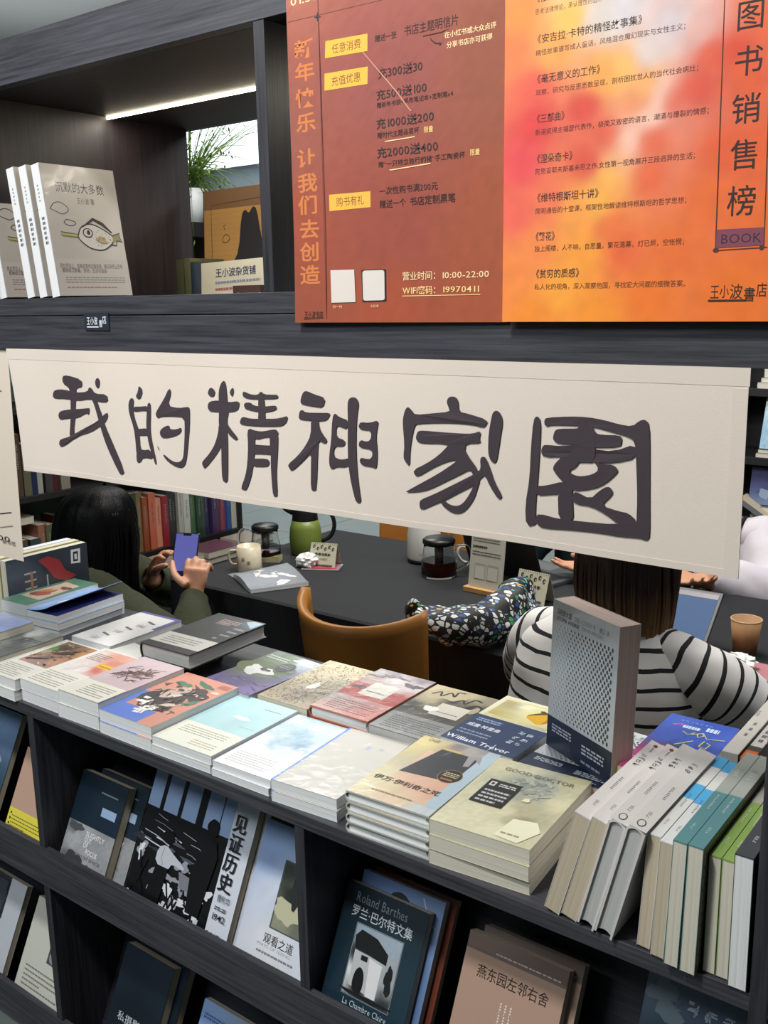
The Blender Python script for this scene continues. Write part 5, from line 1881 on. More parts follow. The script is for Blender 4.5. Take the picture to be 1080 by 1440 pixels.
k.poly([(.76, .25), (.82, .0), (.96, .0), (.90, .28)], '#8f2230')
k.line([(.34, .62), (.32, .66), (.36, .67)], .0014, '#2c2520')
k.line(smoothpath([(.30, .54), (.35, .58), (.42, .55), (.38, .51), (.31, .51), (.30, .54)], 3), .0014, '#2c2520')
k.line([(.2, .12), (.3, .16), (.28, .1), (.38, .2), (.4, .12)], .0014, '#2c2520')
k.build('drawing', bk, INK)
cd = thing('handwritten_card', 'cream handwritten card standing in front of the brown picture board', 'card', frame((-1.438, 1.318, sh), Vector((1, 0.06, 0)), (-0.10, 0.10, 1)))
bm = bmesh.new()
prism(bm, [(0, 0), (0.16, 0), (0.16, 0.0008), (0, 0.0008)], 0, 0.062)
mk('card', bm, flat('card_cream', '#d6cdb2', 0.7), cd)
k = Ink(0.16, 0.062, 0.0011)
k.text('王小波杂货铺', .22, .56, .0175, '#242a58', fit=.098, bold=.01)
k.greek(.22, .34, .9, .48, 1, '#8a8aa0', fill=.5, word=.05, seed=3)
k.greek(.22, .14, .6, .28, 1, '#b0605c', fill=.5, word=.04, seed=4)
k.build('handwriting', cd, INKM)
bs = thing('wooden_block', 'small brown block propping the handwritten card', 'block', (-1.335, 1.300, sh))
bx('block', (0, 0.07, 0, 0.012, 0, 0.018), flat('block_brown', '#4a3128', 0.5), bs, 0.001)
for i, (c, w, h) in enumerate((('#54543a', .020, .072), ('#6a6a4c', .018, .074), ('#3c4a58', .014, .066))):
    rr = book('book', ('small olive book', 'small khaki book', 'small blue-grey book')[i] + ' standing beside the handwritten card', frame((-1.545 + 0.024 * i + w, 1.335 , sh), (0, 1, 0), (0, 0, 1)), 0.09, h, w, cover=c, pages=PG_Y)

# ------------------------------------------------------------------ the long table
TZ = 0.75
TX0, TX1, TY0, TY1 = -2.225, 0.9, 1.855, 2.615
CL = flat('black_tablecloth', '#1b1d21', 0.85, bump=0.06, bscale=260)
tb = thing('long_table', 'long reading table behind the bookcase under a black cloth', 'table', (TX0, TY0, 0))
bx('tabletop', (0.01, TX1 - TX0 - 0.01, 0.01, TY1 - TY0 - 0.01, 0.715, 0.745), flat('table_wood', '#3a2c22', 0.5), tb)
for a in (0.06, TX1 - TX0 - 0.12):
    for b in (0.06, TY1 - TY0 - 0.12):
        bx('leg', (a, a + 0.06, b, b + 0.06, 0, 0.715), flat('table_wood', '#3a2c22', 0.5), tb)
bm = bmesh.new()
N = 160
per = 2 * ((TX1 - TX0) + (TY1 - TY0))
rings = [[], [], [], []]
for i in range(N * 2):
    d = per * i / (N * 2)
    L, Wd = TX1 - TX0, TY1 - TY0
    if d < L: p, n = (d, 0), (0, -1)
    elif d < L + Wd: p, n = (L, d - L), (1, 0)
    elif d < 2 * L + Wd: p, n = (2 * L + Wd - d, Wd), (0, 1)
    else: p, n = (0, per - d), (-1, 0)
    wv = 0.012 * math.sin(d * 19) + 0.008 * math.sin(d * 31 + 1)
    for q, (z, off) in enumerate(((0.7500, -0.004), (0.7450, 0.004), (0.62, 0.008 + wv * 0.4), (0.13, 0.02 + wv * 1.3))):
        rings[q].append(bm.verts.new((p[0] + n[0] * off, p[1] + n[1] * off, z)))
for a, b in zip(rings, rings[1:]):
    for i in range(N * 2):
        bm.faces.new((a[i], a[(i + 1) % (N * 2)], b[(i + 1) % (N * 2)], b[i]))
bm.faces.new(rings[0])
cl = mk('tablecloth', bm, CL, None, smooth=False)
cl.location = tb.location
tag(cl, 'black cloth draped over the long reading table', 'tablecloth')
TT = TZ + 0.0006


def glassmat():
    if 'clear_glass' in MATS:
        return MATS['clear_glass']
    m = flat('clear_glass', '#f2f6f6', 0.02, trans=1.0, ior=1.1)
    return m


GL = glassmat()
BLKP = flat('black_plastic', '#131416', 0.35)

# mug
mg = thing('mug', 'cream mug with an orange cat and black characters, at the left end of the table', 'mug', (-2.085, 2.045, TT))
bm = bmesh.new()
lathe(bm, [(0.001, 0.0), (0.037, 0.0), (0.039, 0.003), (0.0365, 0.078), (0.0345, 0.078), (0.036, 0.008), (0.001, 0.006)], 36)
mk('body', bm, flat('mug_cream', '#c9bfa6', 0.3), mg, smooth=True)
bm = bmesh.new()
tube(bm, smoothpath([(-0.030, -0.020, 0.062), (-0.048, -0.032, 0.060), (-0.052, -0.035, 0.040), (-0.046, -0.030, 0.020), (-0.032, -0.021, 0.018)], 4), 0.004, 8)
mk('handle', bm, flat('mug_cream', '#c9bfa6', 0.3), mg, smooth=True)


def cylprint(parent, name, r0, r1, h, ang0, ops, mat=INK):
    """print wrapped on a lathe body: u in metres round the body from ang0, v in metres up"""
    k = Ink(1, 1, 0)
    ops(k)
    def wp(x, y, z):
        r = r0 + (r1 - r0) * y / h + 0.0005 + z * 0.5
        a = ang0 + x / r
        return (r * math.cos(a), r * math.sin(a), y)
    return k.build(name, parent, mat, warp=wp)


def mugart(k):
    k.poly(chaikin([(-.012, .012), (.006, .012), (.006, .026), (.010, .036), (.007, .052), (.0, .048), (-.006, .056), (-.010, .050), (-.006, .038), (-.012, .028)], 1), '#c98a28')
    k.text('呆', .022, .036, .014, '#26221e')
    k.text('呆', .040, .026, .014, '#26221e')
cylprint(mg, 'mug_print', 0.039, 0.0365, 0.078, math.radians(-118), mugart)

# glass pot with black lid (left)
def glass_pot(loc, label, r, h, tea, ang, sc=1.0):
    g = thing('glass_teapot', label, 'teapot', loc)
    bm = bmesh.new()
    prof = [(0.001, 0.0), (r * 0.93, 0.0), (r, 0.008), (r * 1.0, h * 0.45), (r * 0.86, h * 0.9), (r * 0.84, h), (r * 0.81, h), (r * 0.83, h * 0.9), (r * 0.96, h * 0.45), (r * 0.955, 0.010), (0.001, 0.004)]
    lathe(bm, prof, 36)
    mk('glass_body', bm, GL, g, smooth=True)
    if tea:
        bm = bmesh.new()
        lathe(bm, [(0.001, 0.0055), (r * 0.92, 0.0055), (r * 0.95, 0.02), (r * 0.945, tea), (0.001, tea)], 32)
        mk('tea', bm, flat('tea_red', '#3c0f08', 0.08, trans=0.25, ior=1.33), g, smooth=False)
    bm = bmesh.new()
    lathe(bm, [(0.001, h - 0.004), (r * 0.80, h - 0.004), (r * 0.92, h + 0.001), (r * 0.92, h + 0.010), (r * 0.80, h + 0.016), (0.001, h + 0.018)], 36)
    mk('lid', bm, BLKP, g, smooth=True)
    bm = bmesh.new()
    lathe(bm, [(0.010, h * 0.35), (0.012, h * 0.36), (0.014, h - 0.005), (0.011, h - 0.005), (0.010, h * .36)], 20)
    mk('infuser', bm, flat('steel_mesh', '#8a8c8e', 0.35, metal=0.8), g, smooth=True)
    bm = bmesh.new()
    a = math.radians(ang)
    c, s = math.cos(a), math.sin(a)
    tube(bm, smoothpath([(r * .86 * c, r * .86 * s, h * .92), ((r + .026) * c, (r + .026) * s, h * .98), ((r + .040) * c, (r + .040) * s, h * .78), ((r + .036) * c, (r + .036) * s, h * .45), (r * .99 * c, r * .99 * s, h * .2)], 5), 0.0042, 8)
    mk('handle', bm, GL if not tea else GL, g, smooth=True)
    return g


glass_pot((-2.135, 2.170, TT), 'clear glass teapot with black lid behind the cat mug', 0.047, 0.098, 0.03, -150)
glass_pot((-1.568, 2.318, TT), 'clear glass teapot of dark red tea with black lid in the middle of the table', 0.053, 0.100, 0.048, 20)

# green vacuum jug
kj = thing('vacuum_jug', 'olive green vacuum jug with black collar and handle', 'jug', (-2.080, 2.300, TT))
bm = bmesh.new()
lathe(bm, [(0.001, 0.0), (0.047, 0.0), (0.050, 0.006), (0.053, 0.05), (0.050, 0.085), (0.043, 0.112), (0.001, 0.112)], 36)
mk('body', bm, flat('olive_enamel', '#6f7f38', 0.38), kj, smooth=True)
bm = bmesh.new()
lathe(bm, [(0.043, 0.111), (0.041, 0.125), (0.042, 0.145), (0.036, 0.152), (0.001, 0.154)], 36)
mk('collar', bm, BLKP, kj, smooth=True)
bm = bmesh.new()
tube(bm, smoothpath([(0.026, 0.030, 0.138), (0.050, 0.038, 0.142), (0.072, 0.050, 0.125), (0.078, 0.054, 0.09), (0.066, 0.047, 0.055), (0.042, 0.032, 0.040)], 5), 0.0068, 10)
mk('handle', bm, BLKP, kj, smooth=True)
bm = bmesh.new()
tube(bm, [(-0.030, -0.024, 0.138), (-0.048, -0.036, 0.146), (-0.056, -0.042, 0.150)], [0.012, 0.008, 0.004], 10)
mk('spout', bm, BLKP, kj, smooth=True)

# white vacuum jug
wj = thing('vacuum_jug', 'white vacuum jug with dark base beside the red tea', 'jug', (-1.700, 2.430, TT))
bm = bmesh.new()
lathe(bm, [(0.052, 0.012), (0.054, 0.02), (0.052, 0.09), (0.044, 0.15), (0.036, 0.19), (0.001, 0.20)], 36)
mk('body', bm, flat('white_enamel', '#e6e6e2', 0.3), wj, smooth=True)
bm = bmesh.new()
lathe(bm, [(0.001, 0), (0.052, 0.0), (0.053, 0.012), (0.001, 0.013)], 36)
mk('base', bm, BLKP, wj, smooth=True)
cylprint(wj, 'lettering', 0.054, 0.052, 0.09, math.radians(-70), lambda k: k.rect(0.0, .032, .014, .035, '#55524c'))

# white cup with yellow blossom
wc = thing('mug', 'white mug with a yellow flower beside the wooden sign stand', 'mug', (-1.505, 2.455, TT))
bm = bmesh.new()
lathe(bm, [(0.001, 0.0), (0.030, 0.0), (0.036, 0.006), (0.040, 0.080), (0.038, 0.080), (0.034, 0.010), (0.001, 0.008)], 32)
mk('body', bm, flat('white_china', '#d3d1ca', 0.25), wc, smooth=True)
bm = bmesh.new()
tube(bm, smoothpath([(-0.030, -0.022, 0.066), (-0.052, -0.034, 0.068), (-0.060, -0.040, 0.046), (-0.046, -0.032, 0.022), (-0.026, -0.019, 0.018)], 4), 0.0045, 8)
mk('handle', bm, flat('white_china', '#d3d1ca', 0.25), wc, smooth=True)
cylprint(wc, 'flower_print', 0.037, 0.040, 0.080, math.radians(-80), lambda k: (k.blot(.004, .032, .018, .020, '#d69a1c', 4, amp=.2), k.blot(.002, .03, .006, .006, '#7c4a18', 5)))

# little tin
mb = thing('tea_tin', 'small flat green and cream box beside the olive jug', 'box', rotm((-2.118, 2.128, TT), 28))
bx('box', (0, 0.060, 0, 0.042, 0, 0.017), flat('tin_cream', '#b5ad8c', 0.5), mb, 0.001)
k = Ink(0.060, 0.042, 0.0175)
k.rect(0, 0, 1, 1, '#5c6a34')
k.blot(.5, .5, .3, .25, '#c2bf8c', 3)
k.build('lid_print', mb, INK)

# crumpled tissues
def crumple(name, label, loc, r, seed, flat_=0.7, n=3):
    bm = bmesh.new()
    bmesh.ops.create_icosphere(bm, subdivisions=n, radius=r)
    for v in bm.verts:
        q = v.co.normalized()
        d = abs(noise.noise(q * 2.2 + Vector((seed, 0, 0)))) * 0.9 + abs(noise.noise(q * 5 + Vector((0, seed, 0)))) * 0.4
        v.co = v.co * (0.72 + d)
        v.co.z = max(v.co.z * flat_ + r * 0.55, 0.0)
    o = mk(name, bm, flat('tissue_white', '#d9dad8', 0.9))
    o.location = loc
    tag(o, label, 'tissue')
    return o


crumple('tissue', 'crumpled white tissue in front of the olive jug', (-1.965, 2.178, TT), 0.034, 3.0)

# tent calendars
def calendar(M, label, wd, ht, blank=False):
    c = thing('tent_calendar', label, 'calendar', M)
    m = flat('calendar_card', '#c6c4ac', 0.7)
    for s, nm in ((1, 'front_sheet'), (-1, 'rear_sheet')):
        bm = bmesh.new()
        pr = [(0, 0), (0.0012, 0), (0.0012 + 0.026, ht), (0.026, ht)]
        xprism(bm, [((p[0] if s > 0 else 0.0545 - p[0]), p[1]) for p in pr], 0, wd)
        mk(nm, bm, m, c)
    k = Ink(wd, ht, 0.0)
    r = random.Random(3)
    for i in range(6):
        u = .14 + i * .145
        v = .80 + (.05 if i % 2 == 0 else -.03)
        k.ell(u, v, .045, .06, '#26221e', 12, rot=-.4)
        k.ell(u + .015, v - .01, .02, .03, '#b9b49c', 8)
    k.greek(.2, .5, .8, .6, 1, '#3c3834', fill=.9, word=.1, seed=2)
    k.greek(.3, .32, .7, .42, 2, '#9a7c58', fill=.4, word=.06, seed=4)
    k.greek(.1, .06, .9, .14, 1, '#3c3834', fill=.9, word=.03, seed=5)
    o = k.build('calendar_print', c, INKM, warp=lambda x, y, z: (x, 0.026 * y / ht - 0.0006 - z, y))
    bm = bmesh.new()
    for i in range(14):
        x = wd * (i + .5) / 14
        tube(bm, [(x, 0.026 + 0.003 * math.cos(a), ht - 0.001 + 0.003 * math.sin(a)) for a in (0, 1.05, 2.1, 3.14, 4.2, 5.2, 6.28)], 0.0005, 4, cap=False)
    w_ = mk('wire_binding', bm, flat('wire_dark', '#2c2c2e', 0.4, metal=.6), c)
    w_['kind'] = 'stuff'
    return c


calendar(rotm((-1.960, 2.176, TT), 17), 'small tent calendar beside the crumpled tissue', 0.088, 0.072)
calendar(rotm((-1.266, 2.232, TT), -6), 'small tent calendar in front of the open laptop, right of the wooden stand', 0.098, 0.082)

# pink card in its sleeve
pc = thing('card_sleeve', 'pink-red card in a clear sleeve on the black cloth', 'card', rotm((-1.955, 2.135, TT), 28))
bx('sleeve', (0, 0.118, 0, 0.072, 0, 0.0015), flat('sleeve_grey', '#9a8f98', 0.15, coat=0.6), pc)
bx('card', (0.018, 0.105, 0.012, 0.060, 0.0016, 0.003), flat('card_pink', '#b83a4c', 0.5), pc)

# magazine, its cover bent open
P = [Vector(q) for q in ((-2.062, 1.955, 0), (-1.905, 1.868, 0), (-1.820, 2.018, 0), (-2.018, 2.142, 0))]
mz = thing('magazine', 'grey magazine with a white lily on its curled cover, near the table corner', 'magazine', (P[0].x, P[0].y, TT))
O_ = P[0]
bm = bmesh.new()


def mzp(s, t, lift):
    a = P[0].lerp(P[1], s).lerp(P[3].lerp(P[2], s), t)
    z = 0.010 + 0.010 * math.sin(math.pi * min(1, s * 1.15)) * (1 - 0.5 * t)
    z *= 1 if lift else 0
    return (a - O_) + Vector((0, 0, z + 0.0004))


gr = {}
for i in range(11):
    for j in range(7):
        gr[i, j, 1] = bm.verts.new(mzp(i / 10, j / 6, True))
        gr[i, j, 0] = bm.verts.new(mzp(i / 10, j / 6, False))
for i in range(10):
    for j in range(6):
        bm.faces.new((gr[i, j, 1], gr[i + 1, j, 1], gr[i + 1, j + 1, 1], gr[i, j + 1, 1]))
        bm.faces.new((gr[i, j, 0], gr[i, j + 1, 0], gr[i + 1, j + 1, 0], gr[i + 1, j, 0]))
for i in range(10):
    for j in (0, 6):
        bm.faces.new((gr[i, j, 0], gr[i + 1, j, 0], gr[i + 1, j, 1], gr[i, j, 1]))
for j in range(6):
    for i in (0, 10):
        bm.faces.new((gr[i, j, 0], gr[i, j + 1, 0], gr[i, j + 1, 1], gr[i, j, 1]))
mk('pages', bm, PG_W, mz, smooth=False)
k = Ink(1, 1, 0)
k.wash([(0, 0, '#8b919b'), (1, 0, '#7c838e'), (0, 1, '#7c8087'), (1, 1, '#6c7078'), (.5, .5, '#80868f')], 12, 12)
for (a, b, c_, d, q, ro) in ((.35, .55, .22, .09, 1, .5), (.28, .35, .18, .07, 4, -.4), (.55, .45, .14, .08, 7, 1.2), (.6, .75, .16, .05, 9, .9), (.85, .6, .08, .13, 11, .2)):
    k.blot(a, b, c_, d, '#d2d3d2', q, amp=.4, rot=ro)
    k.line([(a - c_ * .6, b), (a, b + .02), (a + c_ * .6, b - .01)], .01, '#8b8f96')
k.build('cover_print', mz, INK, warp=lambda x, y, z: tuple(mzp(min(1, max(0, x)), min(1, max(0, y)), True) + Vector((0, 0, 0.0006 + z))))
bm = bmesh.new()
xprism(bm, [(0.0, 0.0), (0.12, 0.0), (0.12, 0.0015), (0.0, 0.0015)], -0.045, 0.0)
lf = mk('folded_leaf', bm, flat('leaf_grey', '#6f7176', 0.5), mz)
lf.rotation_euler.z = math.radians(-18)

# wooden stand with a menu sheet
st = thing('sign_stand', 'clear menu sheet in a light wooden stand on the black table', 'sign', rotm((-1.425, 2.225, TT), -3))
bx('wooden_base', (0, 0.128, 0, 0.045, 0, 0.014), flat('light_wood', '#c79a62', 0.5, var=.1, bscale=30), st, 0.001)
bm = bmesh.new()
xprism(bm, [(0.014, 0.0145), (0.017, 0.0145), (0.040, 0.185), (0.037, 0.185)], 0.008, 0.120)
mk('sheet_holder', bm, flat('menu_sheet', '#c9c7ba', 0.45), st)
k = Ink(0.112, 0.172, 0.0)
k.greek(.06, .9, .5, .96, 1, '#3a3a38', fill=.6, word=.06, seed=2)
k.greek(.06, .74, .85, .86, 3, '#55554f', fill=.4, word=.05, seed=3)
k.greek(.06, .64, .5, .69, 1, '#2e2e2c', fill=.7, word=.06, seed=4)
k.greek(.06, .52, .9, .61, 2, '#55554f', fill=.4, word=.05, seed=5)
for u in (.17, .55):
    k.rect(u, .14, u + .30, .36, '#cfcec4')
    k.rect(u, .38, u + .30, .385, '#6a6a64')
    k.line([(u, .14), (u + .3, .14), (u + .3, .36), (u, .36), (u, .14)], .0012, '#7c7c74')
k.build('menu_print', st, INK, warp=lambda x, y, z: (x + 0.008, 0.014 + 0.023 * y / 0.1705 - 0.0006 - z, y + 0.0145))

# laptops
def laptop(M, label, W_, D_, ang, screen, art=None):
    L = thing('laptop', label, 'laptop', M)
    al = flat('laptop_alu', '#7c7e82', 0.35, metal=0.7)
    bx('base', (-W_ / 2, W_ / 2, 0, D_, 0, 0.012), al, L, 0.002)
    kb = bx('keyboard', (-W_ / 2 + 0.02, W_ / 2 - 0.02, D_ * .45, D_ - 0.02, 0.0121, 0.0128), flat('keyboard_black', '#18191b', 0.5), L)
    bx('trackpad', (-0.05, 0.05, 0.012, D_ * .38, 0.0121, 0.0125), flat('trackpad', '#8a8c90', 0.3, metal=.5), L)
    a = math.radians(ang)
    lid = bx('screen_lid', (-W_ / 2, W_ / 2, 0, 0.006, 0, D_), flat('lid_dark', '#1c1c20', 0.4), L, 0.002)
    lid.location = (0, D_, 0.012)
    lid.rotation_euler.x = -a
    scr = bx('display', (-W_ / 2 + 0.008, W_ / 2 - 0.008, -0.0008, 0.0, 0.012, D_ - 0.008), screen, lid)
    return L, lid


SCR = flat('screen_blue', '#3b5070', 0.55, spec=0.15, emit='#44608a', estr=0.34)
L1, lid1 = laptop(rotm((-0.833, 1.862, TT), 0.5), 'open laptop with blue screen in front of the striped-shirt reader', 0.30, 0.182, 50, SCR)
bx('menu_bar', (-0.142, 0.142, -0.0012, -0.0009, 0.160, 0.1735), flat('screen_bar', '#3b2c3a', 0.2, emit='#3b2c3a', estr=0.3), lid1)
L2, lid2 = laptop(rotm((-1.331, 2.590, TT), 165), 'open grey laptop turned away, used by the person in dark clothes', 0.30, 0.20, 18, flat('screen_dim', '#20252c', 0.15, emit='#29313c', estr=0.3))

# paper cup
pcup = thing('paper_cup', 'plain brown paper cup at the right end of the view', 'cup', (-0.628, 2.170, TT) )
bm = bmesh.new()
lathe(bm, [(0.001, 0.003), (0.024, 0.003), (0.0242, 0.0), (0.0255, 0.0), (0.034, 0.082), (0.0325, 0.082), (0.0242, 0.006), (0.001, 0.006)], 36)
mk('cup_wall', bm, flat('kraft_cup', '#a27c54', 0.65), pcup, smooth=True)
bm = bmesh.new()
tube(bm, [(0.0337 * math.cos(a * math.pi / 18), 0.0337 * math.sin(a * math.pi / 18), 0.082) for a in range(37)], 0.0014, 6, cap=False)
mk('rolled_rim', bm, flat('cup_rim', '#c6a985', 0.6), pcup, smooth=True)
cs = bx('pink_sleeve', (0, 0.34, 0, 0.17, 0, 0.012), flat('pink_felt', '#a9747a', 0.9, bump=.1, bscale=200), None, 0.004)
cs.location = (-0.665, 1.935, TT); cs.rotation_euler.z = math.radians(-3)
tag(cs, 'dusty pink laptop sleeve lying by the paper cup', 'sleeve')
ti = crumple('tissue', 'folded white tissue on the pink sleeve', (-0.600, 2.040, TT + 0.0125), 0.032, 8.0, 0.3)

# ------------------------------------------------------------------ chairs
LEA = flat('tan_leather', '#9a6528', 0.42, bump=.08, bscale=40)


def shell_chair(M, label, grp=None, w=0.178):
    c = thing('leather_chair', label, 'chair', M, grp)
    bm = bmesh.new()
    nx, ny = 26, 14
    A, B = {}, {}
    for i in range(nx + 1):
        for j in range(ny + 1):
            s = -1 + 2 * i / nx
            t = j / ny
            ww = w * (0.90 + 0.10 * t)
            top = 0.884 - 0.028 * (1 - abs(s) ** 2.2)
            z = 0.43 + (top - 0.43) * t
            x = ww * math.sin(s * 1.18) / math.sin(1.18)
            y = 0.13 * (1 - math.cos(s * 1.18)) / (1 - math.cos(1.18)) * (0.75 + .25 * t) - 0.07 * t
            A[i, j] = bm.verts.new((x, y, z))
            B[i, j] = bm.verts.new((x * 0.93, y + 0.024 * (1 - 0.2 * abs(s)), z - 0.004))
    for i in range(nx):
        for j in range(ny):
            bm.faces.new((A[i, j], A[i + 1, j], A[i + 1, j + 1], A[i, j + 1]))
            bm.faces.new((B[i, j], B[i, j + 1], B[i + 1, j + 1], B[i + 1, j]))
    for i in range(nx):
        for j in (0, ny):
            bm.faces.new((A[i, j], A[i + 1, j], B[i + 1, j], B[i, j]))
    for j in range(ny):
        for i in (0, nx):
            bm.faces.new((A[i, j], A[i, j + 1], B[i, j + 1], B[i, j]))
    mk('backrest', bm, LEA, c, smooth=True)
    bm = bmesh.new()
    lathe(bm, [(0.001, 0.38), (0.17, 0.38), (0.19, 0.40), (0.19, 0.43), (0.17, 0.445), (0.001, 0.45)], 32, (0, 0.15, 0))
    mk('seat', bm, LEA, c, smooth=True)
    for sx in (-1, 1):
        for sy in (0, 1):
            bm = bmesh.new()
            tube(bm, [(sx * 0.13, 0.06 + 0.2 * sy, 0.40), (sx * 0.20, 0.0 + 0.32 * sy, 0.0)], [0.014, 0.010], 10)
            mk('leg', bm, flat('chair_leg_black', '#151517', 0.4), c, smooth=True)
    return c


c0 = shell_chair(rotm((-1.345, 1.615, 0), 3), 'tan leather shell chair seen from behind between the two readers')
sc_ = bx('scratch', (0, 0.002, 0, 0.001, 0, 0.06), flat('scratch_dark', '#4a2c10', .6), c0)
sc_.location = (-0.004, -0.041, 0.66)
dup(c0, rotm((-2.10, 3.02, 0), 178), 'tan leather chair at the far side of the table, behind the white jug')
dup(c0, rotm((-1.82, 3.04, 0), 183), 'tan leather chair at the far side of the table, behind the red tea')


def stool(M, label):
    c = thing('stool', label, 'stool', M)
    bm = bmesh.new()
    lathe(bm, [(0.001, 0.385), (0.15, 0.385), (0.165, 0.395), (0.165, 0.42), (0.15, 0.432), (0.001, 0.434)], 32)
    mk('seat', bm, flat('stool_black', '#1b1b1e', .6), c, smooth=True)
    for q in range(4):
        a_ = math.pi / 4 + q * math.pi / 2
        bm = bmesh.new()
        tube(bm, [(0.10 * math.cos(a_), 0.10 * math.sin(a_), 0.386), (0.15 * math.cos(a_), 0.15 * math.sin(a_), 0.0)], [0.013, 0.010], 10)
        mk('leg', bm, flat('chair_leg_black', '#151517', 0.4), c, smooth=True)
    return c


stool((-2.44, 1.68, 0), 'black stool under the woman with the phone')
stool((-0.75, 1.64, 0), 'black stool under the reader in stripes')
stool((-0.95, 3.03, 0), 'black stool under the person in white')
stool((-1.34, 3.03, 0), 'black stool under the person in dark teal')

# patterned bag
tm = bpy.data.materials.new('mosaic_fabric')
nt, p = nodes_of(tm)
tc = nt.nodes.new('ShaderNodeTexCoord')
mp = nt.nodes.new('ShaderNodeMapping')
mp.inputs['Scale'].default_value = (52, 120, 84)
mp.inputs['Rotation'].default_value = (0.3, 0.5, 0.6)
v1 = nt.nodes.new('ShaderNodeTexVoronoi')
v1.feature = 'F1'
v1.inputs['Scale'].default_value = 1
v2 = nt.nodes.new('ShaderNodeTexVoronoi')
v2.feature = 'DISTANCE_TO_EDGE'
v2.inputs['Scale'].default_value = 1
sep = nt.nodes.new('ShaderNodeSeparateColor')
ramp = nt.nodes.new('ShaderNodeValToRGB')
ramp.color_ramp.interpolation = 'CONSTANT'
els = ramp.color_ramp.elements
cols = [(0.0, '#0a0b10'), (.22, '#cfd3d2'), (.48, '#27458f'), (.58, '#d8dad6'), (.68, '#2f8a4c'), (.76, '#0c0d12'), (.82, '#d2a03c'), (.87, '#6f9cc4'), (.93, '#b8b8b4')]
els[0].position, els[0].color = 0.0, (*lin(cols[0][1]), 1)
els[1].position, els[1].color = cols[1][0], (*lin(cols[1][1]), 1)
for a, c_ in cols[2:]:
    e = els.new(a)
    e.color = (*lin(c_), 1)
gt = nt.nodes.new('ShaderNodeMath')
gt.operation = 'GREATER_THAN'
gt.inputs[1].default_value = 0.12
mx = nt.nodes.new('ShaderNodeMix')
mx.data_type = 'RGBA'
mx.inputs[6].default_value = (*lin('#08090c'), 1)
nt.links.new(tc.outputs['Object'], mp.inputs['Vector'])
nt.links.new(mp.outputs['Vector'], v1.inputs['Vector'])
nt.links.new(mp.outputs['Vector'], v2.inputs['Vector'])
nt.links.new(v1.outputs['Color'], sep.inputs['Color'])
nt.links.new(sep.outputs['Red'], ramp.inputs['Fac'])
nt.links.new(v2.outputs['Distance'], gt.inputs[0])
nt.links.new(gt.outputs[0], mx.inputs[0])
nt.links.new(ramp.outputs['Color'], mx.inputs[7])
nt.links.new(mx.outputs[2], p.inputs['Base Color'])
p.inputs['Roughness'].default_value = 0.6
bag = thing('fabric_bag', 'crumpled black fabric bag with multicoloured mosaic print on the table edge', 'bag', (-1.20, 1.90, TT))
bm = bmesh.new()
tube(bm, smoothpath([(-0.135, -0.045, 0.085), (-0.10, -0.055, 0.055), (-0.03, -0.07, 0.05), (0.05, -0.03, 0.055), (0.085, 0.05, 0.075), (0.07, 0.13, 0.105)], 5),
     [(.020, .014)] * 2 + [(.030, .026)] * 4 + [(.040, .050)] * 6 + [(.046, .056)] * 5 + [(.056, .060)] * 5 + [(.052, .046)] * 3 + [(.030, .030)], 18)
for v in bm.verts:
    n_ = noise.noise(v.co * 16) * 0.020 + noise.noise(v.co * 40) * 0.008
    v.co += Vector((n_, n_ * .6, n_))
    v.co.z = max(v.co.z, 0.001)
o = mk('fabric', bm, tm, bag, smooth=True)
s_ = o.modifiers.new('sub', 'SUBSURF'); s_.levels = 1; s_.render_levels = 2

# ------------------------------------------------------------------ bookcases behind
SB = flat('back_case_black', '#1c1a1d', 0.5)


def simple_book(name, label, cat, M, W, H, T, col, group=None):
    """small background book: cover shell and page block"""
    r = thing(name, label, cat, M, group)
    bm = bmesh.new()
    prism(bm, [(W, 0), (0, 0), (-0.001, T / 2), (0, T), (W, T), (W, T - .001), (.001, T - .001), (.001, .001), (W, .001)], 0, H)
    mk('cover', bm, cmat(col), r)
    bm = bmesh.new()
    box(bm, .001, W - .002, .001, H - .002, .001, T - .001)
    mk('pages', bm, PG_C, r)
    k = Ink(T, H, 0)
    rr = random.Random(hash((round(M.translation.y, 3), col)) % 997)
    dark = sum(lin(col)) > 0.6
    k.greek(.38, .45, .62, .85, 12, '#55524c' if dark else '#8f8c84', fill=.5, word=.12, seed=int(M.translation.y * 1000) % 97)
    k.build('spine_print', r, INK, Matrix(((0, 0, -1, -0.0014), (0, 1, 0, 0), (1, 0, 0, 0), (0, 0, 0, 1))))
    return r


BX, BYa, BYb = -4.0, 1.1, 3.885
bc = thing('bookcase', 'dark bookcase full of upright books on the left, behind the woman with phone', 'bookcase', (BX - 0.34, BYa, 0))


def bpart(name, x0, x1, y0, y1, z0, z1, mat=SB):
    return bx(name, (x0 - BX + 0.34, x1 - BX + 0.34, y0 - BYa, y1 - BYa, z0, z1), mat, bc, 0.001)


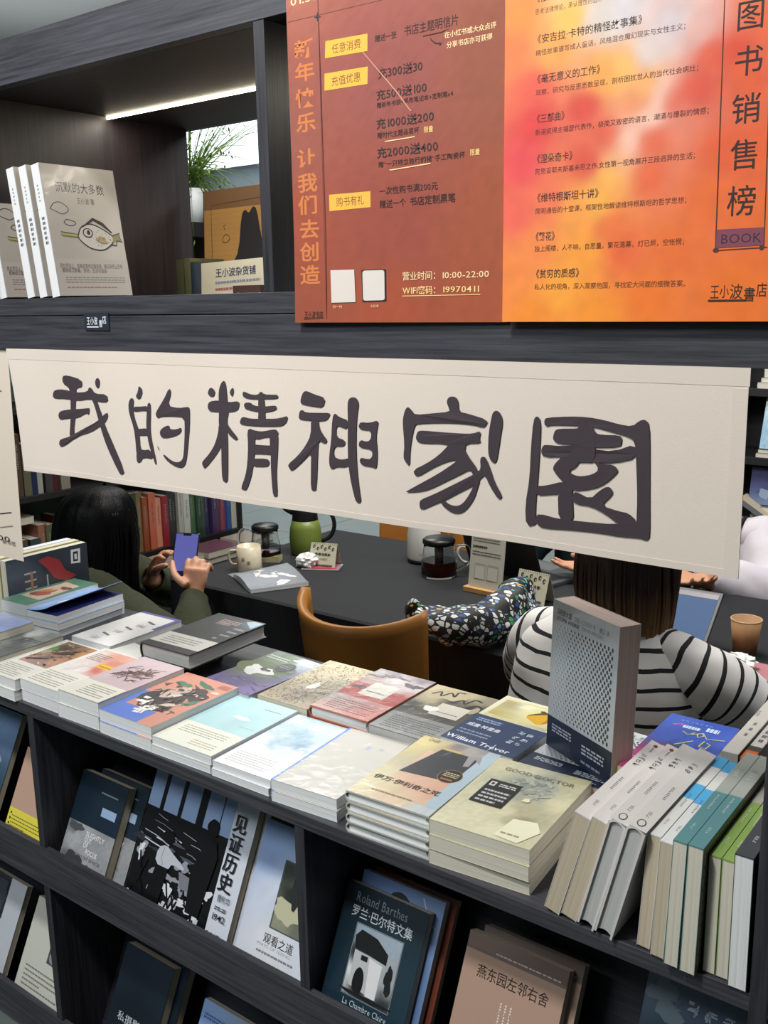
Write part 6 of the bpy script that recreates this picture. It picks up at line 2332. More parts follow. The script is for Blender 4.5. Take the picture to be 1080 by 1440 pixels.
bpart('back_panel', BX - 0.34, BX - 0.325, BYa, BYb, 0, 1.97, flat('back_panel_sage', '#5c685f', 0.7))
bpart('side_panel', BX - 0.325, BX, BYa, BYa + 0.02, 0, 1.97)
bpart('side_panel', BX - 0.325, BX, BYb - 0.02, BYb, 0, 1.97)
bpart('fascia', BX - 0.01, BX + 0.008, BYa, BYb, 1.90, 1.975)
bpart('top_panel', BX - 0.325, BX - 0.01, BYa + .02, BYb - .02, 1.93, 1.95)
bpart('upright', BX - 0.325, BX, 2.94, 2.96, 0.03, 1.93)
for z in (0.255, 0.665, 1.075, 1.485):
    bpart('shelf', BX - 0.325, BX + 0.0, BYa + 0.02, BYb - 0.02, z, z + 0.028)
bpart('led_strip', BX - 0.05, BX - 0.03, 3.3, BYb - 0.05, 1.925, 1.93, LEDM)
bpart('plinth', BX - 0.325, BX + 0.0, BYa + 0.02, BYb - 0.02, 0.0, 0.03)

low = [('black', '#1b1b1d'), ('dark olive', '#3c4230'), ('tan', '#7c6a48'), ('rust', '#8c4a2c'), ('salmon', '#c0664c'), ('peach', '#cf8f76'), ('crimson', '#8c2832'),
       ('charcoal', '#2e3238'), ('orange-footed black', '#33302e'), ('pale grey', '#aeb0a6'), ('chalk white', '#c3c7c0'), ('sage green', '#4c6a4c'), ('bottle green', '#2a4634'), ('slate green', '#3c4c44'),
       ('indigo', '#2c2c54'), ('violet', '#443058'), ('maroon', '#5c1f2c'), ('red and blue', '#8a4458'), ('royal blue', '#27508c'), ('ivory', '#b9b9ac'), ('jet black', '#161618')]
y = 3.03
r = random.Random(5)
lean_ = 0.0
for i, (nm, c_) in enumerate(low):
    th = r.uniform(0.030, 0.046)
    h = r.uniform(0.26, 0.325)
    prev = low[i - 1][0] if i else None
    lb = '%s book on the left bookcase low shelf, %s' % (nm, ('right of the %s one' % prev) if prev else 'leftmost past the upright')
    lz = 0.2836
    simple_book('book', lb, 'book', frame((BX - 0.03 - 0.01 * (i % 3), y, lz), (-1, 0, 0), (0, 0, 1)) if False else frame((BX - 0.02 - 0.008 * (i % 3), y + th, lz), (-1, 0, 0), (0, 0, 1)), 0.20, h, th, c_)
    y += th + 0.0015
    if y > 3.83:
        break
y = 2.12
mid = [('plum', '#3c2440'), ('grey-brown', '#4c443c'), ('white-edged black', '#232125'), ('patterned grey', '#7c7c78'), ('deep purple', '#2c1e38'), ('bright violet', '#44306c'), ('bone', '#8c8468'),
       ('coffee', '#4c382c'), ('dark teal', '#24383c'), ('clay', '#8a5a44'), ('moss', '#4c5438'), ('oatmeal', '#a09684'), ('ink blue', '#26304c'), ('brick', '#7c3428')]
for i, (nm, c_) in enumerate(mid):
    th = r.uniform(0.034, 0.056)
    h = r.uniform(0.20, 0.27)
    prev = mid[i - 1][0] if i else None
    lb = '%s book on the low shelf behind the woman, %s' % (nm, ('right of the %s one' % prev) if prev else 'leftmost of the row')
    simple_book('book', lb, 'book', frame((BX - 0.02 - 0.01 * (i % 2), y + th, 0.2836), (-1, 0, 0), (0, 0, 1)), 0.21, h, th, c_)
    y += th + 0.0015
    if y > 2.88:
        break
yy_ = y
simple_book('book', 'tan book lying flat over the row behind the woman', 'book', frame((BX - 0.03, 2.42, 0.558), (-1, 0, 0), (0, 1, 0)) if False else rotm((BX - 0.24, 2.30, 0.556), 0), 0.20, 0.27, 0.035, '#a8907c')
y = 2.10
up = [('dark blue', '#1d2440'), ('near-black', '#17181c'), ('midnight', '#1c2230'), ('ash', '#4c4c4a'), ('black glossy', '#141416'), ('putty', '#6f6a58'), ('silver grey', '#8c8c88'), ('white-lettered black', '#1e1e20'),
      ('pearl', '#a09c96'), ('brown', '#4c3a30'), ('khaki', '#5c5a44'), ('navy', '#202a44'), ('light grey', '#94948e'), ('smoke', '#3c3c40'), ('dark red', '#4c1e20'), ('stone', '#807a6c')]
for i, (nm, c_) in enumerate(up):
    th = r.uniform(0.028, 0.05)
    h = r.uniform(0.22, 0.30)
    prev = up[i - 1][0] if i else None
    lb = '%s book on the left bookcase second shelf, %s' % (nm, ('right of the %s one' % prev) if prev else 'leftmost of the row')
    simple_book('book', lb, 'book', frame((BX - 0.02, y + th, 0.6936), (-1, 0, 0), (0, 0, 1)), 0.20, h, th, c_)
    y += th + 0.0015
for i in range(3):
    simple_book('book', ('lowest peach-covered book lying behind the left edge of the banner', 'middle cream book lying behind the left edge of the banner', 'top grey book lying behind the left edge of the banner')[i], 'book',
                rotm((BX - 0.21, 2.10, 1.1036 + .037 * i), 0), 0.20, 0.27, 0.036, ('#b98a70', '#c3b8a0', '#6f7070')[i])
gb = bx('green_box', (0, 0.03, 0, 0.62, 0, 0.30), flat('sage_card', '#5c7a66', 0.6), None)
gb.location = (BX - 0.10, 1.98, 1.216)
tag(gb, 'sage green display card between the hanging sheet and the banner', 'card')

# low counter of flat books in front of that bookcase
ct = thing('low_counter', 'low dark counter along the left bookcase with flat books on it', 'counter', (BX + 0.02, 2.45, 0))
bx('counter_top', (0, 0.40, 0, 1.43, 0.20, 0.225), SB, ct, 0.001)
bx('counter_body', (0.02, 0.38, 0.02, 1.41, 0, 0.20), SB, ct)
cc = ['#b59a78', '#c0aa90', '#8c6f5c', '#c4b49c', '#b08a70', '#9a8c7c', '#5c3a48', '#6a4450', '#8c3438', '#a09080']
for i in range(10):
    col_ = i // 2
    lb = 'beige' if i < 6 else ('plum' if i < 8 else 'red')
    names = ('first', 'second', 'third', 'fourth', 'fifth')
    simple_book('book', '%s %s book lying on the low counter, %s pair from the left' % ('upper' if i % 2 else 'lower', lb, names[col_]), 'book',
                rotm((BX + 0.10 + 0.01 * (i % 2), 2.52 + 0.27 * col_, 0.2256 + 0.0345 * (i % 2)), 0), 0.20, 0.24, 0.033, cc[i])

# ------------------------------------------------------------------ bookcase at the right, behind the person in white
CY = 3.9
rc = thing('bookcase', 'black display bookcase at the right edge, behind the person in white', 'bookcase', (-1.62, CY, 0))
bx('back_panel', (0, 2.4, 0.30, 0.315, 0, 1.95), SB, rc)
bx('side_panel', (0, 0.02, 0, 0.30, 0, 1.95), SB, rc)
bx('side_panel', (2.38, 2.4, 0, 0.30, 0, 1.95), SB, rc)
bx('upright', (0.30, 0.32, 0, 0.30, 0, 1.95), SB, rc)
for z in (0.02, 0.30, 0.615, 0.895, 1.165, 1.48, 1.93):
    bx('shelf', (0.02, 2.38, 0, 0.30, z, z + 0.03), SB, rc, 0.001)
simple_book('book', 'white book lying on the upper right shelf', 'book', rotm((-1.147, CY + 0.01, 1.1955), 0), 0.17, 0.22, 0.022, '#c9c9c6')
simple_book('book', 'grey book on top of the white one on the upper right shelf', 'book', rotm((-1.137, CY + 0.02, 1.2180), 2), 0.16, 0.22, 0.018, '#8c9092')
simple_book('book', 'pale boxed book standing on the grey and white ones at the right', 'book', rotm((-1.132, CY + 0.04, 1.2365), 0), 0.15, 0.18, 0.07, '#b9bdbc')
simple_book('book', 'light grey book lying below the pale blue picture book', 'book', rotm((-1.137, CY + 0.01, 0.9255), -3), 0.17, 0.22, 0.016, '#a8a49e')
simple_book('book', 'grey book lying second below the pale blue picture book', 'book', rotm((-1.132, CY + 0.02, 0.9420), 1), 0.16, 0.22, 0.014, '#8a8480')


def A_ice(k):
    k.rect(0, 0, 1, 1, '#9cc0d2')
    k.wash([(.2, .9, '#bcd8e4'), (.8, .8, '#8cb4cc'), (.3, .4, '#7ca4bc'), (.8, .2, '#a8ccda')], 10, 12, nz=.1)
    r = random.Random(2)
    for i in range(16):
        a, b = r.uniform(.1, .9), r.uniform(.05, .9)
        k.line([(a, b), (a + r.uniform(-.2, .2), b + r.uniform(-.1, .1))], .002, '#3c5868')


def A_ppl(k):
    k.rect(0, 0, 1, 1, '#2c2c5c')
    k.wash([(.2, .9, '#34346c'), (.8, .8, '#26264c'), (.5, .4, '#3c4478'), (.5, .1, '#6c7c9c')], 8, 8, nz=.1)
    k.blot(.5, .3, .2, .15, '#8c9cb4', 4)
book('book', 'pale blue picture book leaning on the right bookcase', frame((-1.127, CY + 0.03, 0.9570), (1, 0, 0), (0.04, 0.25, 1)), 0.16, 0.20, 0.015, cover='#9cc0d2', art=A_ice)
book('book', 'indigo and violet book standing on the lower right shelf', frame((-1.162, CY + 0.05, 0.7290), (1, 0, 0), (0, 0.2, 1)), 0.13, 0.15, 0.015, cover='#2c2c5c', art=A_ppl)
simple_book('book', 'white book lying under the indigo book at the right', 'book', rotm((-1.147, CY + 0.02, 0.6455), 0), 0.16, 0.22, 0.045, '#b9bcc0')
simple_book('book', 'grey book between the white and indigo ones at the right', 'book', rotm((-1.142, CY + 0.015, 0.6910), 0), 0.15, 0.22, 0.036, '#7c8086')
book('book', 'grey book leaning at the right end of the lower right shelf', frame((-1.017, CY + 0.06, 0.6460), (0.5, 0, 0.8), (-0.8, 0, 0.5)), 0.02, 0.20, 0.10, cover='#6c6e72', pages=PG_Y)

# ------------------------------------------------------------------ far end: bright ceiling panel, dark track with a spot, hanging grass
pn = thing('ceiling_light_panel', 'large bright white ceiling light panel at the far left', 'ceiling light', (-9.6, 5.6, RH - 0.04))
bx('diffuser', (0, 3.1, 0, 3.4, 0, 0.03), flat('panel_glow', '#ffffff', 0.5, emit='#f2f8ff', estr=1.6), pn)
bx('frame', (-0.05, 3.15, -0.05, 3.45, 0.03, 0.04), flat('panel_frame', '#8a8e90', 0.5), pn)
tr = thing('light_track', 'dark lamp track along the top of the far wall with one small spot', 'lamp', (-9.86, 5.2, 3.06))
bx('track', (0, 0.06, 0, 3.9, 0, 0.11), flat('track_navy', '#1c2430', 0.4), tr)
bm = bmesh.new()
lathe(bm, [(0.001, 0), (0.07, 0), (0.085, 0.08), (0.001, 0.09)], 20, (0.07, 3.35, 0.0))
mk('spot_head', bm, flat('spot_white', '#e8e8e8', 0.4, emit='#ffffff', estr=1.2), tr, smooth=True)
lo = bx('wall_cove', (0, 0.02, 0, 3.9, 0, 0.035), flat('cove', '#7c8a90', 0.6), tr)
lo.location = (0, 0, -0.3)

pt = thing('hanging_grass', 'tall green grass plant in a white pot on the left bookcase', 'plant', (-4.10, 3.72, 1.952))
bm = bmesh.new()
lathe(bm, [(0.001, 0), (0.055, 0), (0.085, 0.20), (0.078, 0.20), (0.05, 0.01), (0.001, 0.01)], 24)
mk('pot', bm, flat('pot_white', '#c6ccce', 0.4), pt, smooth=True)
r = random.Random(11)
bm = bmesh.new()
GR = flat('grass_green', '#55702e', 0.55, var=.25, bscale=8)
for i in range(190):
    a = r.uniform(0, 6.283)
    L = r.uniform(0.3, 0.62)
    out = r.uniform(0.15, 0.5)
    droop = r.uniform(0.3, 1.5) if i % 3 else r.uniform(-.2, .2)
    pts = []
    for q in range(8):
        s = q / 7
        pts.append((math.cos(a) * out * s * (.4 + .6 * s), math.sin(a) * out * s * (.4 + .6 * s), 0.19 + L * s - droop * s * s * .55))
    tube(bm, pts, [0.0045 * (1 - .8 * q / 7) for q in range(8)], 4, cap=False, flat_=.3)
    if i % 2 == 0:
        for q in range(2, 8):
            for sgn in (-1, 1):
                c_ = Vector(pts[q])
                d = Vector((r.uniform(-1, 1), r.uniform(-1, 1), r.uniform(-.4, .8))).normalized() * 0.035
                n2 = d.cross(Vector((0, 0, 1))).normalized() * 0.006
                vs = [bm.verts.new(c_), bm.verts.new(c_ + d * .5 + n2), bm.verts.new(c_ + d), bm.verts.new(c_ + d * .5 - n2)]
                bm.faces.new(vs)
gobj = mk('grass_blades', bm, GR, pt)
gobj['kind'] = 'stuff'

# ------------------------------------------------------------------ people
def ball(bm, c, r, rot=None, sub=3):
    m = Matrix.Translation(Vector(c)) @ (rot.to_4x4() if rot is not None else Matrix.Identity(4)) @ Matrix.Diagonal((*r, 1))
    bmesh.ops.create_icosphere(bm, subdivisions=sub, radius=1.0, matrix=m)


def remesh(o, vox, smooth=3, fac=0.5):
    r = o.modifiers.new('voxel', 'REMESH')
    r.mode = 'VOXEL'
    r.voxel_size = vox
    r.use_smooth_shade = True
    if smooth:
        s = o.modifiers.new('smooth', 'SMOOTH')
        s.iterations = smooth
        s.factor = fac


def dense(pts, rads, k=5):
    P = [tuple(p) + (r if isinstance(r, tuple) else (r, r)) for p, r in zip(pts, rads)]
    P = smoothpath(P, k)
    return [p[:3] for p in P], [(p[3], p[4]) for p in P]


def striped(name, base, dark, pitch, frac):
    m = bpy.data.materials.new(name)
    nt, p = nodes_of(m)
    a = nt.nodes.new('ShaderNodeAttribute'); a.attribute_name = 'sv'
    d = nt.nodes.new('ShaderNodeMath'); d.operation = 'DIVIDE'; d.inputs[1].default_value = pitch
    f = nt.nodes.new('ShaderNodeMath'); f.operation = 'FRACT'
    l = nt.nodes.new('ShaderNodeMath'); l.operation = 'LESS_THAN'; l.inputs[1].default_value = frac
    mx = nt.nodes.new('ShaderNodeMix'); mx.data_type = 'RGBA'
    mx.inputs[6].default_value = (*lin(base), 1)
    mx.inputs[7].default_value = (*lin(dark), 1)
    nt.links.new(a.outputs['Fac'], d.inputs[0]); nt.links.new(d.outputs[0], f.inputs[0]); nt.links.new(f.outputs[0], l.inputs[0])
    nt.links.new(l.outputs[0], mx.inputs[0]); nt.links.new(mx.outputs[2], p.inputs['Base Color'])
    p.inputs['Roughness'].default_value = 0.85
    n = nt.nodes.new('ShaderNodeTexNoise'); n.inputs['Scale'].default_value = 300
    b = nt.nodes.new('ShaderNodeBump'); b.inputs['Strength'].default_value = .15; b.inputs['Distance'].default_value = .002
    nt.links.new(n.outputs['Fac'], b.inputs['Height']); nt.links.new(b.outputs['Normal'], p.inputs['Normal'])
    return m


def garment(name, pts, rads, mat, parent, seg=40, s0=0.0, wr=0.006, seed=0.0, usez=False, k=6, folds=14, up=Vector((0, 0, 1))):
    """cloth tube with soft creases, open at both ends; 'sv' = distance along it"""
    P, Rr = dense(pts, rads, k)
    bm = bmesh.new()
    lay = bm.verts.layers.float.new('sv')
    rings = tube(bm, P, Rr, seg, cap=False, up=up)
    s = s0
    for i, rg in enumerate(rings):
        if i:
            s += (Vector(P[i]) - Vector(P[i - 1])).length
        c = Vector(P[i])
        for v in rg:
            q = v.co
            n_ = (q - c).normalized()
            d = noise.noise(q * folds + Vector((seed, 0, 0))) * wr + noise.noise(q * folds * 2.3) * wr * 0.4
            v[lay] = (q.z if usez else s) + d * 0.6
            v.co = q + n_ * d
    o = mk(name, bm, mat, parent, smooth=True)
    so = o.modifiers.new('thick', 'SOLIDIFY'); so.thickness = 0.002; so.offset = -1
    return o


def basis(up, side):
    up = Vector(up).normalized()
    side = Vector(side)
    side = (side - up * side.dot(up)).normalized()
    nrm = side.cross(up).normalized()
    return up, side, nrm


def add_hand(bm, wrist, up, side, curl, thumb_side=1, spread=0.012, sc=1.0, thumb=None):
    """palm and five fingers. up: wrist to knuckles; side: little-finger-to-index; curl bends towards side x up"""
    u, s, n = basis(up, side)
    W0 = Vector(wrist)
    pc = W0 + u * 0.048 * sc
    P, Rr = dense([W0 - u * .01, W0 + u * .02, pc, W0 + u * .082 * sc], [(.024 * sc, .017 * sc), (.028 * sc, .016 * sc), (.038 * sc, .014 * sc), (.036 * sc, .012 * sc)], 3)
    tube(bm, P, Rr, 14, up=s)
    lens = (0.066, 0.076, 0.071, 0.055)
    for i in range(4):
        b = W0 + u * (.078 - .004 * abs(i - 1)) * sc + s * (.030 - .0195 * i) * sc
        L = lens[i] * sc
        pts = [b - u * .012]
        c = b
        ang = 0.0
        for j, part in enumerate((.46, .30, .24)):
            ang += curl[j] if isinstance(curl, (list, tuple)) else curl
            d = u * math.cos(ang) + n * math.sin(ang) + s * (0.10 - .07 * i)
            c = c + d.normalized() * L * part
            pts.append(c)
        rr = [.0088 * sc, .0084 * sc, .0078 * sc, .0066 * sc]
        P, Rr = dense(pts, rr, 4)
        tube(bm, P, Rr, 9)
        ball(bm, pts[-1], (.0066 * sc,) * 3, sub=2)
    if thumb is None:
        t0 = W0 + u * .022 * sc + s * .020 * sc * thumb_side
        tp = [t0, t0 + (s * .026 * thumb_side + u * .014 + n * .008) * sc, t0 + (s * .036 * thumb_side + u * .040 + n * .014) * sc, t0 + (s * .034 * thumb_side + u * .060 + n * .02) * sc]
    else:
        tp = [Vector(q) for q in thumb]
    P, Rr = dense(tp, [.013 * sc, .0115 * sc, .0098 * sc, .0078 * sc], 4)
    tube(bm, P, Rr, 9)
    ball(bm, tp[-1], (.0078 * sc,) * 3, sub=2)


def face_rot(f, tilt=0.0):
    f = Vector(f).normalized()
    z = Vector((0, 0, 1))
    r = f.cross(z).normalized()
    m = Matrix((r, f, z)).transposed()      # local x right, y forward, z up
    return m @ Matrix.Rotation(-tilt, 3, 'X')


def add_head(bm, c, R_):
    c = Vector(c)

    def L(x, y, z):
        return c + R_ @ Vector((x, y, z))
    ball(bm, L(0, -0.008, 0.022), (0.074, 0.092, 0.088), R_)
    ball(bm, L(0, 0.022, -0.042), (0.056, 0.062, 0.068), R_)
    ball(bm, L(0, 0.058, -0.088), (0.026, 0.022, 0.020), R_)
    P, Rr = dense([L(0, .084, .012), L(0, .098, -.010), L(0, .106, -.030)], [.007, .010, .014], 3)
    tube(bm, P, Rr, 10)
    ball(bm, L(0, .096, -.036), (.018, .012, .009), R_, 2)
    ball(bm, L(0, .082, -.062), (.024, .012, .008), R_, 2)
    for s in (-1, 1):
        ball(bm, L(s * .040, .068, -.022), (.022, .018, .018), R_, 2)
        ball(bm, L(s * .077, -.004, -.012), (.008, .018, .030), R_, 2)
    return L


def face_parts(c, R_, root, brow='#1d1512'):
    c = Vector(c)

    def L(x, y, z):
        return c + R_ @ Vector((x, y, z))
    for s in (-1, 1):
        bm = bmesh.new(); ball(bm, L(s * .031, .072, .006) , (.0125, .0125, .0125), R_, 2)
        mk('eye', bm, flat('eye_white', '#c9c6c0', .2), root, smooth=True)
        bm = bmesh.new(); ball(bm, L(s * .031, .0835, .005), (.0055, .003, .0055), R_, 2)
        mk('iris', bm, flat('iris_dark', '#1c120c', .15), root, smooth=True)
        bm = bmesh.new(); tube(bm, [L(s * .014, .085, .026), L(s * .032, .083, .031), L(s * .050, .070, .026)], [.002, .003, .0015], 6)
        mk('eyebrow', bm, flat('brow' + brow.strip('#'), brow, .8), root, smooth=True)
    bm = bmesh.new(); ball(bm, L(0, .092, -.062), (.021, .006, .0065), R_, 2)
    mk('lips', bm, flat('lips_rose', '#9c5048', .4), root, smooth=True)


SKIN = flat('skin_warm', '#c18f72', 0.5, bump=.04, bscale=120)


def person(label, loc, spec, skin=SKIN):
    root = thing('person', label, 'person', loc)
    O_ = Vector(loc)
    g = lambda p: Vector(p) - O_
    bm = bmesh.new()
    pel, che, nb, hd = (g(spec[k_]) for k_ in ('pelvis', 'chest', 'neck', 'head'))
    mid = pel.lerp(che, .5)
    xs = Vector(spec['right']).normalized()
    P, Rr = dense([pel - (che - pel) * .12, pel, mid, che, nb - (nb - che) * .25, nb], [(.14, .10), (.165, .115), (.135, .095), (.155, .105), (.12, .075), (.055, .05)], 5)
    tube(bm, P, Rr, 20, up=xs)
    P, Rr = dense([nb - (hd - nb) * .15, nb.lerp(hd, .35), nb.lerp(hd, .75)], [.060, .050, .052], 3)
    tube(bm, P, Rr, 14)
    R_ = face_rot(spec['face'], spec.get('tilt', 0))
    add_head(bm, hd, R_)
    for side in ('r', 'l'):
        sh, el, wr_ = (g(spec[side + k_]) for k_ in ('sh', 'el', 'wr'))
        P, Rr = dense([nb.lerp(sh, .35), sh, sh.lerp(el, .5), el, el.lerp(wr_, .45), wr_], [.045, .050, .043, .036, .034, .023], 4)
        tube(bm, P, Rr, 14)
        hs = spec[side + 'hand']
        th = [g(q) for q in hs['thumb']] if 'thumb' in hs else None
        add_hand(bm, wr_, hs['up'], hs['side'], hs['curl'], hs.get('ts', 1), thumb=th, sc=hs.get('sc', .96))
    for side, sg in (('r', 1), ('l', -1)):
        hip = pel + xs * .09 * sg
        kn, an, to = (g(q) for q in spec[side + 'leg'])
        P, Rr = dense([hip, hip.lerp(kn, .5), kn, kn.lerp(an, .4), an], [.085, .072, .054, .052, .036], 4)
        tube(bm, P, Rr, 14)
        P, Rr = dense([an + Vector((0, 0, -.01)), an.lerp(to, .5) + Vector((0, 0, -.02)), to], [.034, .032, .020], 3)
        tube(bm, P, Rr, 12)
    o = mk('body', bm, skin, root, smooth=True)
    remesh(o, spec.get('vox', .0055), 2)
    face_parts(hd, R_, root)
    return root, g, R_, hd, xs


def trousers(root, g, spec, xs, mat):
    pel = g(spec['pelvis'])
    for side, sg in (('r', 1), ('l', -1)):
        kn, an, to = (g(q) for q in spec[side + 'leg'])
        hip = pel + xs * .085 * sg + Vector((0, 0, .01))
        garment('trouser_leg', [hip, hip.lerp(kn, .5), kn, kn.lerp(an, .5), an + Vector((0, 0, .02))], [.108, .092, .074, .068, .060], mat, root, 24, wr=.004, k=4)
        bm = bmesh.new()
        P, Rr = dense([an + Vector((0, 0, -.005)), an.lerp(to, .5) + Vector((0, 0, -.025)), to + (to - an).normalized() * .015 + Vector((0, 0, -.004))], [.046, .044, .032], 3)
        tube(bm, P, Rr, 14)
        mk('shoe', bm, flat('shoe_black', '#17171a', .5), root, smooth=True)


def hair_mesh(name, root, cen, rings, mat, seg=56, amp=.006, seed=0.0, freq=26):
    """rings: (dx, dy, z, rx, ry) from the crown down, in the thing's own axes"""
    P = smoothpath(rings, 5)
    bm = bmesh.new()
    rr = []
    for (dx, dy, z, rx, ry) in P:
        ring = []
        for k_ in range(seg):
            a = 2 * math.pi * k_ / seg
            st = 1 + amp / .1 * noise.noise(Vector((math.cos(a) * freq * .25, math.sin(a) * freq * .25, z * 2.2 + seed))) + amp / .22 * noise.noise(Vector((math.cos(a) * freq, math.sin(a) * freq, z * 2 + seed)))
            ring.append(bm.verts.new(Vector(cen) + Vector((dx + rx * st * math.cos(a), dy + ry * st * math.sin(a), z))))
        rr.append(ring)
    for x, y in zip(rr, rr[1:]):
        for k_ in range(seg):
            bm.faces.new((x[k_], x[(k_ + 1) % seg], y[(k_ + 1) % seg], y[k_]))
    bm.faces.new(rr[0][::-1]); bm.faces.new(rr[-1])
    return mk(name, bm, mat, root, smooth=True)


def hairmat(name, c0, c1, zlo, zhi):
    m = bpy.data.materials.new(name)
    nt, p = nodes_of(m)
    tc = nt.nodes.new('ShaderNodeTexCoord')
    mp = nt.nodes.new('ShaderNodeMapping'); mp.inputs['Scale'].default_value = (160, 160, 4)
    n = nt.nodes.new('ShaderNodeTexNoise'); n.inputs['Scale'].default_value = 1.5; n.inputs['Detail'].default_value = 4
    sp = nt.nodes.new('ShaderNodeSeparateXYZ')
    mr = nt.nodes.new('ShaderNodeMapRange'); mr.inputs[1].default_value = zlo; mr.inputs[2].default_value = zhi
    ad = nt.nodes.new('ShaderNodeMath'); ad.operation = 'MULTIPLY_ADD'; ad.inputs[1].default_value = 0.7
    rp = nt.nodes.new('ShaderNodeValToRGB')
    rp.color_ramp.elements[0].color = (*lin(c1), 1); rp.color_ramp.elements[0].position = .25
    rp.color_ramp.elements[1].color = (*lin(c0), 1); rp.color_ramp.elements[1].position = .95
    b = nt.nodes.new('ShaderNodeBump'); b.inputs['Strength'].default_value = .5; b.inputs['Distance'].default_value = .003
    L = nt.links.new
    L(tc.outputs['Object'], mp.inputs['Vector']); L(mp.outputs['Vector'], n.inputs['Vector'])
    L(tc.outputs['Object'], sp.inputs[0]); L(sp.outputs['Z'], mr.inputs[0])
    L(n.outputs['Fac'], ad.inputs[0]); L(mr.outputs[0], ad.inputs[2])
    L(ad.outputs[0], rp.inputs['Fac']); L(rp.outputs['Color'], p.inputs['Base Color'])
    L(n.outputs['Fac'], b.inputs['Height']); L(b.outputs['Normal'], p.inputs['Normal'])
    p.inputs['Roughness'].default_value = .5
    p.inputs['Specular IOR Level'].default_value = .3
    return m


def strands(root, name, curves, mat, r0=.0035):
    bm = bmesh.new()
    for c in curves:
        P = smoothpath(c, 5)
        n = len(P)
        tube(bm, P, [r0 * (1 - .75 * i / n) for i in range(n)], 6)
    o = mk(name, bm, mat, root, smooth=True)
    o['kind'] = 'stuff'
    return o


CR_ = Vector((0.797, 0.604, 0.0))      # direction across the aisle view, used only to turn hands and the phone

# ---- woman with the phone
s1 = dict(pelvis=(-2.44, 1.63, .52), chest=(-2.40, 1.65, .70), neck=(-2.355, 1.665, .815), head=(-2.300, 1.690, .925), right=(.51, -.86, 0), face=(.30, .95, -.0), tilt=.45,
          rsh=(-2.245, 1.585, .770), rel=(-1.915, 1.635, .655), rwr=(-2.022, 1.766, .752), lsh=(-2.47, 1.80, .775), lel=(-2.36, 1.97, .66), lwr=(-2.312, 1.846, .734),
          rleg=((-2.02, 1.76, .47), (-1.99, 1.80, .09), (-1.86, 1.86, .03)), lleg=((-2.10, 1.98, .47), (-2.06, 2.00, .09), (-1.93, 2.06, .03)), vox=.005)
ph_x, ph_y = Vector((.79, .61, -.03)), Vector((-.031, .07, .131))
ph_o = Vector((-2.132, 1.770, .776))
s1['rhand'] = dict(up=(.0, .10, .95), side=(-.85, -.45, 0), curl=(.8, 1.1, .8), ts=1,
                   thumb=((-2.030, 1.742, .785), (-2.058, 1.732, .808), (-2.088, 1.748, .824), (-2.112, 1.768, .834)))
s1['lhand'] = dict(up=(.45, .05, .75), side=(.2, -.8, .0), curl=(-.2, -.5, -.6), ts=1,
                   thumb=((-2.270, 1.825, .762), (-2.236, 1.812, .786), (-2.196, 1.800, .802), (-2.166, 1.790, .812)))
w1, g, R_, hd, xs = person('woman seen from behind, black hair and dark olive knit, holding up a phone', (-2.44, 1.63, 0), s1)
trousers(w1, g, s1, xs, flat('trouser_black', '#141417', .8))
KN = flat('olive_knit', '#2f3320', .9, bump=.5, bscale=90, var=.12)
pel, che, nb = g(s1['pelvis']), g(s1['chest']), g(s1['neck'])
garment('sweater', [pel + Vector((0, 0, -.06)), pel.lerp(che, .4), che, che.lerp(nb, .55), nb + Vector((0, 0, -.005)), nb + Vector((.006, .004, .02))],
        [(.185, .14), (.175, .135), (.185, .135), (.15, .10), (.072, .066), (.062, .060)], KN, w1, 44, wr=.007, up=xs)
for sd in 'rl':
    sh, el, wr_ = (g(s1[sd + q]) for q in ('sh', 'el', 'wr'))
    garment('sleeve', [nb.lerp(sh, .45), sh, sh.lerp(el, .5), el, el.lerp(wr_, .5), wr_ + (el - wr_) * .06], [.070, .070, .062, .058, .052, .041], KN, w1, 32, wr=.008, seed=3.0)
HB = hairmat('hair_black', '#050506', '#0b0a0d', .5, .9)
HB.node_tree.nodes['Principled BSDF'].inputs['Specular IOR Level'].default_value = .12
HB.node_tree.nodes['Principled BSDF'].inputs['Roughness'].default_value = .42
hair_mesh('hair', w1, hd, [(-.012, -.008, .122, .012, .012), (-.012, -.008, .112, .06, .062), (-.016, -.012, .082, .098, .095), (-.022, -.016, .03, .118, .110), (-.030, -.022, -.04, .122, .112), (-.034, -.03, -.11, .128, .112), (-.030, -.04, -.17, .122, .105), (-.022, -.05, -.205, .108, .09)], HB, amp=.008)
r = random.Random(4)
cv = []
for i in range(60):
    a = r.uniform(-2.6, 1.0)
    x, y = -.02 + .116 * math.cos(a), -.015 + .108 * math.sin(a)
    cv.append([hd + Vector((x * .9, y * .9, .06)), hd + Vector((x * 1.04, y * 1.04, -.03)), hd + Vector((x * 1.08 - .006, y * 1.08 - .012, -.12)), hd + Vector((x * 1.0 + r.uniform(-.015, .02), y * 1.02 - .02, -.20 - r.uniform(0, .05)))])
strands(w1, 'hair_locks', cv, HB)
# the phone in her hands
pf = frame(ph_o, ph_x, ph_y)
phn = thing('phone', 'dark smartphone with a lit violet-blue screen held by the woman', 'phone', pf)
bx('phone_body', (0, .071, 0, .146, -.008, 0), flat('phone_black', '#101014', .25), phn, .003)
bx('phone_screen', (.003, .068, .030, .142, .0001, .0006), flat('phone_glow', '#55589a', .15, emit='#6468b4', estr=.26), phn)
bx('screen_foot', (.003, .068, .004, .0298, .0001, .0006), flat('phone_dim', '#15152c', .15, emit='#1a1a38', estr=.3), phn)
bx('speaker_notch', (.024, .047, .1365, .142, .0007, .0009), flat('phone_black', '#101014', .25), phn)

